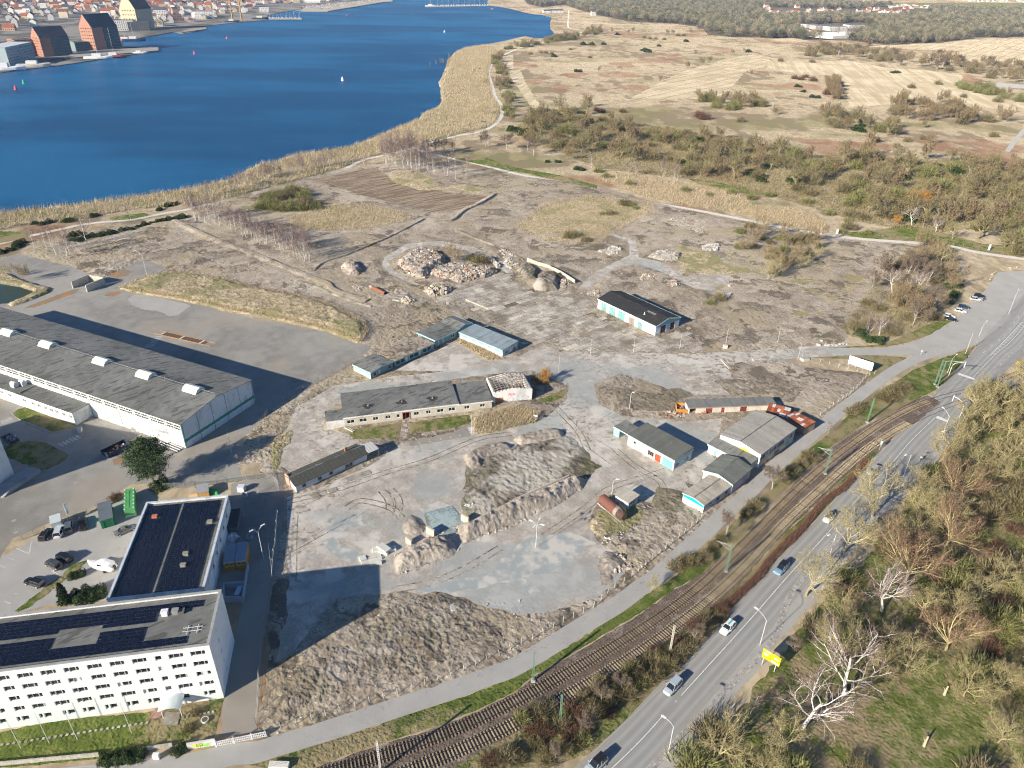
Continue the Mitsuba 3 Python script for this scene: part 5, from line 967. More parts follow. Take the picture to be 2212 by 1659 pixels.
def rubble(q,n,s0,s1,H,lab,seed,cols=RC,m='m_sand'):
    R = np.random.default_rng(seed); g = Polygon(q).buffer(0); 
    if H>.3:heap('rubble_mound',q,H,max(1.0,H*1.1),m,lab.replace('rubble','earth core of the rubble',1),.7,.8,1.8,.4,seed)
    zf=lambda x,y:np.clip(shapely.distance(shapely.points(np.column_stack([x,y])),g.boundary)/max(1.0,H*1.1),0,1)*H*(.65+.7*fb(x,y,1.8,4,seed))if H>.3 else 0*x+.05
    mb=MB();mb.add(*chunks(n,g,s0,s1,cols,R,zf));k=numbered('rubble');put(k,mb,'m_wood');labels[k]={'kind':'stuff','label':lab,'category':'rubble'}
rubble(A("-51.3,296.6 -47,310.0 -42.4,314.8 -34.7,312.1 -29.7,303.4 -30,294.9 -35.1,286.5 -36.7,278.7 -41.8,281.0 -46,287.3"),900,.15,.65,2.4,'rubble piled high on the left half of the island',401)
rubble(A("-36.1,286.5 -29,294.9 -23.2,298.0 -15.9,292.8 -10.9,293.1 -6.8,289.2 -11.5,282.4 -17.1,279.6 -22.7,276.8 -27.6,279.1 -31.7,281.4"),800,.15,.65,1.9,'rubble piled on the right half of the island',402)
rubble(A("-74.6,292.7 -71.8,298.5 -67.3,295.9 -63.3,287.8 -63.7,282.5 -68.3,281.0 -71.9,284.8"),260,.15,.5,2.2,'rubble and earth cone beside the ditch',403)
rubble(A("-36.4,267.6 -32.7,272.6 -27.9,271.6 -24.9,269.3 -26.4,264.6 -32.5,262.0"),240,.2,.8,.9,'pale beams and slab rubble in a low pile',404,[(.6,.54,.44),(.5,.44,.36),(.42,.36,.28)])
rubble(A("-44.2,258.1 -41.5,261.0 -37.4,257.2 -38.8,253.9 -42.7,253.7"),130,.2,.7,.7,'pale slab rubble beside the stack of hollow blocks',405,[(.6,.54,.44),(.5,.44,.36)])
rubble(A("-65.5,269.9 -64.4,273.6 -61.4,272.5 -59.8,269.0 -61.6,266.5 -63.9,266.4"),120,.12,.4,.4,'white rubble scatter left of the rusty pipe',406,[(.62,.6,.57),(.5,.47,.44)])
rubble(A("-7.1,319.7 -3.8,316.8 -0.5,310.8 0.1,296.3 -1.3,293.5 -3.5,296.2 -5.7,307.6"),220,.15,.6,.6,'broken slab rubble beside the loop track',407,[(.6,.56,.5),(.5,.46,.4)])
rubble(A("-12.5,307.2 -9.9,307.3 -5.5,294.7 -6.9,293.2"),110,.2,.8,.4,'row of broken slab rubble inside the loop track',408,[(.6,.56,.5),(.5,.46,.4)])
rubble(A("60.2,310.8 64.9,317.2 71.6,319.1 76.1,314.7 73.1,307.0 65.8,306.7"),420,.12,.5,1.3,'grey rubble heap inside the far loop',409,[(.5,.48,.46),(.4,.37,.34),(.58,.55,.52)])
rubble(A("40.6,319.0 45.5,324.0 50.5,321.1 46.9,313.2 43.2,313.0 36.6,315.7"),260,.12,.5,.8,'rubble heap at the near side of the far loop',410,[(.5,.48,.46),(.56,.52,.48)])
rubble(A("86.2,324.5 91.7,329.7 97.2,330.0 94,318.6 88,318.3"),260,.12,.5,.8,'white rubble heap at the right of the far loop',411,[(.62,.6,.57),(.5,.46,.42)])
rubble(A("52.4,285.4 56.1,290.8 61.7,288.4 58.6,281.8 52.8,281.5"),200,.12,.45,.5,'brick rubble strewn in front of the far loop',412)
rubble(A("63.5,279.5 66.7,283.4 68.9,279.7 67.2,275.9 63.8,275.8"),120,.12,.45,.9,'small rubble cone in front of the far loop',413)
rubble(A("80,375 87,373 95,364 96,351 91,343 87,358 80,363"),320,.12,.5,.4,'rubble strewn below the straight footpath',414)
rubble(A("18.1,281.2 20.1,282.6 24.1,277.7 20,272.6 18.2,273.7"),160,.15,.5,.8,'grey rubble tipped against the end of the slab wall',415)
rubble(A("29.5,268.2 33.7,273.2 36.2,269.7 33.9,264.9 31.2,265.9"),90,.15,.5,.4,'rubble beside the teal workshop corner',416)
rubble(A("-10.7,136.0 -9.1,136.5 -8.7,135.2 -10.4,134.8"),60,.12,.35,.3,'white rubble bags near the loading bay',417,[(.7,.7,.7),(.6,.6,.6)])
rubble(A("21.6,125.4 23.9,127.0 26.6,127.5 25.8,125.1 23.5,123.6 21.7,123.9"),240,.08,.4,.3,'white scrap rubble below the rusty tank',418,[(.75,.75,.76),(.55,.55,.56),(.25,.25,.25),(.66,.6,.5)])
rubble(A("22.1,118.0 24.2,120.6 26,118.8 25.3,116.7 31.4,116.8 26.1,115.3 22.5,114.5"),160,.12,.5,.3,'rubble along the fence at the lane',419)
rubble(A("-9.3,156.1 -6.4,155.1 -6.6,152.5 -10,152.4"),120,.12,.4,.3,'rubble at the rim of the dark pit',420)
rubble(A("-174,344 -170,345 -164,342 -165,337 -172,339"),60,.15,.5,.3,'rubble at the head of the ditch',421)
rubble(A("42.5,178.3 45.6,180.3 51,179.9 51.3,178.0 45.9,176.6"),140,.1,.45,.3,'scrap rubble before the orange skip',422,[(.35,.2,.12),(.3,.25,.2),(.6,.58,.55),(.2,.1,.07)])
rubble(A("-182.4,295.9 -178.8,320.4 -164,336 -142,322.3 -119.1,301.9 -109.9,291.0 -91,276.2 -79,265.7 -105.8,278.0 -124.7,288.9 -151.7,294.6 -166.4,293.8 -170.8,282.7"),520,.08,.38,.0,'rubble and roots strewn over the bare strip at the left',423,[(.4,.34,.28),(.2,.15,.11),(.55,.5,.46)])
rubble(A("-45.7,244.1 -34.7,242.5 -37.2,228.8 -42,223.2 -44.7,232.3"),120,.1,.4,.3,'roots and rubble behind the teal corridor',424,[(.2,.15,.11),(.35,.28,.2)])
for k,(q,n)in enumerate(((A("-39.8,88.7 -28.5,97.0 -20.7,106.1 -6.4,106.5 1,106.6 4.6,106.7 3.4,97.7 -3.5,92.6 -14,87.3 -25.7,82.2 -36.9,77.9"),420),(A("27.1,186.9 52.3,191.9 51,179.9 34.4,178.7"),160),(A("69.7,198.2 90.9,196.1 97.8,194.9 88.5,189.0 78,189.3"),90),(A("-69.6,169.2 -63.7,182.6 -56.4,188.2 -62.7,172.5 -62.7,155.5 -64.1,145.5"),140))):
    rubble(q,n,.05,.2,0,('small pale rubble littering the near corner of the site','rubble littering the ground before the low garages','rubble littering the ground behind the graffiti hall','rubble along the yard fence')[k],430+k,[(.6,.57,.53),(.5,.46,.42),(.3,.25,.2)])

_cut = unary_union([J_a,J_b,J_c,J_yard,*OVER]).buffer(-.03)
for q in biggest(J_site.difference(_cut)):relief('site_ground',q,1,'m_dirt',1.1,lambda x,y:.9*fb(x,y,9)**2+.18*fb(x,y,3,3,4)+.8*fb(x,y,2.6,4,4)**1.5*np.clip(fb(x,y,24,3,8)*4-1.7,0,1),fade=3,label='churned bare earth of the cleared site',wobble=.45)

def wear(q,w,lab,m='m_mud',lv=9.4,pair=0.):
    p = resample(smooth_line(q),.8)
    for o in((-pair,pair)if pair else(0,)):v,f,uv=ribbon(p,[o-w/2,o+w/2],[level(lv)]*2);struct('ground_mark',v,f,m,lab)
for q in(A("-52.9,136.6 -42.7,141.4 -32.3,148.3 -21.1,154.7 -9.4,164.2 0.2,167.3"),A("-29.8,141.7 -27.5,138.6 -26.6,135.2 -26.9,131.8"),A("-31.8,141.2 -29.5,137.7 -28.6,133.8"),A("1.4,118.2 6.2,123.9 12.3,129.9 18.8,136.4 24.6,143.3 33.4,148.2"),A("28.3,160.4 32.6,153.2 37.7,147.4 38.5,143.7"),A("10.9,186.4 14.7,178.0 18.8,169.1 20.7,160.1"),A("-23.5,108.6 -16.4,110.7 -9.4,115.0 -2,121.6"),A("-39,134.4 -36.1,137.1 -28.7,134.7 -25.4,131.0")):wear(q,.32,'tyre marks on the pale concrete','m_dirt',9.4,.85)
for q in(A("-45.1,112.2 -48.3,124.4 -49.9,131.4"),A("-52.4,125.9 -49.2,128.1"),A("-49.3,117.7 -32.9,134.6"),A("19.4,169.7 29.4,179.2"),A("19.5,169.7 31.5,156.2"),A("34.1,149.2 40.1,152.4"),A("13.8,173.1 20.2,162.3 26.8,153.0"),A("-49.6,134.6 -35.4,148.7")):wear(q,.16,'weedy joint in the concrete','m_mud',9.6)
rubble(A("-24,112.4 -25,115.4 -25.5,118.6 -18.5,124.8 -11.9,129.3 0.8,138.8 3.6,140.9 15,148.7 19.7,147.9 19.5,145.5 14.4,138.5 6.3,132.7 0.9,128.4 -5,125.5 -17,115.6"),700,.06,.3,0,'loose stones strewn along the foot of the long spoil heaps',440,[(.5,.45,.39),(.36,.31,.26),(.58,.54,.48)])

# ---------------------------------------------------------------- vegetation kit
def unit(v): return v / (np.linalg.norm(v,axis=-1,keepdims=True) + 1e-9)
def needles(p,d,L,r,c,mb,R):
    """Thin three-sided twigs from the points p along d."""
    n = len(p)
    if not n: return
    d=unit(d);a=unit(np.cross(d,R.standard_normal((n,3))));b=np.cross(d,a);L=np.broadcast_to(L,(n,))[:,None];r=np.broadcast_to(r,(n,))[:,None]
    v=np.stack([p+a*r,p+(-.5*a+.87*b)*r,p+(-.5*a-.87*b)*r,p+d*L],1).reshape(-1,3);k=np.arange(n)[:,None]*4
    f=np.stack([np.hstack([k,k+1,k+3]),np.hstack([k+1,k+2,k+3]),np.hstack([k+2,k,k+3])],1).reshape(-1,3)
    c = np.asarray(c,float); c = np.repeat(c,4,0) if c.ndim == 2 else c
    mb.add(v,f,c)
def flakes(p,size,c,mb,R,nrm=None,flat=.5):
    """Small leaf faces at p."""
    n=len(p);d=unit(R.standard_normal((n,3))+(0 if nrm is None else nrm*1.2));a=unit(np.cross(d,R.standard_normal((n,3))));b=np.cross(d,a);s=np.broadcast_to(size,(n,))[:,None]
    v=np.stack([p-a*s,p+b*s*flat,p+a*s,p-b*s*flat],1).reshape(-1,3);k=np.arange(n)[:,None]*4
    f=np.stack([np.hstack([k,k+1,k+2]),np.hstack([k,k+2,k+3])],1).reshape(-1,3);c=np.asarray(c,float);mb.add(v,f,np.repeat(c,4,0)if c.ndim==2 else c)
def cvar(c,n,R,a=.25): return np.clip(np.asarray(c) * (1 + a * R.standard_normal((n,1))),0.004,1)
def skeleton(R,H,kind):
    """Branches [(points, radii, depth)] of a bare tree about H metres tall."""
    out = []
    def grow(p,d,L,r,depth,maxd):
        n = 5 if depth == 0 else 4; pts = [p]; q = p.copy(); dd = d.copy()
        for i in range(n):
            dd=unit(dd+R.standard_normal(3)*kind['wob']*(.5 if depth==0 else 1)+np.array([0,0,kind['up']*(.25 if depth else .1)]));q=q+dd*L/n;pts.append(q)
        pts=np.array(pts);rr=np.linspace(r,r*(.45 if depth<maxd else .3),n+1);out.append((pts,rr,depth))
        if depth >= maxd: return
        m = kind['kids'][min(depth,len(kind['kids']) - 1)]
        for k in range(m):
            t=kind['t0'][min(depth,len(kind['t0'])-1)]+(1-kind['t0'][min(depth,len(kind['t0'])-1)])*(k+R.random()*.8)/m;i=min(int(t*n),n-1);w=t*n-i
            b0=pts[i]*(1-w)+pts[i+1]*w;ax=unit(pts[i+1]-pts[i]);az=k*2.4+R.random()*1.2
            side=unit(np.cross(ax,[.3,.2,.9]));side=side*math.cos(az)+np.cross(ax,side)*math.sin(az)
            ang = kind['ang'][min(depth,len(kind['ang']) - 1)] * (.8 + .4 * R.random())
            grow(b0,unit(ax*math.cos(ang)+side*math.sin(ang)),L*kind['sh'][min(depth,len(kind['sh'])-1)]*(1.15-.45*t)*(.8+.4*R.random()),max(rr[i]*kind['thin'],.012),depth+1,maxd)
    st = kind.get('stems',1)
    for s in range(st):
        az=s*6.28/st+R.random();lean=kind.get('lean',.05)*(1 if st==1 else .6+.6*R.random())
        grow(np.array([.15*math.cos(az)*(st>1)*1.5,.15*math.sin(az)*(st>1)*1.5,-.1]),unit(np.array([math.cos(az)*lean,math.sin(az)*lean,1])),H*kind['trunk']*(1 if st==1 else .75+.4*R.random()),H*kind['r']/math.sqrt(st),0,kind['depth'])
    return out
KIND = {
 'birch':dict(trunk=.92,r=.011,wob=.10,up=.5,kids=(13,4),t0=(.28,.25),ang=(.75,.6),sh=(.36,.5),thin=.42,depth=2,bark=(.70,.68,.65),limb=(.55,.50,.47),twig=(.20,.135,.125),tw=(5,.8,.010),ntw=1.0),
 'birch_clump':dict(trunk=.85,r=.014,wob=.13,up=.5,kids=(8,4),t0=(.35,.25),ang=(.6,.6),sh=(.36,.5),thin=.45,depth=2,stems=3,lean=.35,bark=(.72,.70,.67),limb=(.6,.56,.52),twig=(.22,.15,.145),tw=(5,.8,.010),ntw=1.0),
 'fan':dict(trunk=.22,r=.022,wob=.10,up=.25,kids=(11,6,5),t0=(.55,.25,.2),ang=(.75,.5,.5),sh=(2.3,.55,.5),thin=.5,depth=3,bark=(.42,.36,.22),limb=(.60,.51,.28),twig=(.26,.165,.115),tw=(4,.7,.011),ntw=.55),
 'olive':dict(trunk=.35,r=.018,wob=.20,up=.35,kids=(8,6,5),t0=(.45,.2,.2),ang=(.85,.7,.6),sh=(1.3,.6,.5),thin=.5,depth=3,bark=(.38,.33,.21),limb=(.52,.46,.25),twig=(.34,.29,.16),tw=(4,.65,.011),ntw=.5),
 'scrub':dict(trunk=.75,r=.012,wob=.18,up=.3,kids=(7,5),t0=(.25,.2),ang=(.6,.6),sh=(.5,.5),thin=.5,depth=2,stems=5,lean=.65,bark=(.33,.27,.16),limb=(.36,.29,.17),twig=(.31,.24,.145),tw=(6,.8,.012),ntw=1.0),
 'white':dict(trunk=.45,r=.016,wob=.17,up=.35,kids=(7,6,4),t0=(.35,.25,.2),ang=(.8,.65,.6),sh=(1.0,.55,.5),thin=.55,depth=3,bark=(.68,.64,.60),limb=(.66,.61,.57),twig=(.24,.16,.16),tw=(3,.6,.008),ntw=.6),
 'golden':dict(trunk=.3,r=.014,wob=.2,up=.4,kids=(7,6,4),t0=(.4,.2,.2),ang=(.8,.6,.5),sh=(1.5,.55,.5),thin=.5,depth=3,bark=(.36,.25,.12),limb=(.50,.32,.10),twig=(.48,.26,.07),tw=(4,.9,.013),ntw=1.2),
 'plum':dict(trunk=.5,r=.013,wob=.15,up=.35,kids=(8,5,4),t0=(.3,.25,.2),ang=(.75,.6,.6),sh=(.8,.55,.5),thin=.5,depth=3,bark=(.5,.46,.42),limb=(.46,.41,.35),twig=(.225,.175,.135),tw=(5,.8,.012),ntw=1.1),
}
def bare_tree(kind,seed,H=10.,fat=1.0,lod=1.0,tone=1.0):
    R=np.random.default_rng(seed);K={k:tuple(x*tone for x in v)if k in('bark','limb','twig')else v for k,v in KIND[kind].items()};sk=skeleton(R,H,K);tr,cr=MB(),MB();md=max(s[2]for s in sk)
    for pts,rr,dp in sk:
        n = 6 if dp == 0 else 4 if dp == 1 else 3
        c = jit(K['bark'] if dp == 0 else K['limb'],.1)
        if kind.startswith('birch') and dp == 0:
            for i in range(len(pts)-1):tr.add(*tubev(pts[i:i+2]if True else pts,rr[i:i+2]*fat,n,cap=False),c if R.random()<.8 else np.array(c)*.45)
        elif dp < md: (tr if dp < 2 else cr).add(*tubev(pts,rr * fat,n,cap=False),c)
        else:cr.add(*tubev(pts[::2]if len(pts)>4 else pts,(rr[::2]if len(pts)>4 else rr)*fat,3,cap=False),np.array(K['limb'])*.85+np.array(K['twig'])*.15)
        if dp >= md - 1:
            m=int(K['tw'][0]*(3.2 if dp==md else 2.0)*K['ntw']*lod);t=.25+.75*R.random(m);idx=t*(len(pts)-1);i=np.minimum(idx.astype(int),len(pts)-2);w=(idx-i)[:,None]
            p=pts[i]*(1-w)+pts[i+1]*w;ax=unit(pts[-1]-pts[0]);d=unit(ax+.85*R.standard_normal((m,3))+[0,0,.15*K['up']])
            needles(p,d,K['tw'][1]*H/10*(.6+.8*R.random(m)),K['tw'][2]*fat*1.35/math.sqrt(lod),cvar(K['twig'],m,R,.22),cr,R)
    return tr,cr
def bush(seed,H=2.5,W=2.2,n=900,c=(.21,.17,.10),c2=None,fat=1.0,up=.7):
    R = np.random.default_rng(seed); tr,cr = MB(),MB()
    for k in range(7):
        d=unit(R.standard_normal(3)*[1,1,.3]+[0,0,1.1]);p=np.array([[0,0,-.05],d*H*.35,d*H*.62+[0,0,.08*H]]);p[:,:2]*=W/H;tr.add(*tubev(p,np.array([.06,.04,.02])*fat,4,cap=False),np.array(c)*.9)
    u=unit(R.standard_normal((n,3))*[1,1,.8]+[0,0,.25]);u[:,2]=np.abs(u[:,2]);rad=R.random(n)**.4;lob=1+.28*np.sin(u[:,0]*5+seed)*np.cos(u[:,1]*5+seed*2)
    p=u*rad[:,None]*lob[:,None]*[W*.8,W*.8,H*.72];d=unit(u+[0,0,up]+.45*R.standard_normal((n,3)))
    col=cvar(c,n,R,.25)if c2 is None else np.where(R.random((n,1))<.5,cvar(c,n,R,.25),cvar(c2,n,R,.25));needles(p,d,H*.34*(.5+R.random(n)),.020*fat,col,cr,R);return tr,cr
def mound(seed,H=1.6,W=2.6,n=1500,c=(.045,.07,.025),size=.16):
    R=np.random.default_rng(seed);u=unit(R.standard_normal((n,3)));u[:,2]=np.abs(u[:,2]);lob=1+.25*np.sin(u[:,0]*4+seed)+.2*np.cos(u[:,1]*5+2*seed);p=u*(R.random(n)**.25*lob)[:,None]*[W*.8,W*.8,H*.8]
    tr,cr = MB(),MB(); flakes(p,size * (.6 + .8 * R.random(n)),cvar(c,n,R,.35),cr,R,u,.6)
    for k in range(5):d=unit(R.standard_normal(3)*[1,1,.3]+[0,0,.8]);tr.add(*tubev(np.array([[0,0,-.05],d*H*.4,d*H*.6]),[.04,.03,.015],3,cap=False),(.12,.09,.06))
    return tr,cr
def conifer(seed,H=9.,W=2.2,c=(.035,.06,.03),pine=False):
    R=np.random.default_rng(seed);tr,cr=MB(),MB();tr.add(*tubev([[0,0,-.1],[.05,.05,H*.5],[0,0,H]],[H*.018,H*.012,.02],6),(.18,.12,.08)if not pine else(.26,.16,.10))
    n = 120 if not pine else 130
    for k in range(n):
        t=(k+R.random())/n;z=H*(.08+.9*t)if not pine else H*(.22+.75*t);az=k*2.4+R.random();L=W*(1-t)**.8*(.8+.4*R.random())+.15 if not pine else W*(math.sin(math.pi*min(.25+.75*t,1))**.7)*(.6+.5*R.random())+.2
        d=np.array([math.cos(az),math.sin(az),(-.25 if not pine else .25)]);p0=np.array([0,0,z]);tr.add(*tubev([p0,p0+d*L],[.05 if pine else .03,.01],3,cap=False),(.2,.14,.09))
        m=int(20+26*L);s=(R.random(m)**.6)[:,None];p=p0+d*L*s+R.standard_normal((m,3))*(.16 if not pine else .34)
        flakes(p,.17 + .1 * R.random(m),cvar(c,m,R,.35),cr,R,None,.4)
    return tr,cr
PROTO = {}
NOM={'birch':(10,4.6),'birchclump':(10,5.6),'fan':(10,12.5),'olive':(8,9),'scrub':(6,5.5),'white':(10,11),'golden':(9,10),'plum':(9,7.5),'farolive':(8,8),'farscrub':(6,5.5),'farplum':(9,7.5)}
def proto(name,tc,pn=('trunk','crown'),m='m_wood'):
    g = {'type': 'shapegroup'}; kd = name.rsplit('_',1)[0]
    if kd in NOM:                                                          # to its nominal height and spread
        allv=np.vstack([v for mb in tc for v in mb.v]);k=NOM[kd][0]/np.percentile(allv[:,2],99.3);w=NOM[kd][1]/(np.percentile(np.hypot(allv[:,0],allv[:,1]),97)*2)
        for mb in tc: mb.v = [v * [w,w,k] for v in mb.v]
    for k,mb in zip(pn,tc):
        v,f,c = mb.arrays(); g[k] = mikit.ply((v,f),m,uv=enc(c))
    scene['kind_' + name] = g; PROTO.setdefault(name.rsplit('_',1)[0],[]).append('kind_' + name)
def place(key,kind,xy,s,z=0.,squash=1.0,idx=None,rot=None):
    ps=PROTO[kind];k=ps[(idx if idx is not None else int(rng.integers(len(ps))))%len(ps)];a=rng.uniform(0,360)if rot is None else rot
    scene[key]={'type':'instance','to_world':T().translate([float(xy[0]),float(xy[1]),float(z)]).rotate([0,0,1],float(a)).scale([float(s),float(s),float(s*squash)]),'shapegroup':{'type':'ref','id':k}}
def plant(name,kind,xy,s,label,cat,group=None,**k):
    key = thing(name,label,cat,group); place(key,kind,xy,s,**k); return key
def scatter(poly,n,mind,R,tries=30):
    """n points in the outline, at least mind apart."""
    x0,y0,x1,y1 = poly.bounds; pts = np.zeros((0,2)); cell = {}
    for _ in range(n * tries):
        p = np.array([R.uniform(x0,x1),R.uniform(y0,y1)])
        ij = (int(p[0] // mind),int(p[1] // mind))
        if any(np.hypot(*(q-p))<mind for a in(-1,0,1)for b in(-1,0,1)for q in cell.get((ij[0]+a,ij[1]+b),())):continue
        if not shapely.contains_xy(poly,p[0],p[1]): continue
        cell.setdefault(ij,[]).append(p); pts = np.vstack([pts,p])
        if len(pts) >= n: break
    return pts
for i in range(3): proto(f'birch_{i}',bare_tree('birch',10 + i,10))
for i in range(2): proto(f'birchclump_{i}',bare_tree('birch_clump',20 + i,10))
for i in range(3): proto(f'fan_{i}',bare_tree('fan',30 + i,10))
for i in range(3): proto(f'olive_{i}',bare_tree('olive',40 + i,8))
for i in range(3): proto(f'scrub_{i}',bare_tree('scrub',50 + i,6))
for i in range(2): proto(f'white_{i}',bare_tree('white',60 + i,10))
proto('golden_0',bare_tree('golden',70,9)); 
for i in range(2): proto(f'plum_{i}',bare_tree('plum',80 + i,9))
# far versions: fewer, stouter twigs
for i in range(2):proto(f'farolive_{i}',bare_tree('olive',90+i,8,2.2,.9,.66));proto(f'farscrub_{i}',bare_tree('scrub',95+i,6,2.2,.5,.85));proto(f'farplum_{i}',bare_tree('plum',98+i,9,2.6,.4,.9))
for i,(c,c2)in enumerate((((.24,.20,.11),(.17,.15,.08)),((.21,.175,.10),(.29,.25,.145)),((.19,.105,.075),(.14,.09,.06)),((.19,.20,.075),(.27,.26,.115)))):
    for j in range(2):proto(f"{('drybush', 'brownbush', 'redbush', 'greenbush')[i]}_{j}",bush(100+3*i+j,2.4,2.0,620,c,c2,1.7),('stem','twigs'))
for i in range(2):proto(f'bramble_{i}',mound(120+i),('stem','leaves'));proto(f'evergreen_{i}',mound(130+i,2.4,2.0,1700,(.055,.085,.035),.15),('stem','leaves'))
proto('spruce_0',conifer(140)); proto('pine_0',conifer(141,13.5,5.6,(.075,.115,.05),True))
proto('hedge_0',bush(150,1.3,1.0,420,(.25,.14,.105),(.18,.11,.08),1.3),('stem','twigs'))

R = np.random.default_rng(77); NAMED = []
# ---------------------------------------------------------------- trees by the main road
for px,k,h,lab in((A("86.8,134.4"),'olive',1.8,'spreading yellowish bare tree overhanging the main road, nearest the level crossing'),
    (A("74.8,121.7"),'olive',1.45,'ragged bare roadside tree between the two other trees overhanging the main road'),
    (A("62.1,108.8"),'olive',1.4,'bare roadside tree overhanging the road just above the yellow sign'),
    (A("108.3,140.8"),'fan',1.2,'round fan shaped bare tree with reddish twigs, topmost of the three round trees'),
    (A("99.1,124.3"),'fan',1.2,'round fan shaped bare tree, middle one of the three round trees right of the road'),
    (A("84.7,113.1"),'fan',1.35,'large round bare tree, lowest of the three round trees, behind the white birch'),
    (A("84.3,95.3"),'fan',1.05,'round yellow limbed tree with purple twig tips near the lower right'),
    (A("50.9,78.1"),'white',1.45,'big white limbed bare tree low in the lower right thicket'),
    (A("60.5,84.7"),'white',1.5,'leaning white limbed bare tree with a purple twig haze, lower right'),
    (A("76.2,104.9"),'white',1.25,'white birch standing in front of the lowest round tree'),
    (A("42.7,80.8"),'birch',.65,'thin white birch sapling below the yellow sign'),
    (A("54.9,94.4"),'plum',.5,'small pale sapling behind the yellow sign'),
    (A("83.5,76.1"),'olive',.9,'olive bare tree with pale stem near the bottom right corner'),
    (A("68.9,107.1"),'fan',.55,'small golden limbed tree beside the roadside tree above the yellow sign')):
    plant('bare_tree',k,px[0],h,lab,'tree'); NAMED.append(px[0])
for px,lab in((A("78.9,85.2"),'broken pale tree stump in the mossy clearing, upper one'),(A("70.4,75.2"),'broken pale tree stump in the mossy clearing, lower one')):
    mb=MB();mb.add(*tubev([V3(px[0],-.1),V3(px[0]+[.2,.3],1.0),V3(px[0]+[.6,.7],2.0)],[.28,.22,.12],7),(.5,.42,.3)).add(*tubev([V3(px[0]+[.2,.3],1.0),V3(px[0]+[-.1,.8],1.6)],[.12,.03],5),(.45,.38,.27));one('tree_stump',lab,'stump',mb,'m_wood')
wood=Polygon(A("133.6,183.2 148.6,195.2 161.9,198.5 180.9,201.1 89.8,65.1 87.2,69.1 34.6,68.2 28.2,68.1 34.6,75.8 42.5,83.1 49.1,90.6 57.1,98.9 68.4,110.8 78.2,117.9 91,132.8 105.9,149.3 115.7,158.7 126.6,171.3"))
clear=unary_union([Polygon(A("62.8,82.8 67.7,86.9 72.7,88.5 80,88.2 81,84.3 80.3,79.3 73.5,71.6 52.1,71.3 54.2,74.9 58.8,77.8")),Polygon(A("120.1,158.8 123.2,161.1 132,168.5 138,170.5 134,163.6 125.2,159.0"))])
ww = wood.difference(clear.buffer(1)).difference(unary_union([Point(*q).buffer(6.5) for q in NAMED]))
ww = max(getattr(ww,'geoms',[ww]),key=lambda g: g.area)
v_,f_ = None,None
relief('wood_floor',jagged(wood,1.2,1.2,90).difference(unary_union([pave.buffer(0),apron.buffer(0)])).buffer(0),3,'m_moss',1.6,lambda x,y:.5*fb(x,y,3),fade=1.5,label='leaf litter and dry grass under the roadside thicket')
pts = scatter(ww,170,3.4,R)
mixk=(('olive',1.0,'olive bare tree in the dense thicket right of the main road','trees in the roadside thicket'),('drybush',1.8,'dry twiggy bush in the thicket right of the main road','bushes in the roadside thicket'),('brownbush',1.7,'brown twiggy bush in the thicket right of the main road','brown bushes in the roadside thicket'),('greenbush',1.8,'greenish bush in the thicket right of the main road','greenish bushes in the roadside thicket'),('redbush',1.1,'reddish bush in the thicket right of the main road','reddish bushes in the roadside thicket'))
for p in pts:
    k = R.choice(5,p=(.42,.2,.1,.2,.08)); kd,s,lab,gr = mixk[k]
    plant('bare_tree' if k==0 else('','dry_bush','brown_bush','green_bush','red_bush')[k],kd,p,s*R.uniform(.75,1.3),lab,'tree' if k==0 else 'bush',gr)
# verge bushes between rails and road
for poly,n in((Polygon(A("-4.6,70.2 1.3,74.6 2.4,78.9 9.4,82.4 15.9,85.9 22.3,90.0 26.7,87.6 21.9,83.1 17.3,79.2 12.9,74.2 9.8,70.5")),34),(Polygon(A("23,90.0 32.7,96.7 37.7,101.4 42.1,104.5 44.3,104.5 38.4,97.3 32.1,91.3 26,86.1")),26)):
    for p in scatter(poly,n,1.7,R):
        k=R.choice(4,p=(.3,.3,.25,.15));plant(('brown_bush','dry_bush','red_bush','green_bush')[k],('brownbush','drybush','redbush','greenbush')[k],p,R.uniform(.7,1.2),('brown twiggy bush','straw coloured bush','rust red bush','greenish bush')[k]+' on the verge between tracks and main road','bush',('brown','straw coloured','rust red','greenish')[k]+' bushes between tracks and road')
for px,s,lab in((A("20.6,85.0"),.5,'pale leaning sapling among verge bushes'),(A("16.8,82.6"),.5,'thin sapling among the verge bushes'),(A("13.9,76.9"),.55,'pale forked sapling near the bottom of the verge'),(A("8.1,71.6"),.45,'yellowish sapling at the foot of the verge'),(A("36,96.7"),.5,'sapling at the end of the red hedge')):
    plant('sapling','plum',px[0],s,lab,'tree')
hp=resample(smooth_line(A("94.7,157.0 90.7,152.3 83.8,144.9 79.4,141.6 74.4,136.6 67.7,129.0 60.7,122.2 56.8,118.0 53.3,113.7 48.3,109.0 43.6,104.5")),.95)
for i,p in enumerate(hp):plant('hedge_shrub','hedge',p,R.uniform(.85,1.15),'reddish brown clipped shrub in the long hedge beside the main road','shrub','shrubs of the red hedge')
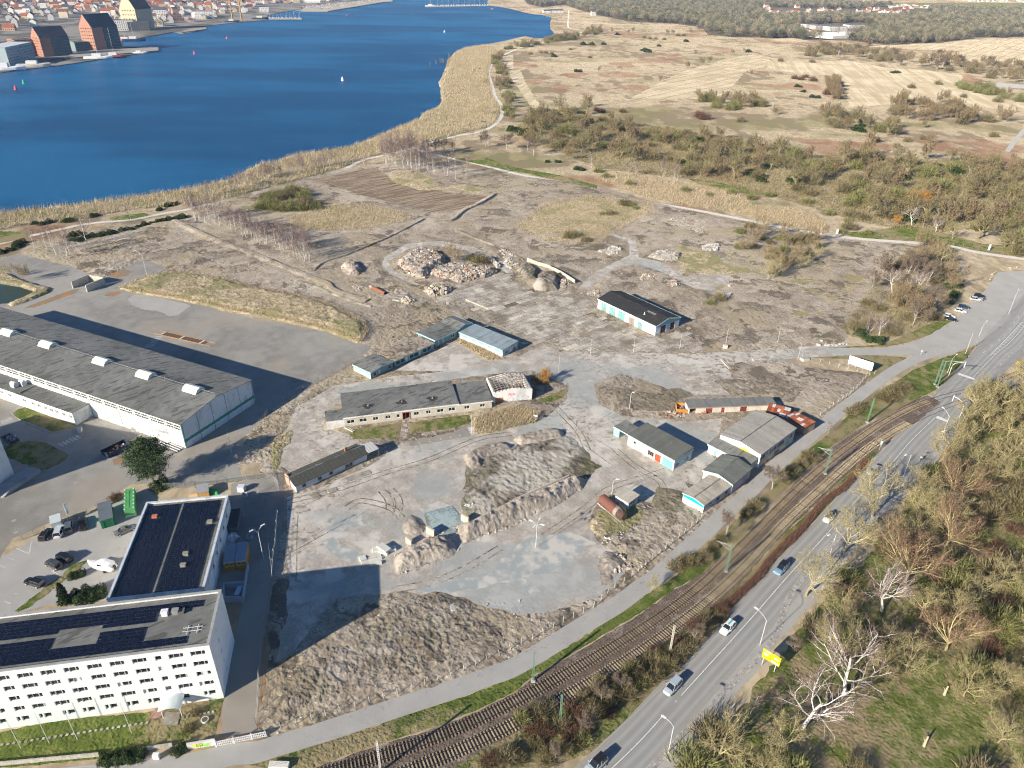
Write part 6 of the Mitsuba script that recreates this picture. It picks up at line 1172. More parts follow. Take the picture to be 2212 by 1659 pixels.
# trees and bushes beside the lane
for px,k,s,lab in((A("49.7,126.5"),'plum',.75,'bare tree with twin stems between the pale roofed hut and the rails'),(A("65.8,144.4"),'plum',.75,'bare multi stemmed tree beside the lane near the graffiti hall'),(A("29.6,108.9"),'olive',.55,'small yellowish tree with pale stem on the lane verge'),(A("89.1,169.5"),'birch',.5,'thin white stemmed tree where the lane passes the tin sheds')):
    plant('lane_tree',k,px[0],s,lab,'tree')
for q in(A("70.1,147.8 73.4,151.3 77,155.0 79.8,157.6"),A("43.3,119.2 46,123.0 48.4,125.3 56.4,134.4 59.4,137.1"),A("100.2,180.8 102.1,182.2 104.3,184.2"),A("112.2,189.8 115.7,192.0 119.2,194.2 122.8,195.7 118.7,190.7 114.5,188.5"),A("36.3,116.2 38.7,118.0 40.7,117.7")):
    for p in q:plant('roadside_bush',('drybush','brownbush')[R.integers(2)],p,R.uniform(.8,1.4),'twiggy bush on the strip between the lane and the rails','bush','bushes between lane and rails')
# thicket by the side road
th=Polygon(A("119.8,238.8 131.7,255.7 148,279.6 166.2,304.4 182.6,323.1 199,339 206,331 200.5,311.8 187.5,289.0 184.7,276.3 169.3,259.5 160.2,248.5 145.2,237.9 134.1,231.8 125.7,228.8 120.6,232.2"))
for p in scatter(th,46,2.6,R):
    k=R.choice(4,p=(.34,.26,.2,.2));s=(R.uniform(.9,1.35),R.uniform(1.3,1.8),R.uniform(1.2,1.9),R.uniform(1.0,1.6))[k]
    plant('thicket_tree' if k<2 else 'thicket_bush',('plum','scrub','brownbush','drybush')[k],p,s,('purplish bare tree','tan many stemmed tree','brown bush','dry bush')[k]+' in the thicket beside the parked cars','tree' if k<2 else 'bush',('purplish trees','tan trees','brown bushes','dry bushes')[k]+' of the car park thicket')
for px,k,s,lab in((A("153.6,273.7"),'white',1.15,'white limbed birch at the heart of the thicket by the parked cars'),(A("160.5,270.5"),'white',1.1,'second white limbed birch right in the thicket by the parked cars'),(A("127.3,234.4"),'birchclump',1.0,'clump of white birch at the lower left tip of the thicket'),(A("131.1,233.6"),'white',.9,'white limbed tree at the foot of the thicket by the side road'),(A("154.1,250.3"),'fan',.9,'yellow limbed round tree at the right of the thicket near the cars'),(A("189.4,305.5"),'olive',1.3,'tall olive tree at the top of the thicket casting a long shadow')):
    plant('thicket_tree',k,px[0],s,lab,'tree')
for px,s in((A("126.1,229.7 129.1,228.9 124.7,234.3 171.7,264.0 179.5,273.7 184.9,281.2 177.2,271.2 178.8,279.7"),1.0),):
    for p in px:plant('evergreen_shrub','evergreen',p,R.uniform(.9,1.3),'dark green shrub at the edge of the thicket by the side road','shrub','green shrubs of the car park thicket')
# second thicket left of it
for p in scatter(Polygon(A("109,351 121,361 127,351 138,344 156,343 152.7,329.6 135.3,308.6 119.5,295.2 108.5,285.4 106.2,282.7 107.4,313.2 103.7,319.1")),34,3.0,R):
    k=R.choice(3,p=(.45,.3,.25));plant('thicket_tree' if k==0 else 'thicket_bush',('scrub','drybush','greenbush')[k],p,(R.uniform(1.1,1.7),R.uniform(1.2,1.9),R.uniform(1.2,1.9))[k],('tan many stemmed tree','dry bush','greenish bush')[k]+' in the thicket below the straight footpath','tree' if k==0 else 'bush',('tan trees','dry bushes','greenish bushes')[k]+' of the footpath thicket')
for i,px in enumerate(A("109.4,287.4 106.5,285.3 125,299.6 135.3,311.6")):plant('thicket_tree','olive',px,1.2-.1*i,'tall yellow stemmed tree at the front of the thicket below the straight footpath','tree','yellow stemmed trees of the footpath thicket')
# ---------------------------------------------------------------- birches
def stand(pts,lab,grp,s0=1.0,kinds=('birch','birchclump'),pk=(.75,.25),name='birch'):
    for p in pts: plant(name,kinds[R.choice(len(kinds),p=pk)],p,s0 * R.uniform(.8,1.2),lab,'tree',grp)
def along(line,n,spread): 
    q=resample(line,np.linalg.norm(np.diff(line,axis=0),axis=1).sum()/(n-1))[:n];return q+R.normal(0,spread,q.shape)
stand(along(A("-141,343 -128,331 -119.2,320.3 -102.7,309.4 -95.3,303.1 -87,296.3"),32,1.6),'white stemmed bare birch in the row beside the dark ditch','birches along the ditch',1.15)
stand(along(A("-118,326.9 -105.9,321.0 -95.6,312.1"),12,2.0),'white stemmed bare birch in the second rank behind the ditch row','birches behind the ditch row',1.0)
stand(along(A("-160,351 -154,349 -148,350"),7,1.2),'tall white birch beside the footpath at the left end of the ditch','birches at the ditch end',1.45)
stand(np.vstack([along(A("-87,475 -80,469 -74,470 -62,460 -58,471"),22,3.0),along(A("-84,488 -73,496 -62,490"),14,3.0)]),'white stemmed bare birch in the dense grove where the footpaths meet','birches of the footpath grove',1.6)
stand(A("-51,454 -43,444 -36,439 -30,440 -42,448"),'single white birch right of the dense footpath grove','birches right of the grove',1.4)
stand(np.vstack([along(A("-151,425 -144,439 -136,448 -128,458 -118,473"),34,3.0),along(A("-172,390 -164,399 -151,420"),10,2.5)]),'slender pale birch in the row between reed bed and footpath','birches along the reed bed',.95)
stand(np.vstack([along(A("-63,507 -54,508 -45,512"),10,2.5),A("-34,553 -32,553 -22,532 -20,530 -7,526 8,523 12,509")]),'slender pale tree near the fork of the footpaths','slender trees at the path fork',1.15,('birch','plum'),(.5,.5))
for px,s,lab in((A("-212.7,305.3"),.9,'leftmost leaning birch by the concrete bunker yard'),(A("-206,303.4"),1.0,'second leaning birch at the yard corner'),(A("-200.3,300.0"),1.15,'third leaning birch at the yard corner'),(A("-195,298.8"),1.15,'fourth birch at the yard corner, many branched'),(A("-192.7,297.5"),1.0,'rightmost birch of the yard corner row'),(A("-194.4,314.4"),1.25,'tall leaning birch in front of the dark brambles'),(A("-199,342"),.8,'slim birch beside the footpath bend'),(A("-191,350"),.8,'slim tree on the green patch beside the footpath'),(A("-205,339"),.7,'slim tree between footpath and brambles')):
    plant('birch','birch',px[0],s * 1.25,lab,'tree')
for px,k,s,lab in((A("-196.8,270.6"),'scrub',1.3,'tan bare tree at the corner of the green pond'),(A("-205.7,273.3"),'olive',.7,'olive tree at the left edge beside the pond'),(A("-28,661"),'olive',1.1,'lone spreading tree in the reeds left of the winding footpath'),(A("-35,840"),'scrub',1.3,'brown bushy tree in the reeds beside the footpath'),(A("-97,470"),'white',.7,'white forked tree beside the footpath above the ploughed patch'),(A("-26.8,299.3"),'scrub',1.6,'tall tan poplar cluster on the rubble island'),(A("10.7,195.4"),'golden',.55,'small golden bush tree behind the roofless house')):
    plant('bare_tree',k,px[0],s,lab,'tree')
# ---------------------------------------------------------------- scrub belts
def belt(poly,n,mind,kinds,where,s=1.5):
    for p in scatter(poly,int(n * 1.45),mind * .8,R):
        k = R.choice(len(kinds),p=[q[1] for q in kinds]); kd,_,sz,nm,adj = kinds[k]
        plant(('olive_' if 'olive' in adj else 'purple_' if 'purp' in adj else 'tan_' if 'tan' in adj else '')+'scrub_'+nm,kd,p,sz*s*R.uniform(.75,1.3),f'{adj} {nm} {where}'.replace('_',' '),nm.split('_')[-1],f'{adj} {nm}s {where}'.replace('_',' '))
BELT=(('farolive',.24,1.0,'tree','olive bare'),('farscrub',.26,1.15,'tree','tan many stemmed'),('drybush',.14,1.8,'bush','straw coloured'),('brownbush',.13,1.8,'bush','brown'),('greenbush',.15,2.0,'bush','olive green'),('bramble',.08,1.5,'bramble','dark green'))
belt(Polygon(A("-7,589 2,649 27,698 52,688 83,635 111,590 110,525 89,496 53,480 27,504 2,547")),60,5.5,BELT,'in the scrub belt right of the winding footpath')
belt(Polygon(A("112,599 158,576 194,531 220,512 250,508 220,445 184,432 148,440 111,454 101,497")),62,5.5,BELT,'in the middle of the scrub belt')
belt(Polygon(A("228,534 273,523 316,512 361,502 286,383 231,357 198,355 178,369 173,403 155,411 159,431 190,433 220,445")),70,5.5,BELT,'at the right end of the scrub belt')
belt(Polygon(A("239,381 297,410 253,318.1 235.4,317.2 220,335")),18,5.0,BELT,'at the far right below the scrub belt')
belt(Polygon(A("-33,1078 -26,1154 -14,956 -9,789 -4,739 -3,616 -9,626 -12,718 -24,873")),30,4.5,(('farscrub',.6,1.0,'tree','brown many stemmed'),('greenbush',.4,1.8,'bush','olive green')),'in the hedge along the winding footpath')
belt(Polygon(A("-33,1202 11,1283 53,1395 126,1560 170,1688 163,1568 94,1414 30,1296 -7,1224")),46,5.0,(('farscrub',.55,1.2,'tree','tan many stemmed'),('greenbush',.45,2.0,'bush','olive green')),'in the hedge line at the head of the bay')
belt(Polygon(A("-143,392 -128,411 -113,398 -102,376 -109,370 -121,365 -133,368")),26,3.5,(('greenbush',.5,1.3,'bush','olive green'),('drybush',.5,1.3,'bush','straw coloured')),'on the rise behind the birch row')
belt(Polygon(A("346,735 386,773 429,778 439,732 412,665 379,641 354,649 343,680")),34,6,(('farscrub',.7,1.2,'tree','tan many stemmed'),('brownbush',.3,2,'bush','brown')),'in the copse on the right hand field')
belt(Polygon(A("271,696 298,711 307,655 320,630 300,596 277,608 261,640")),22,5.5,BELT,'in the low thicket left of the field copse')
belt(Polygon(A("170,737 196,782 239,765 232,724 199,701 169,711")),22,5.5,(('farscrub',.6,1.0,'tree','tan many stemmed'),('greenbush',.4,2,'bush','olive green')),'in the willow row in mid field')
belt(Polygon(A("438,1247 531,1376 578,1344 603,1310 586,1173 668,1250 696,1255 636,1123 729,1137 606,932 572,1002 564,1060 530,1107 503,1161 442,1182")),90,9,(('farscrub',.55,1.25,'tree','tan many stemmed'),('farplum',.2,.9,'tree','purplish'),('brownbush',.25,2.6,'bush','brown')),'in the long hedge across the far fields')
belt(Polygon(A("512,902 537,886 528,803 509,772 506,832 496,864")),18,6,(('greenbush',.6,2.0,'bush','olive green'),('farscrub',.4,.9,'tree','tan')),'beside the far rail yard')
belt(Polygon(A("340,863 379,924 355,848 320,753 314,766")),14,5,(('farscrub',.8,1.2,'tree','tan many stemmed'),('redbush',.2,2,'bush','rust red')),'in the row of tan trees at mid field')
# single bushes and trees out in the fields
fld=[('farscrub',1.1,A("222,1024")),('farscrub',.8,A("164,892")),('farscrub',.85,A("250,1066 265,1089")),('farscrub',.7,A("270,1202 329,1212 357,1251")),('farscrub',1.15,A("66,713")),('redbush',1.5,A("76,683 95,685 72,689")),('farscrub',.6,A("102,978")),('brownbush',1.5,A("19,1161 35,1180 42,1181 50,1166 103,1128 82,1239")),('farolive',.8,A("183,780")),('farscrub',.8,A("288,964")),('redbush',2.4,A("162,657 160,668")),('brownbush',1.8,A("191,649")),('bramble',2.4,A("109,1330 123,1323 144,1337 198,1242 201,1225 299,1420 192,1546 364,1252")),('bramble',1.8,A("52,1135 75,968 235,1323")),('brownbush',2.0,A("444,875 469,812 489,784 389,781 491,909 375,1126 417,1118")),('bramble',1.6,A("486,1013 491,1014 304,794 308,790 314,869 307,830")),('redbush',2.0,A("333,938 338,929 351,951 349,920")),('farscrub',.9,A("268,567 315,571 232,687")),('brownbush',1.6,A("301,578 318,588 382,603 276,576 283,556")),('farscrub',1.2,A("429,677 433,672")),('farscrub',.8,A("342,637")),('farplum',.6,A("269,626")),('farscrub',.9,A("292,1567 304,1570 346,1607 279,1835 322,1903 187,1601 217,1579 230,1610")),('greenbush',2.0,A("233,1478 242,1467 251,1457 265,1448 308,1544 320,1546"))]
for kd,s,q in fld:
    nm={'farscrub':('tan many stemmed','tree'),'farolive':('olive','tree'),'farplum':('purplish','tree'),'redbush':('rust red','bush'),'brownbush':('brown','bush'),'bramble':('dark green','bramble'),'greenbush':('olive green','bush')}[kd]
    for p in q:plant('field_'+nm[1],kd,p,s*(1.7 if 'far' in kd else 1.2)*R.uniform(.85,1.15),f'lone {nm[0]} {nm[1]} out on the pale dry fields',nm[1],f'{nm[0]} {nm[1]}s on the open fields')
for q,lab,grp in((A("-203.9,319.1 -200.7,319.2 -199.3,322.6 -197.4,325.2 -194.6,326.1 -192.2,328.0 -191,331 -188,334 -185,336 -183,340 -181,343 -178,346 -176,350 -173,353 -170,357 -168,357 -171,353 -207.3,325.5 -204.9,328.1"),'dark green bramble in the bank above the bare strip at the left','brambles on the left bank'),(A("-235,343 -231,342 -229,345 -222,347 -220,348 -184,376 -181,378 -185,369 -213,356 -225.6,302.4 -223.9,305.5 -223.6,310.1 -224.8,314.8 -228.6,302.3"),'dark green bramble between the reeds and the footpath at the left','brambles at the left reeds'),(A("-1,588 4,584 8,598 21,490 28,490 39,472 42,470 103,575 76,521 143,519 148,516 160,503 154,524 102,566"),'dark green bramble among the scrub trees','brambles in the scrub'),(A("-53,962 -46,975 -39,987 -33,618 -27,624"),'dark green bramble in the reeds beside the footpath','brambles in the reeds')):
    for p in q: plant('bramble','bramble',p,R.uniform(.9,1.4),lab,'bramble',grp)
for q in (A("52,465 56,451 68,435 99,422 111,413 125,419 134,409 146,415 163,402 168,381 173,369"),):
    for p in q:plant('bush','greenbush',p,R.uniform(1.2,1.8),'olive bush in the rough grass just above the straight footpath','bush','bushes above the straight footpath')
plant('golden_willow','golden',A("220,394")[0],1.25,'bright orange willow standing out of the scrub at the right','tree')
plant('golden_willow','golden',A("197,365")[0],.6,'small yellow tree beside the straight footpath','tree')
plant('pale_birch','white',A("204,364")[0],1.1,'white branched tree with purple twigs in front of the orange willow','tree')
plant('pale_birch','white',A("212,355")[0],.7,'small pale tree right of the white branched tree','tree')
plant('fork_tree','olive',A("214,343")[0],1.0,'forked yellow tree with a long shadow by the far right footpath','tree')
for i,px in enumerate(A("70,453 92,455 98,451 99,448 48,468 76,462")):plant('white_birch',('birchclump','birch')[i in(4,)],px,(1.2,1.3,1.0,1.0,1.2,.9)[i],'white birch at the front edge of the scrub facing the straight footpath','tree','birches at the scrub edge')
for i,px in enumerate(A("27,335 33.5,329.9 65,384 63,389 60,391 50,373 46,373 -18.9,302.5 -14.7,299.8 8.4,196.0 163,351 175,349 169,357 81.3,263.5 76.5,258.8")):plant('bush',('drybush','brownbush','greenbush','greenbush')[i%4],px,(2.2,1.6,1.2,1.4)[i%4],'straggling bush left standing on the cleared site','bush','bushes on the cleared site')
# conifers and garden shrubs of the left hand plots
plant('pine_tree','pine',A("-88.7,142.4")[0],1.0,'big dark green pine between the yard and the solar roofed building','tree')
plant('evergreen_shrub','evergreen',A("-86.4,141.1")[0],1.3,'dark green shrub at the foot of the big pine','shrub')
plant('spruce_tree','spruce',A("-89.5,103.5")[0],.62,'small dark spruce at the corner of the solar roofed building','tree')
for i,px in enumerate(A("-87.5,104.6 -85.8,104.9 -84.2,105.6 -90.7,111.1 -91.6,110.5")):plant('evergreen_shrub','evergreen',px,(1.1,1.2,1.1,.7,.7)[i],'dark green shrub beside the small spruce','shrub','shrubs by the small spruce')
for i,px in enumerate(A("-64.8,70.3 -63.6,70.5 -62.4,70.6 -61.2,71.0 -60,71.2")):plant('evergreen_shrub','evergreen',px,.75,'bushy evergreen along the garden wall at the bottom left','shrub','evergreens along the garden wall')
plant('evergreen_shrub','evergreen',A("-53.8,72.3")[0],.7,'round green shrub left of the painted wall end','shrub')
for i,px in enumerate(A("-53.5,79.1 -53.7,76.1")):plant('bush','drybush',px,.6,('grey twiggy bush on the lawn by the block corner','domed straw coloured bush on the lawn')[i],'bush')
plant('bush','redbush',A("-95.2,136.1")[0],.9,'reddish bush left of the green container','bush')

# ---------------------------------------------------------------- railway
TA=resample(smooth_line(A("-43.9,64.2 -26.3,69.2 -23.5,70.6 -18.1,72.4 -12.6,74.5 -6.9,77.4 1.2,81.6 7.5,86.3 14.2,90.5 21.2,95.3 28.8,100.6 35.6,105.8 43.1,112.8 52,123.1 62,133.3 69.7,142.0 78.7,151.0 87.9,159.5 97.7,168.1 105.4,174.8 115.5,182.3 123,187.1 132.6,192.2 143.9,196.5 154.9,199.7 169.9,211.7 189.4,213.7")),.6)
TB=resample(smooth_line(A("-31.9,62.3 -16.7,68.8 -10.4,71.3 -4.8,74.4 1.2,77.3 7.3,81.7 13.8,85.4 20.6,90.0 28,95.7 35.9,101.6 44.9,110.0 49,114.1 55,119.9 59.1,125.8 67.1,134.1 75.5,141.9 84.8,151.2 94.7,160.7 104.5,168.8 109.6,172.8 116.8,177.6 129,185.0 141.2,191.5 152.7,196.1 162.8,200.0")),.6)
def ease(p):
    q = resample(p,4.0)
    for _ in range(14): q[1:-1] = .25 * q[:-2] + .5 * q[1:-1] + .25 * q[2:]
    return resample(smooth_line(q,4),.62)
TA,TB = ease(TA),ease(TB)
for p,lab in((TA,'railway track nearer the lane, rusty rails on wooden sleepers'),(TB,'railway track nearer the main road, rusty rails on pale sleepers')):
    k = thing('railway_track',lab,'railway track'); t,n = normals2(p); z0 = level(9) + .22
    cross = np.array([shapely.contains_xy(apron,*q) for q in p])
    rest = MB(); cnt = 0
    for i,(q,tt) in enumerate(zip(p,t)):
        if cross[i]: continue
        F=Frame(q,math.atan2(tt[1],tt[0]));v=F.w(boxv(-.10,.10,-1.28,1.28,z0-.12,z0+.02));c=jit((.27,.215,.15)if p is TA else(.36,.30,.21),.16)
        if cnt < 300: part(k,'sleeper',MB().add(v,BOXF,c),'m_clean'); cnt += 1
        else: rest.add(v,BOXF,c)
    if rest.n: part(k,'sleepers',rest,'m_clean',kind='stuff')
    for s in (-.75,.75):
        o=[s-.045,s-.045,s+.045,s+.045];z=[z0+.02,z0+.16,z0+.16,z0+.02];v,f,uv=ribbon(p,o,z)
        if cross.any(): v[:,2] -= np.repeat(cross,4) * .285
        part(k,'rail',(v,f,np.broadcast_to(np.array([.10,.085,.075]),(len(v),3))),'m_metalrail')
GREEN = (.16,.27,.20)
def mast(px,h,lab,c=GREEN,arm=None,cat='catenary mast'):
    h *= 1.13; k = thing('catenary_mast',lab,cat); mb = MB()
    for dx in(-.13,.13):mb.add(boxv(px[0]+dx-.035,px[0]+dx+.035,px[1]-.13,px[1]+.13,0,h),BOXF,c)
    for z in np.arange(.4,h,.5):mb.add(boxv(px[0]-.1,px[0]+.1,px[1]-.11,px[1]-.09,z,z+.3),BOXF,np.array(c)*.8)
    part(k,'post',mb,'m_clean');part(k,'footing',MB().add(boxv(px[0]-.4,px[0]+.4,px[1]-.4,px[1]+.4,-.1,.3),BOXF,(.5,.5,.48)))
    if arm is not None:
        a = np.asarray(arm,float); d = unit(np.array([*(a - px),0])); L = np.linalg.norm(a - px)
        for s_ in (1,):
            mb=MB().add(*tubev([V3(px,h-.6),V3(px,h-.6)+d*L*1.05+[0,0,-.2]],.05,5),(.55,.57,.56)).add(*tubev([V3(px,h-1.9),V3(px,h-.9)+d*L*.75],.04,5),(.55,.57,.56)).add(*tubev([V3(px,h-.1),V3(px,h-.75)+d*L*.9],.02,4),(.55,.57,.56));part(k,'bracket_arm',mb,'m_clean')
    return k
pA = A("47.1,115.4 81.6,151.1")
mast(A("4.8,86.9")[0],6.9,'green lattice mast with long shadow between the lane and the tracks, bottom centre')
mast(A("9.3,78.6")[0],6.6,'dark green mast rising from the verge bushes at the bottom')
mast(A("31,93.8")[0],6.6,'pale concrete mast leaning over the nearer verge bushes',(.55,.53,.48))
mast(A("-20.1,69.3")[0],7.2,'pale grey mast cut off at the bottom edge of the picture',(.58,.58,.56))
mast(pA[0],7.0,'green mast with two bracket arms between the tracks near the hut',GREEN,pA[0]+[-2.6,1.8])
mast(pA[1],7.0,'green mast with bracket arms between the tracks near the graffiti hall',GREEN,pA[1]+[-2.6,1.8])
mast(A("103,176.2")[0],7.2,'green mast on the lane side where the tracks begin to curve')
mast(A("133.9,199.0")[0],8.0,'left green mast of the pair by the level crossing',GREEN,A("141.3,199.3")[0]);mast(A("134,197.6")[0],8.0,'right green mast of the pair by the level crossing',GREEN)
for p,lab in((TA,'contact wire above the track nearer the lane'),(TB,'contact wire above the track nearer the road')):
    mb=MB();q=p[::10];q=np.column_stack([q,np.full(len(q),5.6)]);mb.add(*tubev(q,.018,3),(.06,.06,.06));s_=np.linspace(0,1,len(q));mb2=q+np.column_stack([0*s_,0*s_,.55+.35*np.cos(s_*60)]);mb.add(*tubev(mb2,.014,3),(.06,.06,.06));one('overhead_wire',lab,'overhead wire',mb,'m_clean')
# ---------------------------------------------------------------- road paint
mb = MB(); P_ = road_p
def paint(p,off,w,a=0,b=None,dash=None,gap=0.):
    q = resample(p,.5); t,n = normals2(q); s = np.arange(len(q)) * .5; b = b or s[-1]
    on = (s >= a) & (s <= b) & ((s % (dash + gap) < dash) if dash else True); out = MB(); i = 0
    while i < len(q):
        if not on[i]: i += 1; continue
        j = i
        while j + 1 < len(q) and on[j + 1]: j += 1
        if j>i:v,f,_=ribbon(q[i:j+1]+n[i:j+1]*off,[-w/2,w/2],[level(8.4)]*2);out.add(v,f,(.72,.72,.70))
        i = j + 1
    return out
dsg = np.concatenate([[0],np.cumsum(np.linalg.norm(np.diff(road_p,axis=0),axis=1))])
def at_s(px): return dsg[np.argmin(np.linalg.norm(road_p - px,axis=1))]
s1 = at_s(A("29.6,82.6")[0]); s2 = at_s(A("124.8,180.0")[0]); s3 = at_s(A("149,203.9")[0])
for m_ in(paint(road_p,0,.14,0,s1-3),paint(road_p,0,.14,s1,s1+.9),paint(road_p,0,.14,s1+2,s2),paint(road_p,0,.14,s3,s3+80),paint(road_p,4.0,.12,s2-36,s2+16,3,3),paint(road_p,-3.5,.10,s3+14,s3+40,2,2),paint(road_p,3.2,.12,s3+20,s3+70,3,4)):
    if m_.n: put(numbered('road__marking'),m_,'m_clean')
def quad(pts,lv,c,key,m='m_clean'):
    p=np.asarray(pts);put(numbered(key),MB().add(np.column_stack([p,np.full(4,level(lv))]),[[0,1,2,3]],c),m)
for q in(A("124.3,179.4 125.5,180.5 127.6,178.2 126.5,177.2"),A("144.9,206.1 145.9,207.3 149.2,203.6 148.3,202.6")):quad(q,8.5,(.72,.72,.7),'road__marking')
# hatched island beyond the crossing
q=A("164.3,218.9 191.9,246.7");d=q[1]-q[0];L=np.linalg.norm(d);F=Frame(q[0],math.atan2(d[1],d[0]))
for s in np.arange(2,L,2.6):put(numbered('road__marking'),MB().add(F.w([[s,.2,level(8.4)],[s+.25,.2,level(8.4)],[s+.95,1.3,level(8.4)],[s+.7,1.3,level(8.4)]]),[[0,1,2,3]],(.7,.7,.68)),'m_clean')
put(numbered('road__marking'),MB().add(F.w([[0,1.35,level(8.4)],[L,1.35,level(8.4)],[L,1.5,level(8.4)],[0,1.5,level(8.4)]]),[[0,1,2,3]],(.7,.7,.68)),'m_clean')
for q0 in (A("-120.8,157.8 -117.7,162.5"),A("-122.5,214.8 -122.2,224.1"),A("-142.9,168.4 -141,170.5")):
    for i in range(6 if q0 is not None else 0):
        t=(i+.2)/6;a=q0[0]+(q0[1]-q0[0])*t;u=(q0[1]-q0[0])/np.linalg.norm(q0[1]-q0[0]);n_=np.array([u[1],-u[0]]);w=np.linalg.norm(q0[1]-q0[0])/11
        quad([a-n_*1.2,a+u*w-n_*1.2,a+u*w+n_*1.2,a+n_*1.2],6.2,(.45,.45,.43),'yard__crossing_stripe')
for q in(A("-108.8,118.7 -108.7,118.9 -105.1,117.3 -105.1,117.1"),A("-106.8,121.0 -106.7,121.0 -104.9,117.3 -105.2,117.4"),A("-109.1,113.5 -109.1,113.7 -107.5,112.9 -107.5,112.7"),A("-97.4,112.1 -97.4,112.3 -95.5,111.4 -95.5,111.2"),A("-101.5,105.8 -101.4,105.9 -100.3,105.5 -100.3,105.4"),A("-102.3,103.6 -102.2,103.7 -100.4,103.1 -100.4,102.9"),A("-108.8,115.9 -108.8,116.0 -106.8,115.1 -106.8,115.0")):quad(q,6.2,(.6,.6,.58),'car_park__marking')
# cobbled strip and kerb along the road
kp=resample(smooth_line(A("22.7,70.7 29.4,77.0 36.3,83.2 41,87.9 51.2,97.6 57.5,108.1 66.9,119.1 76.8,128.8")),.45);t,n=normals2(kp);mb=MB();cn=0
for r in range(3):
    for i,(q,tt,nn) in enumerate(zip(kp,t,n)):
        F=Frame(q-nn*(.3+.42*r),math.atan2(tt[1],tt[0]));mb.add(F.w(boxv(-.2,.2,-.19,.19,.0,level(9)+.03+rng.uniform(-.012,.015))),BOXF,jit((.40,.385,.36),.14))
put('pavement__cobbles',mb,'m_clean');labels['pavement__cobbles']={'kind':'stuff','label':'rows of pale cobbles between road and pavement'}
def kerb(name,line,h,c=(.42,.41,.39)):
    p=resample(smooth_line(line),1.0);v,f,uv=ribbon(p,[-.08,-.08,.08,.08],[0,h,h,0]);put(numbered(name),(v,f,np.broadcast_to(np.array(c),(len(v),3))),'m_clean')
kerb('road__kerb',A("14.6,73.2 22.7,80.7 31.2,88.7 36.7,94.3 43.6,101.5 50.6,108.5 56.3,114.4 67.7,127.5 79.1,139.4 86.9,147.4 94.4,155.6 101.4,162.5"),.15);kerb('yard__kerb',A("-143.1,173.5 -139.7,170.6 -127.8,164.6 -125.5,164.0 -121.2,166.1"),.17);kerb('yard__kerb',A("-120.2,147.0 -117.5,146.9 -115.5,150.9 -115.5,152.9 -116.8,154.4 -125.1,159.3"),.17)

# ---------------------------------------------------------------- cars
def superbox(xs,ws,zs0,zs1,n=10,e=3.2):
    """Lofted body: sections along x with half-width, bottom and top, rounded."""
    g = np.linspace(0,2 * np.pi,n,endpoint=False) + np.pi / n; V,Fc = [],[]
    for x,w,a,b in zip(xs,ws,zs0,zs1):
        cy=np.sign(np.cos(g))*np.abs(np.cos(g))**(2/e);cz=np.sign(np.sin(g))*np.abs(np.sin(g))**(2/e);V.append(np.column_stack([np.full(n,x),cy*w,(a+b)/2+cz*(b-a)/2]))
    m = len(xs)
    for i in range(m - 1):
        for j in range(n):k=(j+1)%n;Fc.append([i*n+j,(i+1)*n+j,(i+1)*n+k,i*n+k])
    F = np.array(Fc); F = np.vstack([F[:,[0,1,2]],F[:,[0,2,3]]]); e_ = (m - 1) * n
    return np.vstack(V),np.vstack([F,[[0,j,j+1]for j in range(1,n-1)],[[e_,e_+j+1,e_+j]for j in range(1,n-1)]])
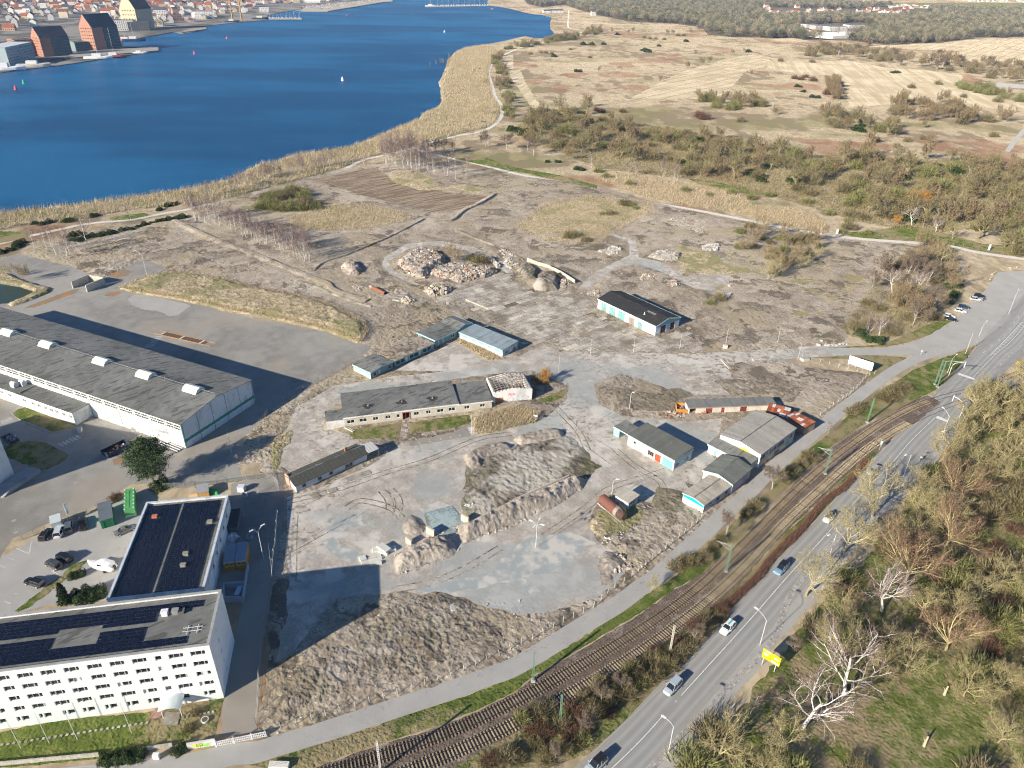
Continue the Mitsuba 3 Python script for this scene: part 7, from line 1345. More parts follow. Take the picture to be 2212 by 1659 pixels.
def car(xy,ang,lab,c,style='hatch',L=None,dark_roof=False,stripe=None):
    L=L or{'hatch':4.2,'estate':4.7,'van':4.4,'suv':4.6,'saloon':4.9,'pickup':5.0}[style];k=thing('car',lab,'car');F=Frame(xy,ang);h=L/2;hz={'hatch':1.5,'estate':1.48,'van':1.72,'suv':1.68,'saloon':1.45,'pickup':1.7}[style];w=.88 if style!='suv' else .92
    belt = .92 if style in ('hatch','estate','saloon') else 1.02
    v,f=superbox(np.array([-h,-h*.97,-h*.8,-h*.3,h*.25,h*.62,h*.9,h]),np.array([.7,.84,.97,1,1,.98,.88,.6])*w,np.array([.38,.26,.22,.2,.2,.22,.26,.36]),np.array([.80,.93,.98,1,1,.97,.86,.66])*belt,12,3.6)
    put(k + '__body',MB().add(F.w(v),f,c),'m_gloss',smooth=False)
    rear={'hatch':-.86,'estate':-.93,'van':-.93,'suv':-.92,'saloon':-.62,'pickup':-.2}[style];front={'saloon':.32,'van':.52}.get(style,.40)
    x0,x1,r0,r1 = h * rear,h * front,h * (rear + (.1 if style != 'saloon' else .28)),h * (front - .33)
    gh=np.array([[x0,w*.90,belt-.06],[x1,w*.90,belt-.06],[r1,w*.72,hz-.03],[r0,w*.72,hz-.03]]);lo,hi=gh[:2],gh[2:]
    V=np.array([[x0,-w*.9,belt-.08],[x1,-w*.86,belt-.08],[x1,w*.86,belt-.08],[x0,w*.9,belt-.08],[r0,-w*.72,hz-.04],[r1,-w*.7,hz-.05],[r1,w*.7,hz-.05],[r0,w*.72,hz-.04]])
    put(k + '__window',MB().add(F.w(V),BOXF),'m_glass')
    R_=np.array([[r0-.04,-w*.74],[r1+.05,-w*.72],[r1+.05,w*.72],[r0-.04,w*.74]]);tv=np.vstack([np.column_stack([R_,np.full(4,hz-.06)]),np.column_stack([R_*[.97,.92],np.full(4,hz)])]);put(k+'__roof',MB().add(F.w(tv),BOXF,(.02,.02,.022)if dark_roof else c),'m_gloss')
    mb = MB()
    for s in (-1,1):                                              # pillars
        for a,b in ((V[1],V[5]),(V[0],V[4]),((V[0] * .45 + V[1] * .55),(V[4] * .4 + V[5] * .6))):
            a,b=a.copy(),b.copy();a[1]=s*abs(a[1])*1.005;b[1]=s*abs(b[1])*1.01;mb.add(*tubev(F.w([a,b]),.045,4),c)
    put(k + '__pillar',mb,'m_gloss')
    for i,(sx,sy) in enumerate(((-.6,-1),(-.6,1),(.6,-1),(.6,1))):
        y=sy*(w-.09);mb=MB().add(*tubev(F.w([[sx*h,y-.1,.32],[sx*h,y+.1,.32]]),.32,12),(.02,.02,.02));wk=part(k,'wheel',mb,'m_clean');put(wk+'__rim',MB().add(*tubev(F.w([[sx*h,y+sy*.101,.32],[sx*h,y+sy*.112,.32]]),.2,10),(.5,.5,.52)),'m_clean')
    for sy in (-1,1):
        part(k,'headlight',MB().add(F.w(boxv(h*.86,h*.955,sy*w*.62-.16,sy*w*.62+.16,belt*.62,belt*.76)),BOXF,(.8,.82,.84)),'m_gloss');part(k,'tail_light',MB().add(F.w(boxv(-h*.985,-h*.93,sy*w*.68-.12,sy*w*.68+.12,belt*.72,belt*.93)),BOXF,(.35,.015,.015)),'m_gloss');part(k,'mirror',MB().add(F.w(boxv(h*.26,h*.33,sy*(w+.1)-.1,sy*(w+.1)+.1,belt-.02,belt+.12)),BOXF,c),'m_gloss')
    if stripe is not None:part(k,'stripe',MB().add(F.w(boxv(r0+.02,r1-.02,-.16,.16,hz+.002,hz+.012)),BOXF,stripe),'m_gloss')
def road_ang(px):i=np.argmin(np.linalg.norm(road_p-px,axis=1));t=road_p[min(i+1,len(road_p)-1)]-road_p[i-1];return math.atan2(t[1],t[0])
SILVER,BLACK,WHT,BLUE = (.42,.48,.54),(.012,.013,.016),(.78,.79,.80),(.20,.32,.44)
for px,lab,c,st,dr_,sp in((A("30.6,85.9"),'silver people carrier driving on the main road, nearest whole car',SILVER,'van',False,None),(A("44.1,99.2"),'white small car with a teal roof stripe on the main road',WHT,'hatch',False,(.1,.45,.45)),(A("76.2,133.0"),'white car with black glass roof on the main road',WHT,'hatch',True,None),(A("59.5,115.9"),'pale blue car with dark roof on the main road beside the overhanging tree',BLUE,'suv',True,None),(A("94.5,151.5"),'silver car half hidden by the overhanging tree on the main road',(.36,.39,.42),'estate',False,None),(A("14.4,70.9"),'silver blue car with dark glass roof cut off by the bottom edge',SILVER,'suv',True,None)):
    s=at_s(px[0]);i=int(np.argmin(np.linalg.norm(road_p-px[0],axis=1)));t_,n_=normals2(road_p);off=float((px[0]-road_p[i])@n_[i]);off=1.95*np.sign(off)if abs(off)>.3 else 1.95
    car(road_p[i] + n_[i] * off,road_ang(px[0]) + math.pi,lab,c,st,dark_roof=dr_,stripe=sp)
for px,lab,c,st in((A("187,271.0 190.2,271.8"),'black car, topmost of the row by the thicket',BLACK,'hatch'),(A("183.4,268.0 186.8,268.1"),'white car beside the topmost black car of the row by the thicket',(.6,.62,.65),'hatch'),(A("174.4,259.7 178.1,259.9"),'dark blue car, third from top in the row by the thicket',(.02,.06,.12),'estate'),(A("171.3,256.3 174.2,255.9"),'white hatchback in the middle of the row by the thicket',WHT,'hatch'),(A("164.2,251.2 167.5,250.8"),'white compact car, second from bottom in the row by the thicket',WHT,'hatch'),(A("163.8,248.6 166.4,247.9"),'black car, bottom of the row by the thicket',BLACK,'saloon')):
    d = px[1] - px[0]; car((px[0] + px[1]) / 2 + [-.6,0],math.atan2(d[1],d[0]) - .35,lab,c,st,L=4.2)
for px,lab,c,st in((A("-104.3,121.5 -104.5,124.1"),'small black car, leftmost of four parked by the mesh fence',BLACK,'hatch'),(A("-101.4,122.1 -102.4,125.8"),'pale silver car between the black and the grey car by the mesh fence',(.5,.55,.6),'suv'),(A("-99.7,123.7 -101.5,127.4"),'grey car, third of four parked by the mesh fence',(.10,.12,.14),'van'),(A("-97,124.5 -99.2,128.6"),'black pickup with open bed, rightmost by the mesh fence',(.015,.015,.018),'pickup'),(A("-89,123.4 -85.8,126.2"),'grey saloon parked beside the solar roofed building',(.16,.17,.175),'saloon'),(A("-94.2,114.5 -98.5,116.8"),'black car in mid car park, upper one',BLACK,'suv'),(A("-95.3,112.4 -99.6,114.7"),'black and silver car in mid car park, lower one',(.06,.065,.07),'suv'),(A("-96.3,107.6 -100.9,109.1"),'black car with white roof bars at the lower end of the car park',BLACK,'estate')):
    d = px[1] - px[0]; car((px[0] + px[1]) / 2,math.atan2(d[1],d[0]),lab,c,st)

# ---------------------------------------------------------------- lamps, signs, poles
LG = (.62,.64,.65)
def lamp(b,h,lab,head=None,c=LG,name='street_lamp',cat='street lamp',heads=1,r=.075):
    """Post with a bent arm towards the plan point head."""
    k = thing(name,lab,cat); mb = MB()
    if head is None:mb.add(*tubev([V3(b),V3(b,h)],[r,r*.6],6),c);part(k,'post',mb,'m_clean');return k
    mb.add(*tubev([V3(b),V3(b,h * .86)],[r,r * .75],6),c); part(k,'post',mb,'m_clean')
    for i in range(heads):
        d = unit(np.array([*(head - b),0])); 
        if i:a=i*6.283/heads;d=np.array([d[0]*math.cos(a)-d[1]*math.sin(a),d[0]*math.sin(a)+d[1]*math.cos(a),0])
        L=min(np.linalg.norm(head-b),2.6);mb=MB().add(*tubev([V3(b,h*.85),V3(b,h*.93)+d*L*.35,V3(b,h)+d*L],r*.6,5),c);part(k,'arm',mb,'m_clean')
        F=Frame((V3(b)+d*L)[:2],math.atan2(d[1],d[0]));v=F.w(boxv(-.1,.75,-.16,.16,h-.05,h+.09));v[:,:2]=v[:,:2];part(k,'lamp_head',MB().add(v,BOXF,(.75,.76,.76)),'m_clean')
    return k
for b,h,hd,lab in((A("27.1,73.5")[0],8.0,A("25.8,74.3")[0],'street lamp bending over the main road, nearest the bottom edge'),(A("48.8,95.9")[0],8.0,A("47.4,97.5")[0],'street lamp standing beside the yellow direction sign'),(A("71.2,120.3")[0],8.0,A("68.1,118.3")[0],'street lamp among the trees overhanging the road'),(A("101.8,150.7")[0],8.0,A("96.2,146.9")[0],'street lamp just above the topmost overhanging tree'),(A("121.1,169.3")[0],8.0,A("120.5,171.9")[0],'street lamp beside the red and white crossing sign'),(A("190.5,255.5")[0],9.0,A("199,265.4")[0],'tall street lamp between side road and main road, right'),(A("161.8,226.6")[0],9.0,A("169.5,233.6")[0],'tall street lamp between side road and main road, middle one'),(A("141.9,206.8")[0],6.0,A("145.2,209.7")[0],'short lamp beside the signal at the level crossing')):
    lamp(b,h,lab,hd)
lamp(A("155.2,220.7")[0],8.0,'bare pale pole on the grass by the crossing signal',name='pole',cat='pole')
for b,h,lab,hd,n in((A("-151.6,279.4")[0],10.2,'tall grey yard light with three heads beside the straw mound',A("-154.7,280.3")[0],3),(A("6,122.0")[0],7.2,'white site light with four heads standing in a small weed patch',A("5,122.5")[0],4),(A("24.8,139.0")[0],6.6,'white site light behind the kiosk',A("25.5,138.9")[0],1),(A("34.7,180.5")[0],6.6,'white site light before the low garages',A("35,180.1")[0],1),(A("-53.5,116.7")[0],9.0,'white lamp with two heads in the shade beside the site fence',A("-52.8,117.4")[0],2),(A("-11,167.3")[0],6.2,'lamp post with a leaning prop before the office wing',None,1)):
    lamp(b,h,lab,hd,(.68,.68,.66),'site_light','site light',n)
b=A("-11,167.3 -10.2,168.5");one('prop','leaning white prop against the lamp post before the office wing','prop',MB().add(*tubev([V3(b[1]),V3(b[0],3.4)],.06,5),(.66,.66,.64)),'m_clean')
for b,lab in((A("26.1,214.6"),'leftmost of the bare white poles before the teal workshop'),(A("40.9,217.2"),'second bare white pole before the teal workshop'),(A("57.3,220.8"),'third bare white pole at the right of the teal workshop'),(A("14.9,202.6"),'bare white pole where the access roads meet'),(A("73.8,224.1"),'bare white pole on a concrete block right of the workshop'),(A("95.8,214.7"),'white pole at the open site gate'),(A("92.6,226.6"),'white pole left of the open site gate'),(A("-74,156.0"),'thin pole beside the hall end by the yard fence')):
    lamp(b[0],6.4,lab,None,(.66,.66,.64),'pole','pole',r=.06)
b=A("73.1,221.9")[0];one('concrete_block','pale concrete block at the foot of a white pole','concrete block',MB().add(boxv(b[0]-.7,b[0]+.7,b[1]-.5,b[1]+.5,0,1.3),BOXF,(.6,.58,.53)))
for px,lab in zip(A("-63,75.2 -71.5,73.9 -75.8,73.2 -79.8,72.1"),('rightmost flagpole on the lawn','second flagpole from the right on the lawn','third flagpole from the right on the lawn','leftmost flagpole on the lawn')):lamp(px,8.0,lab+' before the white block',None,(.6,.62,.62),'flagpole','flagpole',r=.06)
b=A("-102.1,128.1")[0];k=lamp(b,5.0,'white banner flag on a pole above the parked cars',None,(.7,.7,.7),'banner','banner');part(k,'cloth',MB().add(boxv(b[0]-.03,b[0]+.03,b[1]+.06,b[1]+.75,1.8,4.9),BOXF,(.78,.78,.78)),'m_clean')
def signal(b,h,hd,lab):
    k=thing('traffic_signal',lab,'traffic signal');d=unit(np.array([*(hd-b),0]));L=np.linalg.norm(hd-b);t=np.linspace(0,math.pi/2,7);arc=np.array([V3(b,h*.55+h*.42*math.sin(a))+d*L*(1-math.cos(a))for a in t]);part(k,'mast',MB().add(*tubev(np.vstack([[V3(b)],arc]),.09,6),(.72,.73,.74)),'m_clean')
    F=Frame((V3(b)+d*L)[:2],math.atan2(d[1],d[0]));part(k,'signal_head',MB().add(F.w(boxv(-.1,.1,-.35,.35,h*.72,h+.25)),BOXF,(.75,.75,.75)),'m_clean');part(k,'lens',MB().add(F.w(boxv(-.12,-.101,-.15,.15,h*.80,h+.05)),BOXF,(.03,.03,.03)),'m_clean')
signal(A("131.7,179.9")[0],6.0,A("129.4,182.1")[0],'traffic signal on a curved white mast right of the level crossing');signal(A("141.5,205.2")[0],6.0,A("144,203.1")[0],'traffic signal on a curved white mast left of the level crossing')
# yellow direction sign
p=A("47.6,91.5")[0];F=Frame(p,math.radians(-42));k=thing('direction_sign','big yellow direction sign on posts beside the main road','road sign')
for x in(.3,2.7):part(k,'post',MB().add(*tubev(F.w([[x,0,0],[x,0,4.3]]),.07,6),(.6,.62,.62)),'m_clean')
part(k,'board',MB().add(F.w(boxv(-.1,3.3,-.12,-.075,2.1,4.4)),BOXF,(.85,.58,.0)),'m_clean')
for a in((.15,1.0,3.0,3.6),(1.7,3.1,2.3,2.75),(2.1,3.0,3.35,3.7),(.5,1.4,4.0,4.25)):part(k,'white_panel',MB().add(F.w(boxv(a[0],a[1],-.135,-.121,a[2],a[3])),BOXF,(.75,.76,.72)),'m_clean')
part(k,'divider',MB().add(F.w(boxv(1.5,1.56,-.133,-.121,2.2,4.3)),BOXF,(.05,.05,.05)),'m_clean')
# billboard
q=A("110.7,210.7 116.5,205.5");F=Frame(q[0],math.atan2(*(q[1]-q[0])[::-1]));L=np.linalg.norm(q[1]-q[0]);k=thing('billboard','double white hoarding on posts in the grass triangle','billboard')
for i in range(4):x=L*(i+.15)/3.4;part(k,'post',MB().add(*tubev(F.w([[x,.1,0],[x,.1,3.8]]),.07,5),(.5,.5,.48)),'m_clean')
for i in range(2):
    bd=part(k,'board',MB().add(F.w(boxv(i*L/2+.04,(i+1)*L/2-.04,-.06,.02,1.1,4.0)),BOXF,(.78,.78,.77)),'m_clean');mb=MB()
    for j in range(4):mb.add(F.w(boxv(i*L/2+.5,i*L/2+2.6-.3*(j%2),-.068,-.061,3.1-.35*j,3.2-.35*j)),BOXF,(.5,.52,.55))
    put(bd+'__print',mb,'m_clean');labels[bd+'__print']={'kind':'stuff','label':'faint grey lines of print'}
def sign(b,h,w,hh,c,lab,c2=None,ang=-.4):
    k=thing('road_sign',lab,'road sign');F=Frame(b,ang);part(k,'post',MB().add(*tubev(F.w([[0,0,0],[0,0,h]]),.045,5),(.6,.6,.6)),'m_clean');part(k,'plate',MB().add(F.w(boxv(-w/2,w/2,-.07,-.05,h-hh,h)),BOXF,c),'m_clean')
    if c2 is not None:part(k,'symbol',MB().add(F.w(boxv(-w*.3,w*.3,-.082,-.071,h-hh*.75,h-hh*.25)),BOXF,c2),'m_clean')
sign(A("167.3,211.6")[0],2.2,.9,.9,(.85,.6,.0),'small yellow sign by the hatched island',(.1,.1,.1));sign(A("138.9,218.8")[0],2.2,.5,.5,(.8,.55,.6),'small round topped pinkish sign in the grass tip by the side road');sign(A("100.6,162.5")[0],3.0,.5,1.2,(.35,.55,.68),'small pale blue sign on a post beside the nearer track',(.7,.7,.7));sign(A("6.9,174.1")[0],2.0,1.2,.5,(.7,.7,.68),'white sign board by the golden grass corner');sign(A("168,333")[0],1.8,.3,.5,(.5,.45,.35),'small wooden marker by the far footpath')
b=A("120.6,169.0")[0];k=thing('crossing_sign','red and white saltire warning sign at the level crossing','road sign');F=Frame(b,-.5);part(k,'post',MB().add(*tubev(F.w([[0,0,0],[0,0,2.6]]),.05,5),(.65,.65,.65)),'m_clean')
for s in (-1,1):
    a=np.array([[-.7*s,-.08-.03*(s>0),1.75],[.7*s,-.08-.03*(s>0),2.75]]);part(k,'saltire_arm',MB().add(*tubev(F.w(a),.1,4),(.8,.8,.8)),'m_clean')
    for e in(0,1):m_=a.mean(0);part(k,'red_end',MB().add(*tubev(F.w([a[e]*.72+m_*.28+[0,-.02,0],a[e]*1.01-m_*.01+[0,-.02,0]]),.108,4),(.7,.03,.03)),'m_clean')
# ---------------------------------------------------------------- fences
def fence(lab,q,gap,h,c,wires=3,name='post_fence',mesh=0,r=.06,cat='fence',lean=.05):
    p = resample(np.asarray(q),gap); k = thing(name,lab,cat)
    tops = []
    for a in p:e=rng.normal(0,lean,2)*h;tops.append(V3(a+e,h));part(k,'post',MB().add(*tubev([V3(a),V3(a+e,h)],r,5),jit(c,.1)),'m_clean')
    mb = MB(); zs = [h * (i + .8) / (wires + .3) for i in range(wires)]; P3 = np.array(tops)
    for z in zs:mb.add(*tubev(np.column_stack([p+(P3[:,:2]-p)*z/h,np.full(len(p),z)]),.012,3,cap=False),(.25,.25,.25))
    if mesh:
        for a,b in zip(p[:-1],p[1:]):
            n = int(np.linalg.norm(b - a) / mesh)
            for i in range(n):x=a+(b-a)*(i+.5)/n;mb.add(*tubev([V3(x,.1),V3(x,h-.05)],.01,3,cap=False),(.3,.32,.3))
    if mb.n: part(k,'wire',mb,'m_clean',kind='stuff')
PALE = (.58,.56,.50)
fence('post and wire fence between the site and the lane, leaning pale posts',A("-40.6,75.7 -38.7,76.5 -36.1,77.3 -31.7,79.0 -27,80.8 -22.5,82.5 -17.8,84.2 -13.5,86.2 -8.9,88.4 -4.4,90.8 0,93.2 2,94.9 5.6,96.6 9.8,99.9 14.1,102.5 18.1,105.1 21.7,109.7 25.2,112.1 28.3,115.2 33.6,120.5 37,123.9 40.4,127.3 44,131.0 45.6,132.9"),2.5,1.7,PALE,3)
fence('post fence along the lane behind the graffiti hall',A("90.5,179.2 96.1,184.6 102.4,190.2 107.3,195.2 113.7,202.7 117.3,205.1"),2.6,1.7,PALE,2);fence('row of pale posts running from the site gate to the billboard',A("97.5,215.6 101.7,212.8 105.7,210.2 110.2,208.0 114.5,204.6"),2.9,1.6,PALE,2)
fence('mesh fence between car park and yard road',A("-109,121.5 -103.5,125.9 -98.7,131.1 -97.5,132.0"),2.4,1.7,(.25,.33,.30),5,'mesh_fence',.16);fence('fence with rusty posts between the yard and the derelict ground',A("-71.4,167.7 -70.4,171.6 -70.3,176.8 -69.3,180.4 -66.8,184.8 -61.1,192.9 -52.4,206.8"),3.0,1.6,(.34,.16,.10),3,'mesh_fence',.5)
fence('fence along the shaded court, dark sheeting on struts',A("-62.2,139.5 -59.6,136.4 -49.9,111.3 -48,101.5 -46.9,94.9 -45,86.1 -43,79.1 -42.6,77.1"),2.6,2.0,(.20,.22,.25),6,'mesh_fence',.14);fence('mobile mesh fence on white feet left of the stained concrete',A("-54.4,130.6 -52.3,122.0 -51.3,116.9 -50.1,111.7"),3.4,2.0,(.6,.62,.62),4,'mesh_fence',.25)
fence('grey sheeted fence around the stored materials',A("-85.1,140.2 -77.5,141.1 -69.6,143.4 -63.9,144.9 -60.2,145.1 -57.7,142.4 -57,140.1"),2.4,1.9,(.3,.32,.33),10,'mesh_fence',.07);fence('low wire fence on the far side of the straight footpath',A("163,349 176,351 184,343 188,344 200,339 214,334 221.5,329.9"),4.0,1.2,(.5,.5,.48),2)
q=A("95.5,227.6 95.3,217.1");k=thing('site_gate','open mesh gate across the access road at the right','gate');F=Frame(q[0],math.atan2(*(q[1]-q[0])[::-1]));L=np.linalg.norm(q[1]-q[0])
for a in([[0,0,.1],[0,0,1.9]],[[L,0,.1],[L,0,1.9]],[[0,0,1.85],[L,0,1.85]],[[0,0,.15],[L,0,.15]],[[0,0,.15],[L,0,1.85]]):part(k,'bar',MB().add(*tubev(F.w(a),.04,4),(.2,.2,.2)),'m_clean')
# white lattice wall and painted wall by the entrance at the bottom left
def wallq(lab,q,h,c,name='garden_wall',t=.25,blocks=0):
    a,b=Q_=np.asarray(q);F=Frame(a,math.atan2(*(b-a)[::-1]));L=np.linalg.norm(b-a);k=thing(name,lab,'wall')
    if not blocks: part(k,'wall',MB().add(F.w(boxv(0,L,0,t,0,h)),BOXF,c)); return k,F,L
    n = int(L / .55); 
    for i in range(n):
        for j in range(blocks):x0=L*i/n;part(k,'block',MB().add(F.w(boxv(x0+.012,x0+L/n-.012,rng.uniform(0,.02),t,h*j/blocks,h*(j+1)/blocks-.012)),BOXF,jit(c,.1)))
    return k,F,L
wallq('pale block wall along the lane at the bottom left corner',A("-85.8,68.6 -66.4,71.0"),.9,(.46,.44,.40),blocks=2);wallq('short pale block wall between the evergreens and the painted panel',A("-59.1,72.2 -55.2,72.9"),.9,(.48,.46,.42),blocks=2)
k,F,L=wallq('white wall end painted with green and yellow graffiti',A("-52.5,72.5 -48.2,73.4"),1.5,(.72,.70,.72))
patch(k,F,(0,0),(L,0),blob(L*.38,.7,.95,.42,3),(.85,.78,.05));patch(k,F,(0,.0),(L,0),blob(L*.62,.55,1.1,.38,5).buffer(-.05),(.25,.75,.12));graffiti(k,F,(0,-.012),(L,-.012),'ER',L*.3,.35,.7,(.1,.35,.08))
q=A("-48,73.1 -41.8,74.7 -40.3,75.1");k=thing('lattice_fence','white lattice fence at the site entrance, bottom left','fence');p=resample(q,.28)
for i,a in enumerate(p):
    if i%10==0:part(k,'post',MB().add(boxv(a[0]-.09,a[0]+.09,a[1]-.09,a[1]+.09,0,1.7),BOXF,(.76,.76,.76)),'m_clean')
    else:part(k,'bar',MB().add(boxv(a[0]-.04,a[0]+.04,a[1]-.04,a[1]+.04,.15,1.35),BOXF,(.76,.76,.76)),'m_clean')
for z in(.2,.75,1.3):v,f,_=ribbon(p,[-.05,-.05,.05,.05],[z-.04,z+.04,z+.04,z-.04]);part(k,'rail',(v,f,np.broadcast_to(np.array([.76,.76,.76]),(len(v),3))),'m_clean')
# stepping stones, planter and the like on the lawn
for i,t in enumerate(np.linspace(0,1,26)):a=A("-83.3,72.7 -61.3,77.2");b=a[0]+(a[1]-a[0])*t;put(numbered('lawn__stepping_stone'),MB().add(boxv(b[0]-.22,b[0]+.22,b[1]-.18,b[1]+.18,0,.24),BOXF,jit((.5,.49,.44),.08)),'m_slab')
for i,t in enumerate(np.linspace(0,1,9)):a=A("-56.3,78.1 -50.9,79.5");b=a[0]+(a[1]-a[0])*t;put(numbered('lawn__stepping_stone'),MB().add(boxv(b[0]-.2,b[0]+.2,b[1]-.16,b[1]+.16,0,.24),BOXF,jit((.5,.49,.44),.08)),'m_slab')
quad(A("-58.6,76.7 -55.9,76.7 -56.5,79.3 -58.9,79.2"),40,(.50,.47,.42),'lawn__entrance_path','m_slab');quad(A("-61.3,77.8 -59.4,78.0 -59.2,80.2 -61.1,79.9"),40,(.42,.26,.22),'lawn__red_paving','m_slab')
b=A("-51.6,77.7")[0];one('planter','round white planter on the lawn by the block corner','planter',MB().add(*tubev([V3(b),V3(b,.55)],[.55,.65],14),(.74,.73,.70)).add(*tubev([V3(b,.5),V3(b,.58)],.5,12),(.10,.08,.06)),'m_clean')
b=A("-56.9,70.9")[0];one('utility_box','small white cabinet with red base at the lane','cabinet',MB().add(boxv(b[0]-.5,b[0]+.5,b[1]-.3,b[1]+.3,0.1,1.2),BOXF,(.75,.75,.76)).add(boxv(b[0]-.48,b[0]+.48,b[1]-.28,b[1]+.28,0,.1),BOXF,(.4,.08,.05)),'m_clean')
b=A("-36.6,69.8")[0];one('block_pallet','pallet of pale blocks at the bottom edge','pallet',MB().add(boxv(b[0]-1.6,b[0]+1.6,b[1]-.5,b[1]+.5,.12,.9),BOXF,(.62,.60,.56)).add(boxv(b[0]-1.6,b[0]+1.6,b[1]-.5,b[1]+.5,0,.115),BOXF,(.35,.25,.15)),'m_slab')
# ---------------------------------------------------------------- containers, cabins, boat, skips
k=thing('tank_container','bright green flat topped container with white fittings behind the solar roofed building','container');F,L,D=fit(A("-89.8,129.7 -87.4,130.2 -91.1,138.0 -93.2,137.3"));part(k,'body',MB().add(F.w(boxv(0,L,0,D,.15,2.1)),BOXF,(.10,.38,.13)))
for i in range(6):y=.4+i*(D-.8)/5;part(k,'hatch',MB().add(F.w(boxv(.05,.35,y-.15,y+.15,2.1,2.25)),BOXF,(.7,.72,.72)),'m_clean');part(k,'hatch',MB().add(F.w(boxv(L-.35,L-.05,y-.15,y+.15,2.1,2.25)),BOXF,(.7,.72,.72)),'m_clean')
part(k,'pipe',MB().add(*tubev(F.w([[L*.45,.5,2.16],[L*.45,D*.8,2.16],[L*.6,D*.9,2.16]]),.05,5),(.12,.45,.2)),'m_clean');part(k,'frame',MB().add(F.w(boxv(-.08,L+.08,-.08,-.003,0,.5)),BOXF,(.45,.65,.45)),'m_clean')
def cabin(lab,q,h,cw,cr,ops=(),name='cabin',over=.1,slope=.12):
    F,L,D=fit(q);k=thing(name,lab,'cabin');shell(k,F,L,D,h,c=cw,thick=.1,hb=h+slope,ops=ops);gable_roof(k,F,L,D,h,0,hb=h+slope,over=over,c=cr,m='m_paint',th=.06);return k,F,L,D
cabin('dark green shed with grey roof at the car park',A("-93.2,125.6 -90.7,126.6 -94,132.4 -96.6,131.5"),2.4,(.015,.14,.07),(.13,.16,.19),[W('f',.6,2.2,.05,2.0,'door',col=(.012,.12,.06))])
for i,q in enumerate((A("-60.7,112.9 -58.3,113.3 -59.7,118.9 -61.7,118.5"),A("-58.2,113.4 -56.1,113.7 -57.3,119.4 -59.5,119.0"))):
    F,L,D=fit(q);k=thing('site_container',('left','right')[i]+' one of two joined orange site containers with blue white roofs','container');shell(k,F,L-.03,D,2.5,c=(.52,.27,.03),thick=.1,ops=[W('f',.35,.95,1.3,1.9,frame=(.7,.7,.68)),W('f',1.3,1.9,1.3,1.9,frame=(.7,.7,.68))]);gable_roof(k,F,L-.03,D,2.5,0,over=.04,c=(.24,.30,.38),m='m_clean',th=.06);mb=MB();pbox(F,(0,0),(L-.03,0),0,L-.03,2.3,2.5,-.04,-.004,(.7,.7,.7),mb);part(k,'frame',mb,'m_clean')
    if i:mb=MB();pbox(F,(L-.03,0),(L-.03,D),.1,D-.1,.1,2.2,-.012,-.004,(.48,.25,.03),mb);part(k,'end_panel',mb,'m_clean')
cabin('dark flat lean-to hut in the shade right of the solar building',A("-64.1,124.3 -61.6,124.1 -62.8,130.2 -65.3,130.4"),2.3,(.12,.13,.15),(.05,.055,.06));cabin('small clear roofed shelter beside the parked cars',A("-104.2,124.9 -102.1,125.6 -103.7,127.9 -105.7,127.5"),1.9,(.45,.5,.5),(.55,.6,.62),name='shelter')
F,L,D=fit(A("-75.6,137.0 -72.9,137.2 -74.1,140.3 -76.8,139.8"));k=thing('wood_shed','small yellow timber shed with grey roof among the stored materials','shed');
for i in range(12):part(k,'plank',MB().add(F.w(boxv(L*i/12+.015,L*(i+1)/12-.015,0,.06,0,1.8)),BOXF,jit((.62,.38,.13),.1)),'m_clean')
part(k,'box',MB().add(F.w(boxv(0,L,.07,D,0,1.8)),BOXF,(.35,.25,.15)));part(k,'roof',MB().add(F.w(boxv(-.1,L+.1,-.1,D+.1,1.803,1.92)),BOXF,(.34,.36,.38)))
F,L,D=fit(A("-78,137.3 -75.8,137.9 -76.2,138.4 -78.1,137.9"));mbs=[one('plank_stack','stack of fresh yellow planks at the corner of the solar roof','planks',MB().add(F.w(boxv(0,L,0,max(D,.6),0,.5)),BOXF,(.62,.46,.26)),'m_clean')]
b=A("-72.5,139.2")[0];one('green_tarpaulin','green tarpaulin spread over stored goods','tarpaulin',MB().add(boxv(b[0]-1.4,b[0]+1.2,b[1]-.8,b[1]+.8,0,.7)+np.array([[0,0,0]]*4+[[.3,.2,0],[-.3,.2,.2],[-.2,-.2,0],[.2,-.1,.2]]),BOXF,(.03,.35,.10)),'m_clean');b=A("-66.1,140.2")[0];one('bulk_bag','pale blue white bulk bag at the end of the material store','bag',MB().add(boxv(b[0]-.8,b[0]+.8,b[1]-.7,b[1]+.7,0,1.5),BOXF,(.6,.65,.68)),'m_clean')
R = np.random.default_rng(31)
b=A("-62.9,123.0")[0];k=numbered('white_bags');put(k,MB().add(*chunks(60,Point(*b).buffer(1.5),.3,.7,[(.62,.66,.72),(.5,.55,.62)],R,lambda x,y:.3+0*x)),'m_clean');labels[k]={'label':'heap of white plastic bags in the shade of the solar building','category':'bags'}
for px,lab in((A("-64.6,138.0"),'white framed trolley standing in the shaded court'),(A("-58.7,125.2"),'empty crate, upper one at the court fence'),(A("-58.6,123.2"),'empty crate, lower one at the court fence')):
    b=px[0];one('crate',lab,'crate',MB().add(boxv(b[0]-.6,b[0]+.6,b[1]-.5,b[1]-.42,0,1),BOXF,(.4,.42,.45)).add(boxv(b[0]-.6,b[0]+.6,b[1]+.42,b[1]+.5,0,1),BOXF,(.4,.42,.45)).add(boxv(b[0]-.6,b[0]-.52,b[1]-.419,b[1]+.419,0,1),BOXF,(.4,.42,.45)).add(boxv(b[0]+.52,b[0]+.6,b[1]-.419,b[1]+.419,0,1),BOXF,(.4,.42,.45)),'m_clean')
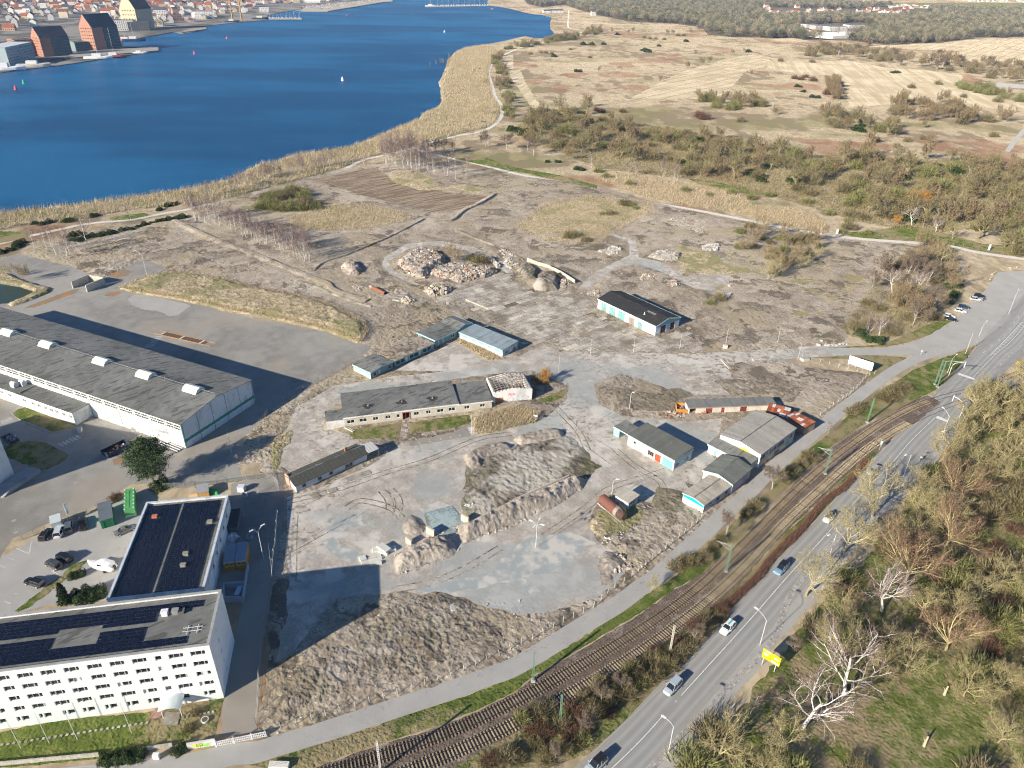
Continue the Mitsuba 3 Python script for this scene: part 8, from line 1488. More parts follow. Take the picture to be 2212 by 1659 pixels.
lowwall('court_wall','grey walled enclosure beside the block and the solar building',A("-56,114.3 -53.9,104.5 -57.7,104.4 -59,108.1 -54.9,108.6"),1.6,.25,(.36,.40,.46));b=A("-55.6,106.9")[0];one('white_trough','pale blue perforated trough in the walled enclosure','trough',MB().add(boxv(b[0]-.5,b[0]+.5,b[1]-1.3,b[1]+1.3,0,.8),BOXF,(.5,.6,.75)),'m_clean')
# boat under white tarpaulin
q=A("-83.7,112.3 -89.5,113.7");d=q[1]-q[0];F=Frame(q[0],math.atan2(d[1],d[0]));L=np.linalg.norm(d)+.6;k=thing('motor_boat','white motor boat with cabin and pointed bow laid up beside the solar building','boat')
v,f=superbox(np.array([0,.05,.4,.65,.85,.97,1])*L,np.array([.9,1.05,1.2,1.1,.75,.25,.04]),np.array([.7,.5,.45,.5,.65,.95,1.25]),np.array([1.5,1.55,1.6,1.65,1.75,1.85,1.9]),12,2.6);part(k,'hull',MB().add(F.w(v),f,(.78,.78,.80)),'m_gloss');v,f=superbox(np.array([.02,.08,.3,.5,.62,.66])*L,np.array([.7,.95,1.0,.9,.65,.4]),np.array([1.4]*6),np.array([1.9,2.5,2.75,2.5,2.0,1.7]),10,2.8);part(k,'cover',MB().add(F.w(v),f,(.80,.80,.81)),'m_clean')
for s in(-1,1):part(k,'cabin_window',MB().add(F.w(boxv(L*.32,L*.5,s*.97-.03,s*.97+.03,1.8,2.15)),BOXF,(.2,.22,.25)),'m_glass')
part(k,'trailer',MB().add(F.w(boxv(L*.1,L*.7,-.7,.7,.3,.44)),BOXF,(.3,.32,.35)),'m_clean');part(k,'outboard_motor',MB().add(F.w(boxv(-.35,-.02,-.2,.2,.9,1.9)),BOXF,(.03,.03,.03)),'m_clean')
for s in(-1,1):part(k,'wheel',MB().add(*tubev(F.w([[L*.3,s*.85,.3],[L*.3,s*1.05,.3]]),.3,10),(.03,.03,.03)),'m_clean')
def skip(lab,q,h,c,ci,name='skip'):
    F,L,D = fit(q); k = thing(name,lab,'skip'); mb = MB()
    for b_ in((0,L,0,.08,.15,h),(0,L,D-.08,D,.15,h),(0,.08,.081,D-.081,.15,h),(L-.08,L,.081,D-.081,.15,h)):mb.add(F.w(boxv(*b_)),BOXF,c)
    part(k,'side',mb);part(k,'floor',MB().add(F.w(boxv(.081,L-.081,.081,D-.081,.15,.25)),BOXF,ci));mb=MB()
    for i in range(7):x=.3+i*(L-.6)/6;mb.add(F.w(boxv(x-.05,x+.05,-.08,-.003,.2,h-.08)),BOXF,np.array(c)*.8)
    part(k,'rib',mb,kind='stuff');g=Polygon(F.w([[.3,.3,0],[L-.3,.3,0],[L-.3,D-.3,0],[.3,D-.3,0]])[:,:2]);part(k,'scrap',MB().add(*chunks(26,g,.15,.5,[(.4,.42,.45),(.2,.1,.06),(.5,.5,.5)],np.random.default_rng(2),lambda x,y:.35+0*x)),'m_clean',kind='stuff')
skip('long dark blue skip with rusty inside standing in the yard',A("-105.2,152.2 -101.3,157.3 -104,159.9 -107.4,154.4"),1.3,(.02,.035,.08),(.14,.05,.03));skip('orange skip full of scrap at the end of the low garages',A("48.3,179.3 51.8,179.6 52.1,183.3 48.8,183.0"),1.4,(.55,.25,.06),(.2,.1,.05));skip('small rusty orange tub before the low garages',A("55.5,178.6 57,178.9 57.2,180.2 55.8,180.3"),.9,(.40,.18,.08),(.2,.1,.05));skip('grey scrap bin in the shade at the left edge',A("-133.1,157.1 -132.9,159.8 -136.4,162.0 -137.4,160.0"),1.0,(.10,.11,.13),(.1,.1,.1))
k=thing('metal_profiles','bundle of long white metal profiles beside the hall corner','metal bars');q=A("-93.7,160.5 -87.4,157.2");d=q[1]-q[0];F=Frame(q[0],math.atan2(d[1],d[0]));L=np.linalg.norm(d)
for i in range(6):part(k,'bar',MB().add(F.w(boxv(-.3*(i%3),L-.2*(i%2),-.4*i-.32,-.4*i,.1,.4)),BOXF,((.7,.7,.7),(.12,.12,.13))[i%2]),'m_clean')
for px,sz,c,lab in((A("-104.2,165.8"),(.9,.7,1.0),(.55,.55,.52),'pale waste crate before the hall wall'),(A("-109.2,169.2"),(.8,.6,.8),(.06,.12,.28),'blue bin at the hall wall'),(A("-101,164.8"),(.8,.5,.25),(.45,.32,.2),'flat wooden pallet at the hall wall'),(A("-118.9,164.8"),(.5,1.0,.9),(.6,.6,.6),'white handcart by the hall annex'),(A("-135.3,160.6"),(1.0,.7,.8),(.35,.4,.46),'grey metal crate on the shaded island'),(A("97.9,214.3"),(1.3,.9,.8),(.55,.54,.5),'pale rubble sack at the fence by the access road'),(A("62.2,181.5"),(.9,.12,1.4),(.7,.7,.7),'white panel leaning at the low garages'),(A("81.7,214.1"),(1.6,.3,.3),(.6,.56,.5),'pale beam beside the access road'),(A("-11.2,103.6"),(.5,.9,.5),(.6,.6,.6),'white post stump lying on the weedy earth')):
    b=px[0];F=Frame(b,.4);one('crate',lab,lab.split(' ')[1]if lab.split(' ')[1]in('bin','panel','beam','handcart')else 'crate',MB().add(F.w(boxv(-sz[0],sz[0],-sz[1],sz[1],0,sz[2])),BOXF,c).add(F.w(boxv(-sz[0]*.85,sz[0]*.85,-sz[1]*.85,sz[1]*.85,sz[2],sz[2]*1.08)),BOXF,np.array(c)*.7),'m_clean')
# rusty tank on its cradle, pipe, beams
q=A("22.8,137.3 28.1,129.5");d=q[1]-q[0];F=Frame(q[0]+[-.8,.6],math.atan2(d[1],d[0]));L=np.linalg.norm(d)-.8;k=thing('rusty_tank','big rusty cylindrical tank lying on a frame by the kiosk','tank');t=np.linspace(0,1,7)
part(k,'shell',MB().add(*tubev(F.w([[L*.02,0,1.7],[L*.06,0,1.7],[L*.66,0,1.7]]),[.9,1.25,1.25],16),(.20,.085,.06)),smooth=False);part(k,'bare_band',MB().add(*tubev(F.w([[L*.665,0,1.7],[L*.78,0,1.7]]),1.25,16),(.36,.31,.28)));part(k,'end',MB().add(*tubev(F.w([[L*.785,0,1.7],[L*.95,0,1.7],[L,0,1.7]]),[1.2,1.15,.8],16),(.10,.06,.05)))
for s in (-.9,.9): part(k,'beam',MB().add(F.w(boxv(0,L,s - .1,s + .1,.25,.5)),BOXF,(.5,.5,.5)))
for x in(.15,.5,.8):part(k,'saddle',MB().add(F.w(boxv(L*x-.12,L*x+.12,-1.1,1.1,.0,.62)),BOXF,(.35,.34,.32)))
for s in(-.5,.5):part(k,'handrail',MB().add(*tubev(F.w([[L*.7,s,2.9],[L*.7,s,3.7],[L*.95,s,3.6],[L*.95,s,2.7]]),.04,4),(.25,.2,.18)),'m_clean')
q=A("-56.4,268.5 -50.3,262.3");one('rusty_pipe','thick rusty pipe lying beside the pale track','pipe',MB().add(*tubev([V3(q[0],.8),V3(q[1],.8)],.75,14,cap=False),(.28,.12,.07)).add(*tubev([V3(q[0],.8),V3(q[1],.8)],.66,14,cap=False),(.06,.03,.02)).add(*tubev([V3(q[0]+[-1.5,1],.9),V3(q[0],.85)],[.3,.5],8),(.5,.46,.4)))
k=thing('hollow_block_stack','stack of pale hollow concrete blocks near the rusty pipe','blocks');F,L,D=fit(A("-46.5,256.5 -43.9,255.5 -41.8,261.8 -44.5,263.1"))
for i in range(7):
    for j in range(3):mb=MB();x0,y0=L*i/7,D*j/3;mb.add(F.w(boxv(x0+.02,x0+L/7-.02,y0+.02,y0+D/3-.02,0,1.0)),BOXF,jit((.56,.53,.46),.06)).add(F.w(boxv(x0+L/28,x0+L/10,y0+D/14,y0+D/3.8,1.0,1.012)),BOXF,(.08,.07,.06));part(k,'block',mb)
# concrete bunker bay at the left
k = thing('bunker_bay','three sided pale concrete storage bay standing in the yard','storage bay')
for a,b in zip(A("-174,264.1 -171,271.8 -163.4,268.5"),A("-171.3,271.8 -163.7,269.1 -166.6,260.7")):
    d = b - a; F = Frame(a,math.atan2(d[1],d[0])); L = np.linalg.norm(d); n = max(1,int(round(L / 4)))
    for i in range(n):part(k,'wall_element',MB().add(F.w(boxv(L*i/n+.02,L*(i+1)/n-.02,-.2,.2,0,2.9)),BOXF,jit((.5,.47,.41),.05)))
b=A("84.5,266.5")[0];F=Frame(b,.7);v,f=superbox(np.array([-3,-2.6,0,2,3.2]),np.array([.8,1.1,1.2,.8,.05]),np.array([.2,.1,.1,.3,.8]),np.array([1.1,1.1,1.1,1.2,1.4]),10,2.4);one('boat_hull','upturned pale boat hull left on the far right of the site','boat',MB().add(F.w(v),f,(.62,.60,.57)),'m_clean')
k=thing('weighbridge','sunken weighbridge frame of rusty steel and pale beams in the yard','weighbridge');q=A("-122.1,225.9 -104.4,219.0");d=q[1]-q[0];F=Frame(q[0],math.atan2(d[1],d[0]));L=np.linalg.norm(d)
for y in(-1.3,1.3):part(k,'rail',MB().add(F.w(boxv(-2.5,L+3,y-.1,y+.1,0,.2)),BOXF,(.42,.24,.12)))
for x in(.3,L*.45,L*.9):part(k,'beam',MB().add(F.w(boxv(x-.35,x+.35,-1.2,1.2,0,.17)),BOXF,(.62,.56,.48)))
part(k,'pit',MB().add(F.w(boxv(0,L,-1.19,1.19,0,.06)),BOXF,(.14,.09,.06)))
k=thing('slab_stack','stack of white concrete slabs and beams by the left loading bay','slabs');b=A("-27.9,119.7")[0]
for i,(x,y,z,l,w,h,a)in enumerate(((-1.2,.4,0,1.2,.8,.8,.3),(.2,.2,.8,1.5,.8,.45,-.7),(.3,0,0,1.0,1.0,.79,-.2),(2.0,.5,0,.7,.5,.7,.4),(-2.5,-2.2,0,2.4,.3,.4,.35),(-3.0,-1.4,0,2.4,.3,.4,.3),(-2.0,-3.0,0,2.2,.3,.4,.4),(-4,-2.6,0,.7,.6,.6,.5),(-1,-3.9,0,1.3,.4,.5,.3))):
    F=Frame(b+[x,y],a);part(k,'slab',MB().add(F.w(boxv(-l,l,-w,w,z,z+h)),BOXF,jit((.62,.61,.57),.05)))
for px,lab in((A("43.4,312.3"),'pale concrete block beside the far loop rubble'),(A("1.1,297.8"),'pale concrete block left of the slab wall'),(A("89.1,278.2"),'pale slab lying at the far right of the loop track')):b=px[0];F=Frame(b,.6);one('concrete_block',lab,'concrete block',MB().add(F.w(boxv(-1,1,-.6,.6,0,.9)),BOXF,(.62,.57,.5)))
for q,lab in((A("-18.7,259.2 -9.6,250.8"),'long pale kerb beam lying on the slab yard'),(A("69.6,213.3 70.7,206.9"),'two grey steel beams beside the access road'),(A("-46.7,168.5 -44,166.5"),'broken white post on the lawn edge left of the office path')):one('beam',lab,'beam',MB().add(*tubev([V3(q[0],.25),V3(q[1],.25)],.2,4),(.58,.54,.47)).add(*tubev([V3(q[0]+[.5,.5],.2),V3(q[1]+[.6,.4],.2)],.12,4),(.5,.48,.44)))
# pond
flat('pond',jagged(Polygon(A("-203,243.7 -220.8,277.7 -204.7,267.2 -194.6,264.1 -187.5,260.3 -187.7,256.3 -190.3,249.0")),.3,.6,500),12,'m_pond',label='still green pond at the left edge')
heap('pond_bank',A("-225.5,277.5 -208.8,278.3 -197.9,271.2 -189.2,266.7 -181.6,263.5 -180.6,258.9 -184.5,248.7 -187.2,245.9 -190.1,247.9 -187.2,256.3 -186.9,260.3 -195.2,265.2 -205.5,268.4 -221.6,279.0"),.7,.8,'m_straw','weedy bank around the green pond',.6,.7,1.2,seed=501)
# moored things on the near shore
for px in A("-112,1007 -107,1033 -103,1047 -101,1054 -99,1048 -97,1112 -96,1119 -91,1143"):k=one('mooring_post','old timber mooring post standing in the water off the reeds','post',MB().add(*tubev([V3(px,-1),V3(px,4.2)],.55,7),(.16,.14,.10)),'m_clean',group='mooring posts off the reeds')
for px,c,lab in((A("-194,861"),(.8,.8,.8),'white marker buoy in mid river'),(A("-142,1543"),(.8,.8,.8),'white marker buoy near the far bend of the river'),(A("-425,2006"),(.8,.1,.08),'red buoy off the far quay'),(A("-496,760"),(.75,.12,.2),'red buoy at the left edge of the river'),(A("-511,799"),(.05,.5,.25),'green buoy at the left edge of the river'),(A("-451,1099"),(.75,.12,.25),'red buoy beyond the pier head'),(A("-488,1333"),(.8,.15,.12),'red buoy before the old town quay')):
    one('buoy',lab,'buoy',MB().add(*tubev([V3(px[0],-1),V3(px[0],.6),V3(px[0],3.5)],[1.5,1.3,.3],8),c),'m_clean')
# people
def person(b,ang,lab,top,legs,bike=False):
    import manifold3d as m3
    S=lambda r,x,y,z:m3.Manifold.sphere(r,10).translate([x,y,z]);H_=lambda*s:m3.Manifold.batch_hull(list(s));F=Frame(b,ang);k=thing('person',lab,'person')
    def p_(n,ms,c): v,f,_ = meshkit.arrays(ms); part(k,n,MB().add(F.w(v),f,c),'m_clean')
    p_('body',H_(S(.11,0,0,1.62),S(.1,.03,0,1.56))+H_(S(.06,0,0,1.5),S(.06,0,0,1.4))+H_(S(.045,.1,.24,.85),S(.04,.16,.25,.78))+H_(S(.045,-.06,-.24,.85),S(.04,0,-.25,.78)),(.5,.33,.25));p_('hair',H_(S(.115,-.03,0,1.67),S(.1,-.05,0,1.6)),(.08,.05,.03));p_('jacket',H_(S(.1,0,.15,1.4),S(.1,0,-.15,1.4),S(.14,0,.06,.98),S(.14,0,-.06,.98))+H_(S(.07,0,.2,1.38),S(.055,.08,.25,.9))+H_(S(.07,0,-.2,1.38),S(.055,-.05,-.25,.9)),top)
    p_('trousers',H_(S(.11,0,.08,.92),S(.07,.12,.09,.5))+H_(S(.07,.12,.09,.5),S(.05,.18,.09,.06))+H_(S(.11,0,-.08,.92),S(.07,-.04,-.09,.5))+H_(S(.07,-.04,-.09,.5),S(.05,-.2,-.09,.06)),legs)
for px,a,lab,t,l in((A("187.4,267.6"),1.0,'person in dark clothes standing beside the parked cars',(.03,.03,.04),(.03,.03,.05)),(A("109.5,157.7"),.9,'person in pale top walking on the pavement by the road',(.55,.5,.5),(.1,.12,.2)),(A("87.4,132.5"),.9,'person in black on the shaded pavement below the overhanging tree',(.02,.02,.02),(.03,.03,.03)),(A("-118,447"),.6,'person in black walking on the footpath behind the shore birches',(.02,.02,.03),(.02,.02,.03)),(A("-34,970"),1.5,'walker in dark clothes on the winding footpath, farthest',(.05,.05,.06),(.04,.04,.05)),(A("-20,767"),1.5,'walker in dark clothes on the winding footpath, nearest',(.05,.05,.06),(.04,.04,.05))):person(px[0],a,lab,t,l)
b=A("160,349")[0];one('info_board','white information stele beside the straight footpath','board',MB().add(boxv(b[0]-.5,b[0]+.5,b[1]-.1,b[1]+.1,0,2.4),BOXF,(.72,.73,.75)).add(boxv(b[0]-.7,b[0]+.7,b[1]-.3,b[1]+.3,0,.2),BOXF,(.5,.5,.5)),'m_clean')
b=A("223.7,328.4")[0];one('info_board','pale blue information stele at the right end of the straight footpath','board',MB().add(boxv(b[0]-.5,b[0]+.5,b[1]-.1,b[1]+.1,0,3.0),BOXF,(.6,.66,.72)).add(boxv(b[0]-.7,b[0]+.7,b[1]-.3,b[1]+.3,0,.2),BOXF,(.5,.5,.5)),'m_clean')
for i,px in enumerate(A("106.5,225.3 108.7,228.1 109,225.4 110,225.0 111.4,225.5 112.6,225.4 114,225.8 115.4,226.4 117.1,226.6 202.4,289.7 204.5,292.4 207.6,296.6 209.8,298.8 219.5,304.1 223.6,305.7")):v=rng.uniform(-1,1,(14,3))*[.7,.6,.5];h_=trimesh.convex.convex_hull(v);one('boulder','pale boulder in the row closing the track by the side road' if i<9 else 'pale boulder at the head of the side road','boulder',MB().add(np.array(h_.vertices)+V3(px,.3),np.array(h_.faces),jit((.55,.5,.43),.1)),'m_clean',group='boulders closing the track' if i<9 else 'boulders at the side road')
for px in A("-108.1,142.1 -114.8,127.8 -112,123.9 -86.3,119.2 -84.8,119.3"):put(numbered('yard__manhole'),MB().add(*tubev([V3(px,0),V3(px,level(5)+.012)],.5,14),(.36,.34,.30)),'m_clean')

# ---------------------------------------------------------------- reeds and undergrowth (uncountable)
def stuff(name,lab,mb,cat=None,m='m_wood'):
    k=numbered(name);put(k,mb,m);labels[k]={'kind':'stuff','label':lab,**({'category':cat}if cat else{})}
def blades(poly,n,h,r,cols,R,z=0.,lean=.25,up=1.0):
    x0,y0,x1,y1=poly.bounds;p=R.uniform((x0,y0),(x1,y1),(int(n*1.2*(x1-x0)*(y1-y0)/poly.area),2));p=p[shapely.contains_xy(poly,p[:,0],p[:,1])][:n];m=len(p)
    cl=fb(p[:,0],p[:,1],6,3,5);mb=MB();d=np.column_stack([R.normal(0,lean,(m,2))+[.1,.05],np.full(m,up)]);needles(np.column_stack([p,np.full(m,z)]),d,h*(.45+.5*R.random(m)+.6*cl),r,np.array(cols)[R.integers(len(cols),size=m)]*(.8+.4*R.random((m,1))),mb,R);return mb
TAN = [(.55,.455,.31),(.46,.37,.24),(.62,.53,.375),(.38,.30,.19)]
R = np.random.default_rng(91)
near_land = Polygon(land_poly.exterior).buffer(-.5)
pl_=LineString(path_a);water_side=Polygon(np.vstack([shore[:24],A("-94,1167 -82,1238 -55,1290 -30,1203 -35,1025 -36,976 -31,872 -23,751 -17,717 -15,663 -17,630 -24,605 -44,577 -63,548 -77,528 -93,503 -103,488 -110,464 -128,436 -143,414 -147,408 -158,392 -175,378 -193,371 -205,364 -220,348 -236,345 -245,332 -256.5,316.3")])).buffer(0).intersection(near_land)
for i,g in enumerate(getattr(water_side,'geoms',[water_side])):
    if g.area < 50: continue
    relief('reed_ground',g,2,'m_straw',2.2,lambda x,y:.9*fb(x,y,6,3)+.5*fb(x,y,2.2,2,4),fade=2,label='matted pale reed along the river bank');stuff('reed_bed','pale standing reed along the river bank',blades(g,42000,2.9,.13,TAN,R,lean=.22),'reed')
for q,n,h,lab in((A("-156.1,264.0 -150,277.2 -141.3,281.5 -120.3,276.7 -102.2,266.5 -87.1,261.9 -71.5,253.6 -60.9,245.0 -53.6,236.7 -50.5,228.7 -51.5,221.0 -54,220.9 -65.9,229.1 -79.8,235.2 -94.2,241.0 -104.1,243.7 -114.7,249.0 -130.3,254.9 -145.9,259.8"),16000,1.2,'straw coloured tall grass covering the earth mound'),(A("1,353 18,390 40,408 57,402 73,396 73,376 59,364 48,348 37.7,328.5 27.8,328.0 16,331 6,342"),9000,1.7,'tall pale grass in mid site'),(A("-112,358 -100,379 -83,384 -59,367 -55,359 -70,347 -86,342 -102,340"),7000,1.8,'tall pale grass behind the birches'),(A("-10.9,174.1 0.5,180.8 8.3,178.5 7.2,173.5 0.6,170.3 -6.3,167.1 -10.1,166.4"),3500,1.6,'golden grass at the road corner'),(A("-18.9,225.0 -15.2,223.3 -2.9,211.0 -7.9,210.0 -18.2,221.4"),1500,1.0,'straw grass along the teal wing'),(A("51,449 64,462 91,446 109,432 128,423 128,378 106,389 78,408"),9000,2.0,'tall pale grass above the straight footpath'),(A("139,393 153,390 162,369 155,354 146,357 130,366 120,394"),4000,2.0,'reed below the scrub')):
    stuff('grass_tufts',lab,blades(Polygon(q).buffer(0).buffer(3 if 'mid site' in lab or 'behind' in lab or 'footpath' in lab else 0),n,h,.07,TAN,R,z=.1 if 'mound' not in lab else .9,lean=.45),'grass')
wood2 = ww
stuff('grass_tufts','sparse dry weeds scattered over the bare earth of the site',blades(max(biggest(J_site.difference(unary_union([J_a.buffer(-2),J_b,J_c,J_yard]))),key=lambda g:g.area),22000,.55,.045,TAN+[(.2,.16,.1),(.16,.15,.08)],R,lean=.6),'weeds')
OL = [(.25,.22,.11),(.33,.29,.14),(.20,.15,.09),(.19,.21,.075),(.29,.22,.125)]
stuff('undergrowth','brown and olive twiggy undergrowth of the roadside thicket',blades(wood2.buffer(-.5)if wood2.geom_type=='Polygon' else max(wood2.geoms,key=lambda g:g.area),46000,1.3,.028,OL,R,lean=.7),'undergrowth')
for q,n,lab in((A("-7,589 27,698 84,646 160,585 222,519 286,517 361,502 280,375 206,352 178,369 154,406 110,449 53,474"),60000,'low brown and olive growth of the scrub belt'),(A("119.8,238.8 131.7,255.7 148,279.6 166.2,304.4 182.6,323.1 199,339 206,331 200.5,311.8 187.5,289.0 184.7,276.3 169.3,259.5 160.2,248.5 145.2,237.9 134.1,231.8 125.7,228.8 120.6,232.2"),9000,'low growth of the car park thicket')):
    stuff('undergrowth',lab,blades(Polygon(q).buffer(0),n,2.2,.09 if n>9e3 else .04,OL+[(.30,.25,.13)],R,lean=.6),'undergrowth')
# mown fields
def mown_fn(p,n,uv):
    q=p.x*.78-p.y*.62;b=fbm(p.x*.05,p.y*.05,4,4);s=dr.sin(q*.38+1.5*fbm(p.x*.01,p.y*.01,1,2));c=fbm(q*.5,(p.x+p.y)*.03,2,3)
    return mix(mix((.38,.31,.205),(.54,.46,.33),sst(.3,.7,b*.5+c*.5)),(.22,.175,.115),sst(.93,1.,s)*.8)
mat('m_mown',mown_fn)
flat('mown_field',jagged(Polygon(A("105,747 129,805 171,907 213,999 268,1096 322,1178 364,1218 373,1171 346,1080 290,998 235,851 210,791 183,773 147,769")),3,4,600),3,'m_mown',label='pale mown field with dark swath lines in the middle distance')
def mown2_fn(p,n,uv):
    q=p.x*.97-p.y*.24;b=fbm(p.x*.05,p.y*.05,4,4);s=dr.sin(q*.30+2*fbm(p.x*.008,p.y*.008,1,2));c=fbm(q*.5,p.y*.02,2,3)
    return mix(mix((.41,.335,.225),(.56,.48,.345),sst(.3,.7,b*.5+c*.5)),(.33,.285,.185),sst(.2,.9,s)*.4)
mat('m_mown2',mown2_fn)
flat('mown_field',jagged(Polygon(A("360,1139 426,1134 483,1158 500,1076 549,1045 568,1001 503,874 503,816 504,765 483,730 458,747 441,779 411,791 373,758 320,739 369,866 400,979 358,984 331,1040")),3,4,601),3,'m_mown2',label='pale striped mown field at the right in the distance')
flat('mown_field',jagged(Polygon(A("607,1390 789,1490 893,1583 1046,1627 745,1139 685,1151 670,1186 739,1334 675,1342")),4,6,602),3,'m_mown',label='pale smooth field below the far dark wood');flat('mown_field',jagged(Polygon(A("-5,969 3,981 10,859 17,769 23,702 15,683 7,768 -5,876 -17,1027 -22,1139 -7,1157")),2,3,603),3,'m_mown2',label='pale mown strip beside the winding footpath')
# ---------------------------------------------------------------- woods and houses on the far side of the meadows
WC = [(.21,.20,.14),(.33,.30,.20),(.13,.135,.09),(.35,.29,.20),(.20,.17,.14)]
def farwood(seed):
    R = np.random.default_rng(seed); mb = MB()
    for t in range(9):
        c=WC[R.integers(5)];p=R.uniform(-17,17,2);h=R.uniform(10,17);n=190;u=unit(R.standard_normal((n,3)));pos=u*(R.random(n)**.4)[:,None]*[4.6,4.6,h*.36]+[p[0],p[1],h*.62];needles(pos,unit(u+[0,0,.7]),1.3+1.5*R.random(n),.24,cvar(c,n,R,.3),mb,R);mb.add(*tubev([[p[0],p[1],0],[p[0],p[1],h*.6]],[.3,.15],4,cap=False),(.2,.17,.14))
    return mb
for i in range(4):
    v,f,c=farwood(700+i).arrays();scene[f'kind_farwood_{i}']={'type':'shapegroup','trees':mikit.ply((v,f),'m_wood',uv=enc(c))}
woods=[Polygon(A("155,2773 191,2419 222,2169 268,1950 369,1895 413,1795 380,1586 414,1539 484,1541 475,1526 537,1551 540,1502 627,1519 655,1431 795,1503 918,1628 1075,1674 2011,2932 1550,2787 1394,3158 1137,3473 555,3514 56,3390 31,2795 98,2455 99,2172 75,2586 147,2770"))]
hamlet=unary_union([Polygon(q_).buffer(0)for q_ in(A("829,2850 1086,2782 1355,3035 1618,3219 1231,2433 1019,2266 919,2344 667,2169"),A("649,1906 892,2090 789,1796 633,1532 561,1506 571,1655"),A("1988,4214 2895,4623 2070,3286 1617,3127"))])
woods[0] = woods[0].buffer(0); wd = woods[0].difference(hamlet.buffer(8)); pts = scatter(wd,2100,21,R,8)
for i,p in enumerate(pts):
    s=R.uniform(.85,1.2);scene[f'woodland__{i + 1:04d}']={'type':'instance','to_world':T().translate([float(p[0]),float(p[1]),0.]).rotate([0,0,1],float(R.uniform(0,360))).scale(float(s)),'shapegroup':{'type':'ref','id':f'kind_farwood_{R.integers(4)}'}}
labels['woodland']={'kind':'stuff','label':'grey brown leafless woodland along the far edge of the meadows','category':'wood'}
flat('wood_ground',woods[0].buffer(4),2,'m_woodsoil',label='dark leaf covered soil of the far woodland');flat('meadow',Polygon(A("1518,3446 2652,3888 1937,2822 1626,2782 1525,3061")),3,'m_grass',label='far green meadow at the top right')
# ---------------------------------------------------------------- houses, kept simple at this distance
def house(xy,ang,L,D,h,rdg,wc,rc,lab,name=None,cat='house',rows=1,group=None):
    k=thing(name or('town_house' if 'river' in lab else 'garden_cabin' if 'cabin' in lab else 'villa'),lab,cat,group);F=Frame(xy,ang);F.o=F.o-L/2*F.ux-D/2*F.uy;mb=MB().add(F.w(boxv(0,L,0,D,0,h)),BOXF,wc)
    if rdg>.5:mb.add(F.w([[0,0,h],[0,D,h],[0,D/2,h+rdg],[L,0,h],[L,D,h],[L,D/2,h+rdg]]),[[0,2,1],[3,4,5]],wc)
    part(k,'wall',mb,'m_clean'); mb = MB(); o = .4
    if rdg>.5:slabq(F.w([[-o,-o,h-.2],[L+o,-o,h-.2],[L+o,D/2,h+rdg],[-o,D/2,h+rdg]]),.25,rc,mb);slabq(F.w([[L+o,D+o,h-.2],[-o,D+o,h-.2],[-o,D/2,h+rdg],[L+o,D/2,h+rdg]]),.25,rc,mb)
    else:slabq(F.w([[-o,-o,h+.3],[L+o,-o,h+.3],[L+o,D+o,h+.3],[-o,D+o,h+.3]]),.29,rc,mb)
    part(k,'roof',mb,'m_clean')
    if rows:
        for p0,p1,a in (((0,0),(L,0),L),((L,0),(L,D),D)):
            for r in range(rows):
                mb = MB(); n = max(2,int(a / 3.2))
                for i in range(n):s=a*(i+.5)/n;pbox(F,p0,p1,s-.65,s+.65,1.1+r*3.0,2.7+r*3.0,-.06,-.005,(.05,.06,.08),mb)
                part(k,'window_row',mb,'m_glass')
    return k,F
RED,GREY,WW = (.36,.13,.07),(.11,.115,.13),(.74,.72,.68)
R = np.random.default_rng(55); n_ = 0
town=Polygon(A("-714,1086 -742,1147 -820,1334 -802,1466 -740,1452 -686,1437 -689,1551 -674,1687 -669,1845 -690,2133 -825,2564 -742,2299 -862,2550 -1116,2731 -1378,2635 -1669,2506 -897,1318")).buffer(-8);big=Polygon(A("-568,841 -834,1264 -886,1446 -1037,1969 -773,1561 -572,1143")).buffer(4)
pts = scatter(town.difference(big),270,17,R,60); pts = pts[np.argsort(pts[:,1])]
for p in pts:
    w=R.random();rc=jit(RED,.15)if w<.5 else jit(GREY,.15)if w<.85 else jit((.22,.09,.06),.1);wc=jit((WW,(.62,.55,.42),(.5,.3,.22),(.70,.70,.72))[R.choice(4,p=(.5,.2,.1,.2))],.05);fl=int(R.choice((2,3,4),p=(.35,.45,.2)))
    house(p,R.choice((.35,1.92))+R.normal(0,.1),R.uniform(11,20),R.uniform(9,12),fl*3.0,R.uniform(3.5,6)if w<.85 else R.uniform(3,5),wc,rc,f"{('white', 'cream', 'brick', 'pale')[int(np.argmin([abs(wc[0] - q) for q in (.74, .62, .5, .7)]))]} town house with {'red' if rc[0] > .2 else 'grey'} roof across the river",rows=fl if p[1]<1500 else 0,group='houses of the old town')
mb=MB();tp=scatter(Polygon(A("-1678,2520 -918,2858 -907,2823 -646,2916 -615,2772 -782,2425 -804,2278 -951,2164 -1192,2272 -1388,2073")),560,19,R,40)
for p in tp:
    F=Frame(p,R.choice((.35,1.92))+R.normal(0,.1));L,D,h,g=R.uniform(6,11),R.uniform(5,6.5),R.uniform(6,12),R.uniform(3,6);mb.add(F.w(boxv(-L,L,-D,D,0,h)),BOXF,jit(((.74,.72,.68),(.6,.52,.4),(.48,.3,.22))[R.choice(3,p=(.6,.25,.15))],.06));c=jit(RED if R.random()<.55 else GREY,.2);mb.add(F.w([[-L,-D,h],[L,-D,h],[L,D,h],[-L,D,h],[-L,0,h+g],[L,0,h+g]]),[[0,1,5],[0,5,4],[2,3,4],[2,4,5],[1,2,5],[3,0,4]],c)
stuff('old_town','close packed roofs of the farther old town',mb,'houses','m_clean')
mb = MB(); tp = scatter(town.difference(big),260,12,R,40)
for p in tp:n=90;u=unit(R.standard_normal((n,3)));h=R.uniform(6,11);needles(u*(R.random(n)**.4)[:,None]*[3.4,3.4,h*.35]+[*p,h*.6],unit(u+[0,0,.9]),1.4+R.random(n),.28,cvar((.17,.15,.12),n,R,.25),mb,R)
